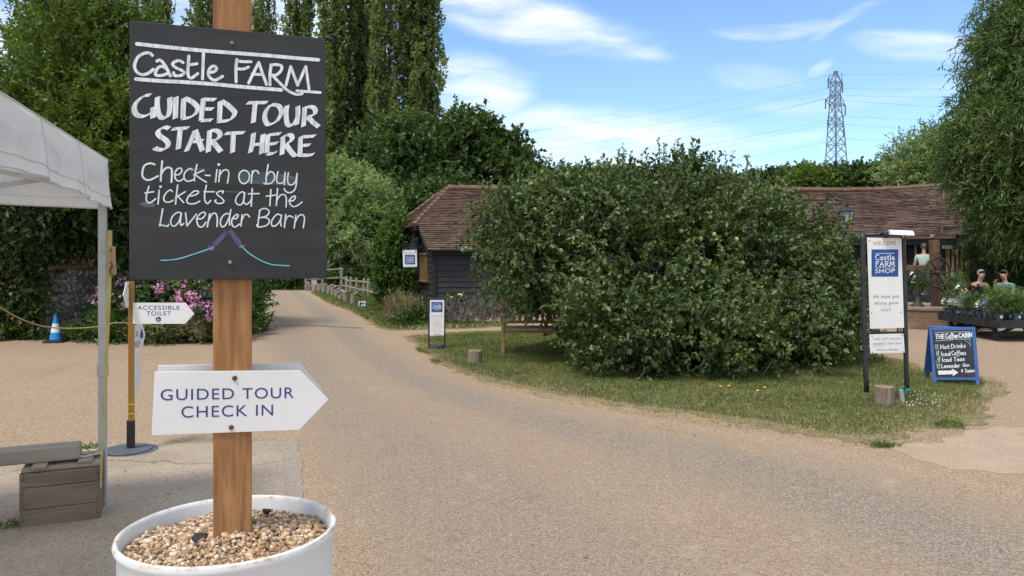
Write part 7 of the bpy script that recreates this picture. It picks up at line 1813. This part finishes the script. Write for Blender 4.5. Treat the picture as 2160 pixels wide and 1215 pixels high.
person('older woman in a strapless top seated beyond the flowers', (xat(2063, YP), YP, 0), R(6), (.50, .14, .16), (.06, .06, .09), (.48, .27, .20), (.26, .24, .23), bare=True, lean=.10)
person('man in a teal tee shirt seated in profile at the right', (xat(2122, 18.2), 18.2, 0), R(-72), (.10, .24, .26), (.05, .05, .06), SKIN2, (.045, .03, .022), handsup=True, lean=.05)
person('person in a pale mint shirt with back turned behind the cider press', (xat(1949, 22.2), 22.2, .30), R(150), (.42, .52, .44), (.05, .06, .09), SKIN, (.14, .10, .07), pose='stand', lean=.06)
person('person in a cream top standing inside behind the timber mullions', (xat(2015, 25.9), 25.9, 0), R(200), (.40, .38, .33), (.08, .08, .08), SKIN, (.10, .07, .05), pose='stand')
YO = 15.2
person('person in an orange top and white hair seated behind the apple tree', (xat(1800, YO), YO, 0), R(-60), (.62, .25, .13), (.10, .10, .13), SKIN, (.66, .60, .50), lean=.08)
# ---- garden chairs and table
m_ch = noisy('dark green resin chair', (.02, .04, .04), (.04, .07, .068), 8, .5); m_ch2 = wood('brown chair timber', (.12, .07, .04), (.22, .14, .09), 'Z')
def chair(label, loc, rz, mat, round_back=True, group='chairs in the tea garden'):
    T = thing('garden_chair', label, 'chair', loc, rz, group); W_ = .25
    g = MB(); g.box((0, 0, .43), (.5, .46, .03)); g.build('seat', mat, T, bevel=.01)
    for x in (-W_, W_):
        for y in (-.22, .22):
            g = MB(); g.bar((x * 1.05, y * 1.1, 0), (x * .95, y, .43 if y > 0 else .65), .035); g.build('leg', mat, T)
        g = MB(); g.bar((x, -.24, .65), (x, .25, .67), .05, .025); g.build('armrest', mat, T, bevel=.005)
    g = MB()
    if round_back:
        g.tube(catmull([(-W_, .22, .43), (-.27, .28, .70), (-.2, .31, .86), (0, .32, .92), (.2, .31, .86), (.27, .28, .70), (W_, .22, .43)], 5), .022, 6)
        for i in range(7): g.bar((-.18 + i * .06, .23, .44), (-.18 + i * .06, .31, .88), .035, .012)
    else:
        for x in (-W_, W_): g.bar((x, .22, .43), (x, .30, .95), .04)
        for z in (.56, .70, .84, .93): g.bar((-W_, .24 + (z - .43) * .14, z), (W_, .24 + (z - .43) * .14, z), .02, .07)
    g.build('backrest', mat, T)
    return T
chair('dark resin chair under the woman in the strapless top', (xat(2063, YP), YP + .05, 0), R(6), m_ch); chair('dark resin chair under the man in teal', (xat(2122, 18.2) + .03, 18.2, 0), R(-72), m_ch)
chair('empty round backed resin chair between the two seated people', (xat(2100, 19.4), 19.4, 0), R(20), m_ch)
chair('brown timber chair under the person in orange', (xat(1800, YO), YO + .05, 0), R(-60), m_ch2, False); chair('empty brown timber chair near the welcome sign', (xat(1822, 15.0), 15.0, 0), R(70), m_ch2, False); chair('brown timber chair behind the hours board', (xat(1868, 15.9), 15.9, 0), R(160), m_ch2, False)
c0 = Vector((xat(2090, 17.9), 17.9, 0)); T = thing('garden_table', 'low dark round garden table between the seated people', 'table', c0); g = MB(); g.lathe([(.42, .70), (.42, .73), (.01, .732)], c0, 28); g.build('top', m_ch, T, True, smooth=True)
for i in range(4):
    a = i * 1.571 + .4; g = MB(); g.bar(c0 + Vector((math.cos(a) * .36, math.sin(a) * .36, 0)), c0 + Vector((math.cos(a) * .28, math.sin(a) * .28, .7)), .04); g.build('leg', m_ch, T, True)
# ---- pushchair
def pushchair():
    c0 = Vector((xat(2036, 17.2), 17.2, 0)); T = thing('pushchair', 'black hooded pushchair parked beside the seated woman', 'pushchair', c0, R(25)); m_f = noisy('black pram fabric', (.010, .010, .012), (.03, .028, .03), 7, .85)
    g = MB(); n, m = 16, 9; vs = []
    for j in range(m):
        ph = R(-8 + 118 * j / (m - 1))
        for i in range(n):
            a = math.pi * i / (n - 1); r = .33 * (1 + .03 * math.cos(j * math.pi)); vs.append((math.cos(a) * .25, -math.cos(ph) * math.sin(a) * r, .72 + math.sin(ph) * math.sin(a) * r * 1.0))
    g.add(vs, [(j * n + i, j * n + i + 1, (j + 1) * n + i + 1, (j + 1) * n + i) for j in range(m - 1) for i in range(n - 1)]); g.build('hood', m_f, T, smooth='all')
    g = MB(); g.box((0, 0, .56), (.46, .62, .26), jit=.01); g.build('seat', m_f, T, bevel=.05)
    g = MB()
    for x in (-.24, .24): g.tube(catmull([(x, -.4, .12), (x, -.1, .45), (x, .35, .85), (x, .45, .98)], 4), .014, 6); g.tube([(x, .35, .12), (x, -.05, .5)], .014, 6)
    g.tube([(-.24, .45, .98), (.24, .45, .98)], .018, 6); g.build('frame', m_steel, T, smooth='all')
    for x in (-.27, .27):
        for y in (-.4, .35):
            g = MB(); M = Matrix.Translation((x, y, .12)) @ Matrix.Rotation(R(90), 4, 'Y'); g.tube([M @ Vector((math.cos(i * .349) * .10, math.sin(i * .349) * .10, 0)) for i in range(19)], .02, 6)
            for q in range(5): g.tube([M @ Vector((0, 0, 0)), M @ Vector((math.cos(q * 1.257) * .1, math.sin(q * 1.257) * .1, 0))], .006, 4)
            g.build('wheel', m_f, T, smooth='all')
pushchair()

# ================================================================== BORDERS, IVY, HYDRANGEAS
m_hyl = leafmat('hydrangea leaves', [(.018, .04, .01), (.035, .07, .015), (.06, .11, .025), (.11, .16, .04)], .25); m_hyp = [noisy('pink mophead petals', (.46, .16, .29), (.70, .36, .48), 30, .6), noisy('mauve mophead petals', (.42, .15, .36), (.64, .33, .54), 30, .6), noisy('faded pink petals', (.50, .22, .24), (.70, .42, .42), 30, .6)]
def hydrangea(label, blobs, n, heads, hsize, pm, seed):
    c = Vector(blobs[0][0]); T = thing('hydrangea', label, 'shrub', (c.x, c.y, 0)); P, D = crown_points(blobs, n, .3, .2, seed); k = P[:, 2] > .05; P, D = P[k], D[k]
    leaves('foliage', *sprays(P, D, 9, .25, leaf=(.12, .08)), m_hyl, T)
    k = np.where((D[:, 1] < .1) & (D[:, 2] > -.1))[0]
    for q, j in enumerate(rng.choice(k, min(heads, len(k)), False)):
        p = P[j] + D[j] * .10; m = 70; d = rdir(m); r = hsize * rng.uniform(.7, 1.2)
        leaves('flower_head', p + d * r * np.array([1, 1, .75]), rdir(m), d, .06, .055, pm[q % len(pm)], T)
    g = MB()
    for i in range(6): g.tube([Vector((c.x + random.uniform(-.2, .2), c.y, 0)), Vector((c.x + random.uniform(-.6, .6), c.y + random.uniform(-.3, .3), c.z))], [.02, .01], 5)
    g.build('stem', m_barkd, T, True)
hydrangea('mauve pink hydrangea in front of the flint wall beside the gazebo leg', [pxb(238, 652, 26, 40, 14.9, .4), pxb(278, 640, 28, 42, 14.9, .4)], 300, 20, .12, [m_hyp[1], m_hyp[0]], 61)
hydrangea('pink hydrangea with pale heads above the toilet arrow', [pxb(345, 640, 50, 55, 15.0, .6), pxb(390, 620, 40, 40, 15.2, .5)], 340, 18, .10, [m_hyp[2], m_hyp[0]], 62)
hydrangea('deep pink hydrangea spilling right toward the wooden post', [pxb(425, 660, 45, 50, 14.7, .6), pxb(460, 668, 40, 48, 14.6, .5), pxb(405, 640, 30, 34, 14.9, .4)], 380, 36, .11, [m_hyp[0], m_hyp[1]], 63)
T = thing('ivy', 'thick ivy covering the iron gate and garden wall end', 'ivy', (xat(40, 15.3), 15.3, 0)); P, D = crown_points([pxb(60, 510, 70, 55, 15.3, .6), pxb(20, 500, 60, 60, 15.0, .6), pxb(76, 590, 22, 70, 15.1, .4), pxb(-20, 600, 30, 120, 15.2, .5), pxb(78, 690, 18, 36, 15.1, .3), pxb(55, 640, 14, 60, 15.9, .2), pxb(-10, 680, 26, 50, 14.9, .4)], 1500, .3, .25, 66); leaves('foliage', *sprays(P, D, 10, .3, leaf=(.07, .062), droop=.6, up=0), m_ivy, T)
m_dry = leafmat('dry border stems', [(.10, .085, .04), (.17, .14, .075), (.26, .22, .13), (.34, .30, .2)], .2); m_lav = leafmat('lavender border', [(.07, .075, .05), (.11, .11, .08), (.15, .13, .13), (.2, .17, .17)], .2)
def border(name, label, cat, blobs, mat, n, k, leaf, seed, up=1.2, length=.3, extra=None):
    c = Vector(blobs[0][0]); T = thing(name, label, cat, (c.x, c.y, 0)); P, D = crown_points(blobs, n, .4, .25, seed); q = P[:, 2] > .02; P, D = P[q], D[q]
    leaves('foliage', *sprays(P, D, k, length, up=up, spread=.45, leaf=leaf, along=.9), mat, T); return T, P, D
border('dry_border_plant', 'straw coloured dry stems below the hydrangeas', 'plant', [pxb(420, 700, 50, 30, 14.3, .3), pxb(360, 706, 40, 24, 14.3, .3), pxb(300, 708, 30, 22, 14.4, .3)], m_dry, 420, 9, (.10, .012), 71)
border('border_plant', 'leafy green plants at the foot of the hydrangeas', 'plant', [pxb(335, 708, 30, 20, 14.1, .25), pxb(255, 704, 46, 18, 14.4, .3), pxb(180, 712, 44, 8, 14.8, .25)], m_hyl, 300, 8, (.10, .06), 72, .4)
border('lane_bush', 'dark bush crowding the left edge of the lane behind the post', 'bush', [pxb(505, 665, 44, 45, 16.5, .7), pxb(528, 622, 20, 26, 20, .7), pxb(480, 640, 50, 50, 17.5, .8), pxb(532, 690, 14, 26, 15.8, .4)], m_hedge, 900, 12, (.09, .055), 73, .3)
border('lane_hedge', 'low hedge closing the far end of the lane', 'hedge', [pxb(580, 598, 60, 16, 41, .8), pxb(630, 598, 40, 16, 41, .8), pxb(680, 600, 40, 14, 42, .8), pxb(720, 600, 40, 16, 43, .8)], m_hedge, 900, 10, (.18, .12), 74, .3, .5)
border('ornamental_grass', 'pale seeding grass clump by the barn corner', 'grass clump', [pxb(840, 662, 20, 22, 18.8, .4), pxb(868, 668, 20, 20, 18.6, .3)], m_dry, 330, 9, (.16, .010), 75, 1.6)
border('border_plant', 'green leafy plants between the grass clump and the farm notice', 'plant', [pxb(885, 676, 18, 14, 18.2, .3), pxb(905, 672, 18, 16, 18.6, .3), pxb(855, 682, 20, 9, 17.8, .25)], m_hedge, 260, 9, (.08, .045), 76, .5)
border('lavender_border', 'spent grey lavender along the barn brick footing', 'plant', [pxb(960, 670, 25, 18, 18.9, .35), pxb(1000, 670, 30, 18, 19.0, .35), pxb(1040, 672, 30, 17, 19, .35), pxb(935, 674, 16, 15, 18.6, .3), pxb(985, 684, 40, 8, 18.2, .2), pxb(1090, 672, 30, 17, 19, .35)], m_lav, 800, 11, (.10, .016), 77, 1.3)
T, P, D = border('rose_bush', 'rose bush with two pale pink blooms against the barn', 'rose bush', [pxb(955, 645, 16, 16, 19.4, .3), pxb(968, 655, 14, 14, 19.4, .3)], m_g1, 130, 9, (.08, .05), 78, .6, .2)
for px, py in ((951, 629), (970, 623)):
    g = MB(); c = at(px, py, 19.2)
    for i in range(10):
        a = i * 2.4; g.ell(c + Vector((math.cos(a) * .035, math.sin(a) * .035, .02 * math.sin(i))), (.035, .035, .028), 6, 4)
    g.tube([c - Vector((0, -.1, .35)), c], .008, 4); g.build('rose', noisy('pale pink rose', (.62, .38, .34), (.76, .58, .52), 20, .6), T, True, smooth='all')
stuff(tag(leaves('undergrowth', *sprays(*crown_points([pxb(xx, 718, 30, 9, 15.1, .25) for xx in range(-40, 330, 40)], 420, .4, .3, 80), 8, .16, leaf=(.08, .05)), m_ivy), 'dark undergrowth along the foot of the flint wall', 'undergrowth'))

# ================================================================== GRASS
def scatter(poly, n):
    a = np.array([p[:2] for p in poly]); lo, hi = a.min(0), a.max(0); out = []
    while sum(map(len, out)) < n:
        p = rng.uniform(lo, hi, (n, 2)); out.append(p[inside(p, poly)])
    return np.vstack(out)[:n]
m_grass = leafmat('lawn grass', [(.045, .075, .014), (.075, .115, .024), (.115, .15, .036), (.18, .19, .07)], .3, .55, .25, 1.4, .5)
m_straw = leafmat('dry straw grass', [(.16, .13, .06), (.26, .21, .11), (.36, .30, .17), (.44, .37, .23)], .2, .6, .2, 1.4, .5)
def blades(name, label, poly, n, h, w, mat, cond):
    p = scatter(poly, n); d = edge_dist(p, poly); k = cond(p, d); p, d = p[k], d[k]; m = len(p)
    P3 = np.c_[p, np.full(m, .010)]; dr = rng.normal(size=(m, 3)) * .55 + [0, 0, .8]
    stuff(tag(leaves(name, P3, dr, rng.normal(size=(m, 3)), rng.uniform(.5, 1.3, m) * h, w, mat), label, 'grass'))
lf = lumps(5, 2.0, 10)
f3 = lambda p: lf(np.c_[p, np.zeros(len(p))])
front_edge = lambda p: p[:, 1] < 9.6 + (xat(900, 12.0) - np.minimum(p[:, 0], 1.5)) * -.0
blades('grass', 'green lawn grass round the apple tree', LAWN, 160000, .040, .0072, m_grass, lambda p, d: (d > .03 + .14 * (f3(p) + .5).clip(0, 1)) & (rng.random(len(p)) < np.clip(.32 + d * 1.5 + f3(p) * .5, 0, 1)))
blades('dry_grass', 'dry straw grass along the lawn rim', LAWN, 120000, .032, .0055, m_straw, lambda p, d: rng.random(len(p)) < np.clip(.8 - d * 1.1 - f3(p) * .45, .03, 1))
blades('verge_grass', 'green grass on the lane verge', VERGE, 60000, .10, .018, m_grass, lambda p, d: rng.random(len(p)) < np.clip(.35 + d * .9 + f3(p) * .4, 0, 1))
blades('dry_verge_grass', 'dry straw grass on the lane verge edge', VERGE, 30000, .09, .016, m_straw, lambda p, d: rng.random(len(p)) < np.clip(.8 - d * .9 + f3(p) * .3, .05, 1))
RIM = [gnd(*q) for q in ((850, 716), (905, 762), (960, 795), (1040, 818), (1150, 843), (1300, 872), (1500, 899), (1640, 920), (1740, 942), (1840, 950), (1990, 930), (2095, 890), (2125, 840), (2125, 812), (2080, 790), (2060, 860), (1960, 905), (1840, 925), (1640, 898), (1300, 852), (1040, 800), (905, 748))]
RIM = [tuple(p) for p in RIM]
blades('scattered_dry_grass', 'thin straw scattered from the lawn onto the gravel', RIM, 16000, .035, .0055, m_straw, lambda p, d: rng.random(len(p)) < np.clip(.1 + f3(p) * .5, 0, 1))
blades('scattered_green_grass', 'stray green tufts at the lawn rim', RIM, 20000, .05, .007, m_grass, lambda p, d: f3(p * 2.1) > .55)
MEADOW = [(-8.5, 39.5), (-2.2, 38.5), (-3, 50), (-20, 52), (-22, 42)]
blades('meadow_grass', 'paddock grass beyond the rail fence', MEADOW, 20000, .25, .07, m_grass, lambda p, d: d > -1)
# clover heads and dandelions
g = MB()
for i in range(45):
    x, y = random.uniform(1900, 1990), random.uniform(838, 872); c = gnd(x, y) + Vector((0, 0, .07)); g.ell(c, .0065, 6, 4)
stuff(tag(g.build('clover', plain('white clover heads', (.62, .60, .52), .8)), 'white clover heads in the grass by the tall welcome sign', 'clover'))
for i, (x, y) in enumerate(((1520, 835), (1538, 834), (1598, 845), (1613, 838))):
    c = gnd(x, y); T = thing('dandelion', 'yellow dandelion in the grass under the apple tree, %s' % ('leftmost', 'second from the left', 'lower of the right pair', 'rightmost')[i], 'flower', c, 0, 'dandelions on the lawn'); g = MB(); g.lathe([(.004, .10), (.02, .112), (.012, .118), (.003, .119)], c, 10); g.build('flower_head', m_yf, T, True); g = MB(); g.tube([c, c + Vector((0, 0, .10))], .003, 4); g.build('stem', m_g1, T, True)
# weeds at the apron joint and by the crate
for lab, (x, y), n in (('small weed tuft growing at the apron edge by the gazebo leg', (188, 946), 60), ('small weed tuft on the concrete by the wooden crate', (14, 1112), 50), ('grass tuft on the path before the lawn tip', (1864, 942), 120)):
    c = np.array(gnd(x, y)); d = rdir(n) * [1, 1, .3] + [0, 0, .5]; tag(leaves('weed', c + rng.normal(size=(n, 3)) * [.07, .03, 0], d, rng.normal(size=(n, 3)), rng.uniform(.04, .09, n), .010, m_grass), lab, 'weed')
# loose grit catching the light on the yard, nearest the camera
m_grit, t, b = newmat('loose grit', .8, .25); gi = nd(t, 'ShaderNodeNewGeometry').outputs['Random Per Island']
t.links.new(ramp(t, gi, [(0, (.16, .10, .07)), (.4, (.36, .24, .16)), (.8, (.45, .33, .23)), (1, (.52, .42, .32))]), b.inputs['Base Color'])
def grit():
    n = 52000; Y = 2.2 + 12 * rng.random(n) ** 1.5; u = rng.uniform(-80, 2260, n); X = (u - 1080) / FP * Y; z = rng.uniform(.006, .011, n)
    k = ~(inside(np.c_[X, Y], LAWN)); X, Y, z = X[k], Y[k], z[k]; n = len(X)
    s = rng.uniform(.0022, .0050, n)[:, None, None]; T8 = np.array([(1, 0, 0), (0, 1, 0), (-1, 0, 0), (0, -1, 0), (0, 0, .8)]) * 1.0
    V = (T8[None] * rng.uniform(.7, 1.3, (n, 5, 1)) * s); a = rng.random(n) * 6.28; ca_, sa_ = np.cos(a)[:, None], np.sin(a)[:, None]
    V = np.stack([V[..., 0] * ca_ - V[..., 1] * sa_, V[..., 0] * sa_ + V[..., 1] * ca_, V[..., 2]], -1) + np.stack([X, Y, z], 1)[:, None]
    I = (np.arange(n)[:, None, None] * 5 + np.array([[0, 1, 4], [1, 2, 4], [2, 3, 4], [3, 0, 4]])[None]).reshape(-1)
    stuff(tag(fastmesh('grit', V.reshape(-1, 3), I, 3, m_grit), 'loose grit over the yard and lane', 'grit'))
grit()

# fallen leaves and bits of bark blown along the edges
m_lit, t, b = newmat('dry fallen leaves', .8, .2); gi = nd(t, 'ShaderNodeNewGeometry').outputs['Random Per Island']
t.links.new(ramp(t, gi, [(0, (.05, .03, .018)), (.5, (.17, .10, .05)), (1, (.36, .25, .13))]), b.inputs['Base Color'])
def litter():
    n = 420; Y = 3 + 15 * rng.random(n) ** 1.2; u = rng.uniform(-40, 2200, n); X = (u - 1080) / FP * Y
    k = rng.random(n) < np.where(edge_dist(np.c_[X, Y], LAWN) < .8, 1, .28); X, Y = X[k], Y[k]; n = len(X); d = rng.normal(size=(n, 3)) * [1, 1, .12]
    stuff(tag(leaves('leaf_litter', np.stack([X, Y, np.full(n, .014)], 1), d, np.tile([0, 0, 1.], (n, 1)) + rng.normal(size=(n, 3)) * .2, rng.uniform(.012, .04, n), rng.uniform(.006, .016, n), m_lit), 'dry fallen leaves scattered over the gravel', 'leaf litter'))
litter()
